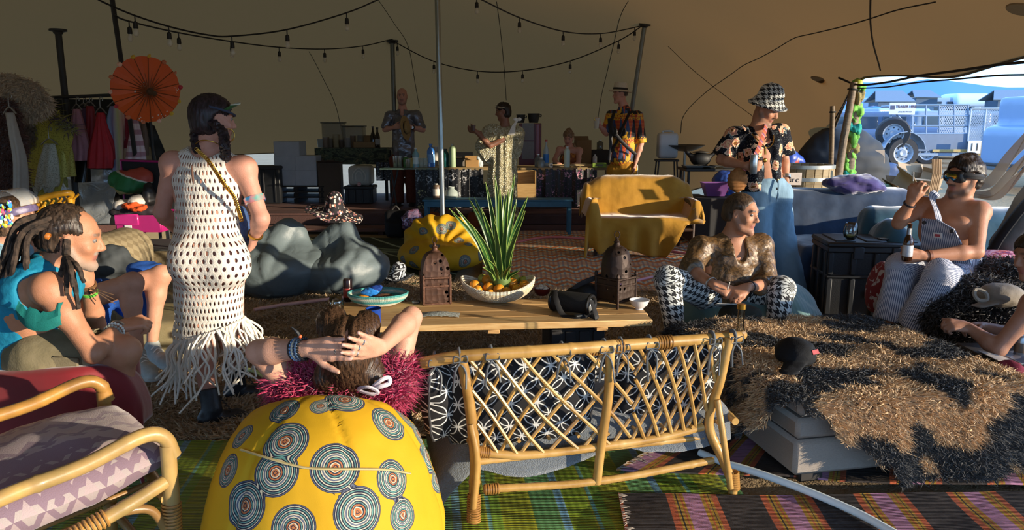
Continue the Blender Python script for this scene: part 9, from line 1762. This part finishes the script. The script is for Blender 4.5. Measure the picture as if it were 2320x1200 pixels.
def lefthings():
# silver sheet and dark covers behind the rail
 def sheet(name,label,pts,Y,mt,cat,amp=.05,seed=1,d=.25):
  o=T(name,label,cat,at(*pts[3],Y)*A(1,1,0));a,b,c,e=[at(*p,Y) for p in pts];g=[]
  for u in np.linspace(0,1,26):g.append([(a*(1-u)+b*u)*(1-v)+(e*(1-u)+c*u)*v for v in np.linspace(0,1,22)])
  g=np.array(g);w=wob(g.reshape(-1,3),7,seed).reshape(26,22);g[...,1]+=amp*w-d*np.linspace(0,1,22)**2;g[...,2]=np.maximum(g[...,2],.03);m=MB();m.sheet(g,.012);m.build('sheet',mt,o)
 t=NT('silver_foil');nf=t.noise(6,4,dist=1.);sv=t.bsdf(t.mix(nf,srgb('#8a929a'),srgb('#b9bfc4')),.3,.55,t.bump(nf,.8,.04));sheet('foil_sheet','silver foil sheet hanging behind the clothes rail',[(112,380),(265,385),(272,500),(105,505)],8.9,sv,'sheet',.05,2)
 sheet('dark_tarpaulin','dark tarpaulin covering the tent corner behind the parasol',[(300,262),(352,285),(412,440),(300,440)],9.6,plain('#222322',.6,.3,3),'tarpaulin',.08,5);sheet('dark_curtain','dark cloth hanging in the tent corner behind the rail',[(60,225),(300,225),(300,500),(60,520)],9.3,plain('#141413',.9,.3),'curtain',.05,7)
 o=T('beige_board','beige board leaning behind the pink suitcase','board',at(345,420,9.0)*A(1,1,0));a=[at(x,y,9.0) for x,y in((318,335),(345,333),(378,440),(322,445))];m=MB();a=[p*A(1,1,1 if i<2 else 0) for i,p in enumerate(a)];m.poly(a,.04,(0,1,.1));m.build('panel',plain('#9a8b6c',.8),o);m=MB();m.tube(spline([p-A(0,.01,0) for p in a],3,True),.014,5,closed=True);m.build('edge',DARKM,o)
# pink suitcase, open, on the tan sofa's end
 Y=6.9;zb=at(320,524,Y)[2];x0,x1=X(270,Y,505),X(370,Y,505);c=A((x0+x1)/2,Y+.16,zb);o=T('suitcase','open pink suitcase stuffed with costumes behind the tan sofa','suitcase',c);pk=plain('#a8216a',.35,.12,spec=.6);W_,D_,H_=x1-x0,.42,at(320,486,Y)[2]-zb;m=MB()
 for ct,s in(((0,-D_/2,H_/2),(W_,.02,H_)),((0,D_/2,H_/2),(W_,.02,H_)),((-W_/2,0,H_/2),(.02,D_,H_)),((W_/2,0,H_/2),(.02,D_,H_)),((0,0,.01),(W_,D_,.02))):m=MB();m.box(c+A(*ct),s,None,.009);m.build('shell_panel',pk,o)
 m=MB();m.box(c+A(-.1,-D_/2-.012,H_*.75),(.22,.025,.10),None,.01);m.build('latch_plate',plain('#b82a78',.3),o);m=MB();m.box(c+A(-.09,-D_/2-.016,H_*.32),(.065,.004,.12),None,.001);tg=m.build('luggage_tag',plain('#d8d6d2',.6,.05),o)
 hinge=c+A(0,D_/2,H_);R=rotm((1,0,0),-.12);lid=[A(-W_/2-.12,0,0),A(W_/2,0,0),A(W_/2,0,.46),A(-W_/2-.15,0,.48)];m=MB();m.poly([hinge+R@p for p in lid],.09,(0,1,.1));l=m.build('lid',plain('#151314',.8,.3),o);m=MB();m.tube([hinge+R@p+A(0,-.005,0) for p in lid],.014,6,closed=True);m.build('lid_rim',pk,l)
 def soft(name,label,ells,mt,cat='clothing',vox=.016,amp=.014,fq=24):
  p=ells[0];o=T(name,label,cat,at(p[0],p[1],p[2]));B=Blob(.03)
  for px,py,YY,rx,rzz in ells:B.ell(at(px,py,YY),A(rx,.10,rzz))
  B.build('cloth',mt,o,vox=vox,disp=wrinkle(amp,fq,int(p[0])))
 t=NT('flag_bands');q=t.sep(t.co());gm=t.bsdf(t.ramp(t.math('MULTIPLY_ADD',t.add(q[2],t.mul(q[0],.35)),4.2,.55),[(0,srgb('#a8a06a')),(.25,srgb('#1f6a38')),(.8,srgb('#1f6a38')),(.88,srgb('#b9b0a0')),(.94,srgb('#a8402f'))],'CONSTANT'),.6)
 soft('scarf','green and yellow satin scarf over the suitcase lid',[(272,408,7.25,.11,.10),(300,412,7.22,.13,.11),(322,405,7.25,.10,.10),(290,425,7.2,.12,.07)],gm,'scarf');soft('plush_toy','white and orange plush heap in the suitcase',[(310,456,7.0,.07,.06),(280,463,7.0,.08,.05)],plain('#bfb9b0',.9,.2),'toy');soft('feather_boa','orange feather boa in the suitcase beside the plush',[(300,466,6.95,.08,.045),(316,472,6.92,.06,.03)],plain('#c04a18',.9,.3),'boa',.012,.02,40);soft('folded_clothes','dark folded clothes heaped in the suitcase',[(290,480,7.0,.18,.05),(325,478,7.0,.16,.05),(345,476,7.02,.10,.06)],plain('#2a2228',.8,.5,12));soft('handbag','black strapped bag standing in the open suitcase',[(340,445,7.1,.05,.14),(345,470,7.05,.06,.05)],plain('#121112',.5),'bag')
# tan checked sofa
 t=NT('tan_check');s=t.sep(t.co('Object',(11,11,11)));ch=t.math('ABSOLUTE',t.math('SUBTRACT',t.gt(t.fr(t.add(s[0],t.mul(s[1],.5))),.5),t.gt(t.fr(t.add(s[2],t.mul(s[1],.5))),.5)));tm=t.bsdf(t.mix(t.mul(ch,.5),srgb('#7f7054'),srgb('#a39474')),.85,0,t.bump(t.noise(60,3),.3,.006))
 Y=6.2;o=T('tan_sofa','tan checked sofa with rounded arm behind the man with dreadlocks','sofa',(X(300,Y),Y,0));B=Blob(.06);xa=X(215,5.7,530);B.box(A(xa,5.95,.38),A(.20,.40,.37),.19);B.build('arm',tm,o,vox=.02,disp=lambda V:.008*wob(V,8,2));B=Blob(.05);xb=X(335,6.5,560);B.box(A(xb,6.55,.30),A(.55,.36,.24),.10);B.build('seat',tm,o,vox=.02,disp=lambda V:.008*wob(V,8,4));B=Blob(.05);B.box(A(xb-.1,6.45,.12),A(.6,.42,.10),.05);B.build('plinth',tm,o,vox=.022);m=MB();m.box(A(xb+.02,6.55,.545),(1.05,.6,.012));m.build('dark_cover',plain('#3a3d3c',.9,.3),o)
 soft('jacket','dark grey jacket lying over the arm of the tan sofa',[(255,588,5.3,.14,.12),(235,605,5.25,.13,.10),(290,605,5.3,.10,.07)],plain('#3a3f42',.8,.2),amp=.02,fq=14);soft('towel','blue towel spread under the outstretched bare legs',[(240,665,4.7,.16,.10),(215,700,4.6,.10,.16),(305,690,4.75,.12,.10),(330,610,4.9,.12,.05)],cloth_mat('blue_towel','#2a5ab0','#1d4488',.95),'towel',amp=.012)
 o=T('footstool','cream low footstool beside the sneakers and the white fringe','seat',(X(385,4.9,700),4.9,0));B=Blob(.04);c=at(372,700,5.0);B.box(A(c[0]+.02,5.0,.17),A(.24,.3,.16),.06);B.build('cover',cloth_mat('cream_cloth','#a89c78','#8a7e5c'),o,vox=.018);m=MB();m.tube([A(c[0]-.2,4.72,.02),A(c[0]+.24,4.72,.02)],.03,6);m.build('black_base',DARKM,o)
# yellow cane chair behind, and the red draped chair in front
 o=T('cane_chair','yellow cane chair back behind the jewelled headdress','chair',at(110,480,5.2)*A(1,1,0));Y=5.2;ym=cane_mat('#c08a1e','#d8a838','#8a5c14');e=[at(50,468,Y),at(90,450,Y),at(140,438,Y),at(162,440,Y+.05),at(160,470,Y+.1)];cane(o,'top_rail',e,.022,ym);cane(o,'lower_rail',[at(55,500,Y+.05),at(110,492,Y+.05),at(158,476,Y+.1)],.014,ym)
 for i in range(7):
  u=i/6;a=e[0]*(1-u)+e[3]*u;b=at(60+95*u,500-22*u,Y+.05)
  for s in(-1,1):m=MB();m.tube([a+A(s*.05,0,-.0),b+A(-s*.05,0,0)],.008,6);m.build('lattice_cane',ym,o)
 for px in(88,158):q=at(px,450,Y+.04);cane(o,'post',[q,q*A(1,1,.5)+A(0,.08,0),q*A(1,1,0)+A(0,.1,.0)],.018,ym)
 cane(o,'seat_rail',[at(60,560,Y),at(170,550,Y+.1)],.016,ym)
 Y=3.05;o=T('draped_chair','cane chair under a red velvet throw that the dreadlocked man sits on','chair',(X(120,Y,850),Y,0));t=NT('red_velvet');rm=t.bsdf(t.mix(t.noise(5,3),srgb('#5a0a14'),srgb('#8a1420')),.7,0,t.bump(t.noise(7,3),.3,.02),sheen=.6);P=[at(x,y,yy) for x,y,yy in((-60,850,Y-.12),(60,845,Y-.14),(180,838,Y-.12),(240,838,Y-.05),(285,865,Y-.02),(312,915,Y),(318,960,Y))];S=spline(P,5);g=[]
 for i,p in enumerate(S):g.append([p+A(-.03*(1-v),.15*(1-v),-.02*(1-v)) if v<1 else p+A(.02*math.sin(i*.7)*(v-1),-.04*(v-1)-.012*math.sin(i*.9)*(v-1),-(v-1)*min(.30,max(.05,p[2]-.05))) for v in np.linspace(0,2,16)])
 m=MB();m.sheet(g,.012);m.build('red_throw',rm,o,smooth=180);B=Blob(.04);z=P[1][2];B.box(A(X(70,Y,860),Y+.06,z-.10),A(.36,.20,.08),.05);B.build('seat',rm,o,vox=.02)
 for x in(X(20,Y,900),X(205,Y,900)):
  for dy in(-.1,.35):cane(o,'leg',[A(x,Y+dy,z-.12),A(x+.02,Y+dy,0)],.02,CANE_D)
 cane(o,'stretcher',[A(X(20,Y,900),Y-.1,.25),A(X(205,Y,900),Y-.1,.25)],.016,CANE_D)
lefthings()
# ---------------------------------------------------------------- the corner poles and the parked vehicles outside
def corner():
 wd=pinewood('#6d5c48','#8d7a60','#463828')
 def wpole(label,a,b,r,seed):o=T('wooden_pole',label,'pole',b*A(1,1,0),'rough wooden corner poles');P=np.array([a+(b-a)*t for t in np.linspace(0,1,14)]);P[:,:2]+=.008*np.stack([wob(P,4,seed),wob(P,4,seed+1)],1);m=MB();m.tube(P,[r*.85,r,r*1.05],9);m.build('trunk',wd,o);m=MB();m.tube(ring(a+(b-a)*.04,b-a,r*1.02,12),.010,5,closed=True);m.build('rope_tie',plain('#2a2824',.9),o);return o
 Y=9.0;wpole('thin rough wooden pole left of the green-wrapped pole',at(1887,240,9.3),A(*at(1885,430,9.3)[:2],0),.032,2);wpole('thick weathered wooden pole leaning beside the green-wrapped pole',at(1934,186,Y),A(*at(1872,560,Y)[:2],0),.048,4);a,b=at(1946,182,Y+.08),A(*at(1903,560,Y+.08)[:2],0);o=wpole('wooden pole wrapped in green and turquoise netting at the tent corner',a,b,.055,6)
 r=random.Random(4)
 for k in range(11):
  t=.03+k*.058;c=a+(b-a)*t;B=Blob(.03);x,y,z=frame(b-a)
  for i in range(7):q=i*1.0+k;B.ell(c+(x*math.cos(q)+y*math.sin(q))*.055+z*r.uniform(-.05,.05),A(.034,.034,.06)*r.uniform(.6,1.2))
  B.build('netting',plain(['#5f9a3a','#7ab84a','#1f8f80','#8a7a48','#6aa840'][(k*3)%5 if k!=4 else 2],.9,.35,18,.4,40),o,vox=.017,disp=lambda V:.024*wob(V*A(1,1,.5),60,k))
 m=MB();m.ell(a+A(-.02,-.03,-.04),.055,12,8);m.build('yellow_ball',plain('#a8b03a',.6),o)
 o=T('edge_rope','dark rope running along the open tent edge to the corner poles','rope',at(1945,186,Y));q=[at(1900,176,9.2),at(1945,192,8.9),at(2010,186,8.2),at(2080,172,7.3),at(2170,160,6.6),at(2260,147,6.0),at(2330,140,5.6)];m=MB();m.tube(spline(q,8),.012,6);m.build('rope',plain('#25221e',.9),o);m=MB();m.tube(spline([p-A(0,0,.03+.01*i) for i,p in enumerate(q)][1:],8),.008,6);m.build('cord',plain('#25221e',.9),o)
 for lab,pts in(('guy rope slanting down to the left of the corner poles',[at(1938,190,9.3),at(1865,315,11.0)]),):o=T('guy_rope',lab,'rope',pts[1]);m=MB();m.tube([pts[0],pts[1]],.009,5);m.tube(pts and[pts[1],pts[1]*A(1,1,0)],.009,5);m.build('rope',plain('#1f2430',.9),o);m=MB();m.lathe([(0,0),(.03,0),(.02,.2),(0,.2)],pts[1]*A(1,1,0),8);m.build('peg',DARKM,o)
# white gauze hammock at the right edge
 o=T('gauze_hammock','white gauze hammock slung from the right edge behind the man in overalls','hammock',at(2260,380,5.7));t=NT('white_gauze');gm=t.bsdf(srgb('#c9c6be'),.8,alpha=.72)
 for k,(p,q,w) in enumerate((((2330,305,5.3),(2190,425,6.0),.10),((2330,350,5.2),(2200,440,5.9),.07),((2330,372,5.1),(2215,442,5.8),.04))):
  a,b=at(*p),at(*q);g=[[a+(b-a)*u+A(0,.03*math.sin(v*5+u*9),(w*1.6*(1-u*.6))*(v-.5)-.10*math.sin(u*PI)) for v in np.linspace(0,1,12)] for u in np.linspace(0,1,20)];m=MB();m.sheet(g,.003);m.build('gauze',gm,o)
corner()
def wheel(par,c,r,w,axis=(0,1,0),rim='#9aa6b4'):
 ax=nrm(axis);m=MB();m.lathe([(r*.62,-w/2),(r*.92,-w/2),(r,-w*.3),(r,w*.3),(r*.92,w/2),(r*.62,w/2)],c,24,ax);ty=m.build('tyre',plain('#26282c',.8,.2,30,.4,60),par);m=MB();m.lathe([(0,-w*.38),(r*.2,-w*.42),(r*.24,-w*.3),(r*.5,-w*.25),(r*.56,-w*.45),(r*.64,-w*.5),(r*.64,w*.3),(0,w*.3)],c,24,ax);m.build('rim',plain(rim,.4,.1,metal=.3),ty);m=MB()
 x,y,z=frame(ax)
 for k in range(8):q=k*PI/4;m.ell(np.asarray(c)+(x*math.cos(q)+y*math.sin(q))*r*.38-ax*w*.27,r*.055,6,4)
 m.build('rim_hole',plain('#3a4048',.6),ty)['kind']='stuff'
def vehicle(name,label,px,Y,gz,L,H,col,kind='car',rot=0.,cat='car',rimc='#8d98a6'):
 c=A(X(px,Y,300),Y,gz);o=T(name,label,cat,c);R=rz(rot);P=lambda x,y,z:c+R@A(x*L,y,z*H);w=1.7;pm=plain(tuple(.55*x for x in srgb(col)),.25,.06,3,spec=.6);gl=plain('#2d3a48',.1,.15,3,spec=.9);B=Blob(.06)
 hb={'car':.55,'pickup':.55,'van':.5}[kind];cab={'car':(-.40,.22),'pickup':(-.45,.20),'van':(-.49,.45)}[kind]
 B.box(P(0,0,.20+hb/2-.06),A(L/2,w/2,H*(hb-.10)/2+.05),.16,R,k=.05);x0,x1=cab;B.box(P((x0+x1)/2,0,.76),A((x1-x0)*L/2,w/2-.10,H*.23),.10,R,k=.06)
 if kind=='car':B.box(P(.28,0,.56),A(.16*L,w/2-.08,H*.10),.10,R,k=.25)
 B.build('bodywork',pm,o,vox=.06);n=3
 for i in range(n):u=x0+.04+(x1-x0-.08)*(i+.5)/n;m=MB();m.box(P(u,-w/2+.085,.78),((x1-x0-.10)*L/n*.86,.05,H*.23),R,.03);m.build('window',gl,o)
 m=MB();m.box(P(x1+.005,0,.76),(.08,w-.5,H*.24),R@rotm((0,1,0),-.35),.02);m.build('windscreen',gl,o)
 for u in(-.31,.31):wheel(o,P(u,-w/2+.06,0)+A(0,0,.34),.34,.22,R@A(0,1,0),rimc)
 for s in(.488,-.488):m=MB();m.box(P(s,-w/2+.22,.42),(.07,.32,.13),R,.03);m.build('headlight' if s>0 else 'tail_light',plain('#c8d0d8' if s>0 else '#8a2430',.15),o)
 m=MB();m.box(P(.0,0,.235),(L*1.01,w+.02,.07),R,.02);m.build('sill_trim',plain('#2a2e34',.6),o);return o,P,R
def outside():
 gz=.46;V_=vehicle
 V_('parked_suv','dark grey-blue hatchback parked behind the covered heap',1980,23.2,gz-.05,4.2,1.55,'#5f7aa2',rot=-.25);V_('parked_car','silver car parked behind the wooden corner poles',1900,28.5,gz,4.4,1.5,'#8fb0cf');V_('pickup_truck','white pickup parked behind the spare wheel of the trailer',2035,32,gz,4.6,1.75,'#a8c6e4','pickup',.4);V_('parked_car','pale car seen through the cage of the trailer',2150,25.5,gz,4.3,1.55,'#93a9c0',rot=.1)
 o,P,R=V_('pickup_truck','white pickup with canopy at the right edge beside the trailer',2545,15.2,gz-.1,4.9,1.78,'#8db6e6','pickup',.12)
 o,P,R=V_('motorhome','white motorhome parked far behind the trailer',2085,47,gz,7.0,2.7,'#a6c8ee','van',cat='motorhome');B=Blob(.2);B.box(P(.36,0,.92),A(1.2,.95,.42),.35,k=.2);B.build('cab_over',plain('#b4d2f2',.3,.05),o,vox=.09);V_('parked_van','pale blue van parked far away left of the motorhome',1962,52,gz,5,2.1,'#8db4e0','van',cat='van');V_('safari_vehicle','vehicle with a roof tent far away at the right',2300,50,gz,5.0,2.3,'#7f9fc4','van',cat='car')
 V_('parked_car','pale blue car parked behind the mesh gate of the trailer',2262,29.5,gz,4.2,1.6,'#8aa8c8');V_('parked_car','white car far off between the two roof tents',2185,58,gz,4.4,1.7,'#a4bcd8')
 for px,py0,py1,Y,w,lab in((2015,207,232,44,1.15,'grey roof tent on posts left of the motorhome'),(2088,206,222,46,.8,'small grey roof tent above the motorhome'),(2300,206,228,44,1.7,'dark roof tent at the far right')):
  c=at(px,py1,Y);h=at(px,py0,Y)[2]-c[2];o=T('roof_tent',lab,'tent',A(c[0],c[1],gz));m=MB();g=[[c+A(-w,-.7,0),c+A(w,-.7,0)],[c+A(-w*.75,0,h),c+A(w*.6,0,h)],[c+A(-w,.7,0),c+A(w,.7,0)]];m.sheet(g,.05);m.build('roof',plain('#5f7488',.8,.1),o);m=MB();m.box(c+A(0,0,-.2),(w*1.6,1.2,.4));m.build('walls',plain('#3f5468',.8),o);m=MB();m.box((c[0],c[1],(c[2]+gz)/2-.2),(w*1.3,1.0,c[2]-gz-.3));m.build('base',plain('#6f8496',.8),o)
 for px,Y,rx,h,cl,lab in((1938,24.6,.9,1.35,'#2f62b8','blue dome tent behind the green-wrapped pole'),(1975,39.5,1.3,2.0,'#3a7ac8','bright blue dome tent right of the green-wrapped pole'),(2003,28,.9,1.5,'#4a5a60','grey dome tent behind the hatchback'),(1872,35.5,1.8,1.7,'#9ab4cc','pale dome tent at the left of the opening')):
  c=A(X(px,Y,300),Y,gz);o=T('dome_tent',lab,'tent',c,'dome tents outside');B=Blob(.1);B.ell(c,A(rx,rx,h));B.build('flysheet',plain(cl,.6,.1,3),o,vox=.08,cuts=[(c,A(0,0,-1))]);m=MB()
  for s in(-1,1):m.tube([c+A(s*rx*math.cos(a)*.72,-rx*math.cos(a)*.72,h*math.sin(a)) for a in np.linspace(0,PI,16)],.03,5)
  m.build('tent_rod',plain('#4a5a70',.5),o)['kind']='stuff'
# cage trailer
 Y=19.5;mt=plain('#7d90a6',.45,.15,6,metal=.4);dk=plain('#5a6c82',.5,.15,6);P=lambda px,py,dy=0:at(px,py,Y+dy);c=P(2150,360);o=T('cage_trailer','grey hire trailer with mesh cage, spare wheel and number plate board','trailer',A(c[0],Y,gz))
 def bar(a,b,r=.028,nm='cage_bar',m_=mt):m=MB();m.tube([a,b],r,6);m.build(nm,m_,o)
 a,b=P(2062,343),P(2194,303);m=MB();m.box(((a[0]+b[0])/2,Y,(a[2]+b[2])/2),(b[0]-a[0],.05,b[2]-a[2]),None,.012);m.build('side_board',dk,o)
 a,b=P(2062,350),P(2198,344);m=MB();m.box(((a[0]+b[0])/2,Y-.02,a[2]),(b[0]-a[0],.06,.08));m.build('chassis_rail',mt,o);m=MB();m.box(((P(2110,340)[0]+b[0])/2,Y-.05,P(2110,341)[2]),(b[0]-P(2110,340)[0],.02,.07));m.build('reflective_strip',plain('#a8925a',.5,.2),o)
 for px in(2067,2098,2128,2162,2193):bar(P(px,238),P(px,345))
 for py in(238,262,285,303):bar(P(2064,py),P(2196,py))
 for px in(2128,2162,2193):bar(P(px,236,1.6),P(px,320,1.6))
 bar(P(2067,238),P(2067,238)+A(0,1.6,0));bar(P(2193,238),P(2193,238)+A(0,1.6,0));bar(P(2067,238,1.6),P(2193,238,1.6));m=MB();m.box((P(2130,320)[0],Y+.8,P(2130,332)[2]),(1.55,1.6,.04));m.build('floor_board',dk,o)
 def meshmat(k,w):t=NT('expanded_mesh');q=t.sep(t.co());u,v=t.add(q[0],t.mul(q[2],.6)),t.add(q[0],t.mul(q[2],-.6));ln=t.math('MAXIMUM',t.gt(t.math('SINE',t.mul(u,k)),w),t.gt(t.math('SINE',t.mul(v,k)),w));return t.bsdf(srgb('#8a9aac'),.5,.3,alpha=ln)
 m=MB();m.box(((P(2128,238)[0]+P(2193,238)[0])/2,Y-.012,(P(2128,240)[2]+P(2128,302)[2])/2),(P(2193,0)[0]-P(2128,0)[0],.008,P(2128,240)[2]-P(2128,302)[2]));m.build('cage_mesh',meshmat(110,.5),o)
# tail gate, swung a little towards the camera side
 g0,g1=P(2198,246),at(2302,246,Y-.2);bt=P(2198,320)[2];
 for z in(g0[2],bt):bar(A(g0[0],Y-.05,z),A(g1[0],Y-.25,z),.03,'gate_bar',plain('#a3aeb9',.5))
 for t in(0,.33,.66,1):bar(A(g0[0]+(g1[0]-g0[0])*t,Y-.05-.2*t,g0[2]),A(g0[0]+(g1[0]-g0[0])*t,Y-.05-.2*t,bt),.025,'gate_bar',plain('#a3aeb9',.5))
 m=MB();m.sheet([[A(g0[0]+(g1[0]-g0[0])*u,Y-.055-.2*u,g0[2]+(bt-g0[2])*v) for v in(0,1)] for u in np.linspace(0,1,4)],.006);m.build('gate_mesh',meshmat(120,.45),o);m=MB();m.box(((g0[0]+g1[0])/2,Y-.2,(P(2200,321)[2]+P(2200,346)[2])/2),(g1[0]-g0[0],.05,.32),rz(-.16));m.build('tail_board',plain('#9a9488',.6,.15,5),o);m=MB();m.box(((g0[0]+g1[0])/2,Y-.24,P(2200,354)[2]),(g1[0]-g0[0],.05,.14),rz(-.16));m.build('bumper_board',plain('#a08a5a',.6,.3,9),o)
 q=at(2207,333,Y-.32);m=MB();m.box(q,(.33,.02,.32));pl=m.build('number_board',plain('#c4c6c2',.6,.05),o);text('11',q+A(0,-.016,-.01),.27,plain('#22262a',.7),pl)
 wheel(o,A(*P(2058,0)[:1],Y-.35,gz+.40),.40,.26);wheel(o,at(2023,302,Y-.3),.40,.26,(.35,1,.1));m=MB();cc=A(P(2058,0)[0],Y-.35,gz+.42);m.sheet([[cc+A(.52*math.cos(a),y,.50*math.sin(a)) for y in(-.18,.3)] for a in np.linspace(.15,PI-.2,9)],.02);m.build('mudguard',mt,o);bar(P(2062,347),at(1975,352,Y),.05,'drawbar');bar(P(2067,300),at(2015,240,Y-.1),.025,'sign_post');bar(P(2018,258),P(2018,320),.03,'sign_post');bar(P(2020,240),P(2070,239),.02,'sign_post')
 q=at(2044,246,Y-.15);m=MB();m.box(q,(.66,.02,.30));s=m.build('sign_board',plain('#b4bcc8',.5,.05),o);text('TRAILER HIRE',q+A(.09,-.016,.05),.085,plain('#4a2438',.6),s,ext=.004);text('(064) 082 775 7633',q+A(.08,-.016,-.08),.042,plain('#3a4a6a',.6),s);m=MB();m.box(q+A(-.25,-.014,.03),(.11,.006,.10));m.build('sign_emblem',plain('#2a3a5a',.6,.4,30),s)
# cartons piled outside the tent corner
 cb='#8f7d68';Yc=9.9;carton('cardboard_box','large open cardboard box standing right of the covered heap',A(X(1988,Yc,400),Yc,.02),(.34,.34,.72),cb,.1,1);p=at(1990,372,Yc+.2);m=MB();m.sheet([[p+A(-.16,.15,.0),p+A(.16,.17,0)],[p+A(-.16,.17,.18),p+A(.16,.2,.18)]],.012);tag(m.build('cardboard_sheet',plain(cb,.85),None,p),'upright flap of cardboard behind the large open box','cardboard')
 for px,py,s,rt,tl,lab in((2052,425,(.34,.28,.24),.5,.5,'tipped cardboard box with flaps spread, next to the large box'),(2082,420,(.26,.26,.22),-.4,.3,'small open carton in front of the trailer wheel'),(2045,445,(.30,.30,.16),.2,.25,'flat brown carton at the bottom of the heap'),(2105,412,(.22,.2,.2),.9,.2,'little carton nearest the man in overalls')):q=at(px,py,9.2);carton('cardboard_box',lab,A(q[0],9.2,max(.03,q[2]-s[2]*.4)),s,'#9a8468' if px!=2045 else '#7a5c3c',rt,4,tilt=tl,group='cartons outside the tent corner')
 q=at(1988,415,9.2);o=T('net_bag','pale green net bag in front of the large cardboard box','bag',A(q[0],9.2,.02));B=Blob(.05);B.box(A(q[0],9.2,q[2]/2),A(.16,.12,q[2]/2),.06);t=NT('green_net');w=t.sep(t.co('Object',45));B.build('net',t.bsdf(t.mix(t.gt(t.math('MAXIMUM',t.math('SINE',w[0]),t.math('SINE',w[2])),.8),srgb('#5a6a4a'),srgb('#a8b890')),.8),o,vox=.022);q=at(2127,372,8.2);o=T('basket_lid','ribbed wicker piece sticking up behind the goggles','wicker',A(q[0],8.2,.02));m=MB();d=nrm(A(.25,0,1));
 for k in range(6):m=MB();m.tube([A(q[0]-.16+.016*k,8.2,.02),q+A(-.055+.018*k,0,-.10),q+A(-.075+.018*k,0,.055)],.009,6);m.build('cane_strip',plain('#a8845a',.7,.3),o)
 o=T('folded_tarp','dark blue folded ground sheet lying outside under the trailer wheel','sheet',at(2040,378,12.5)*A(1,1,0));B=Blob(.05);q=at(2040,385,12.5);B.box(A(q[0],12.5,q[2]-.1),A(.5,.2,.16),.08,rotm((0,1,0),.25));B.box(A(q[0],12.5,q[2]/2-.05),A(.5,.2,q[2]/2),.05);B.build('sheet',plain('#33486a',.6,.2),o,vox=.04,disp=lambda V:.02*wob(V,8,2))
outside()
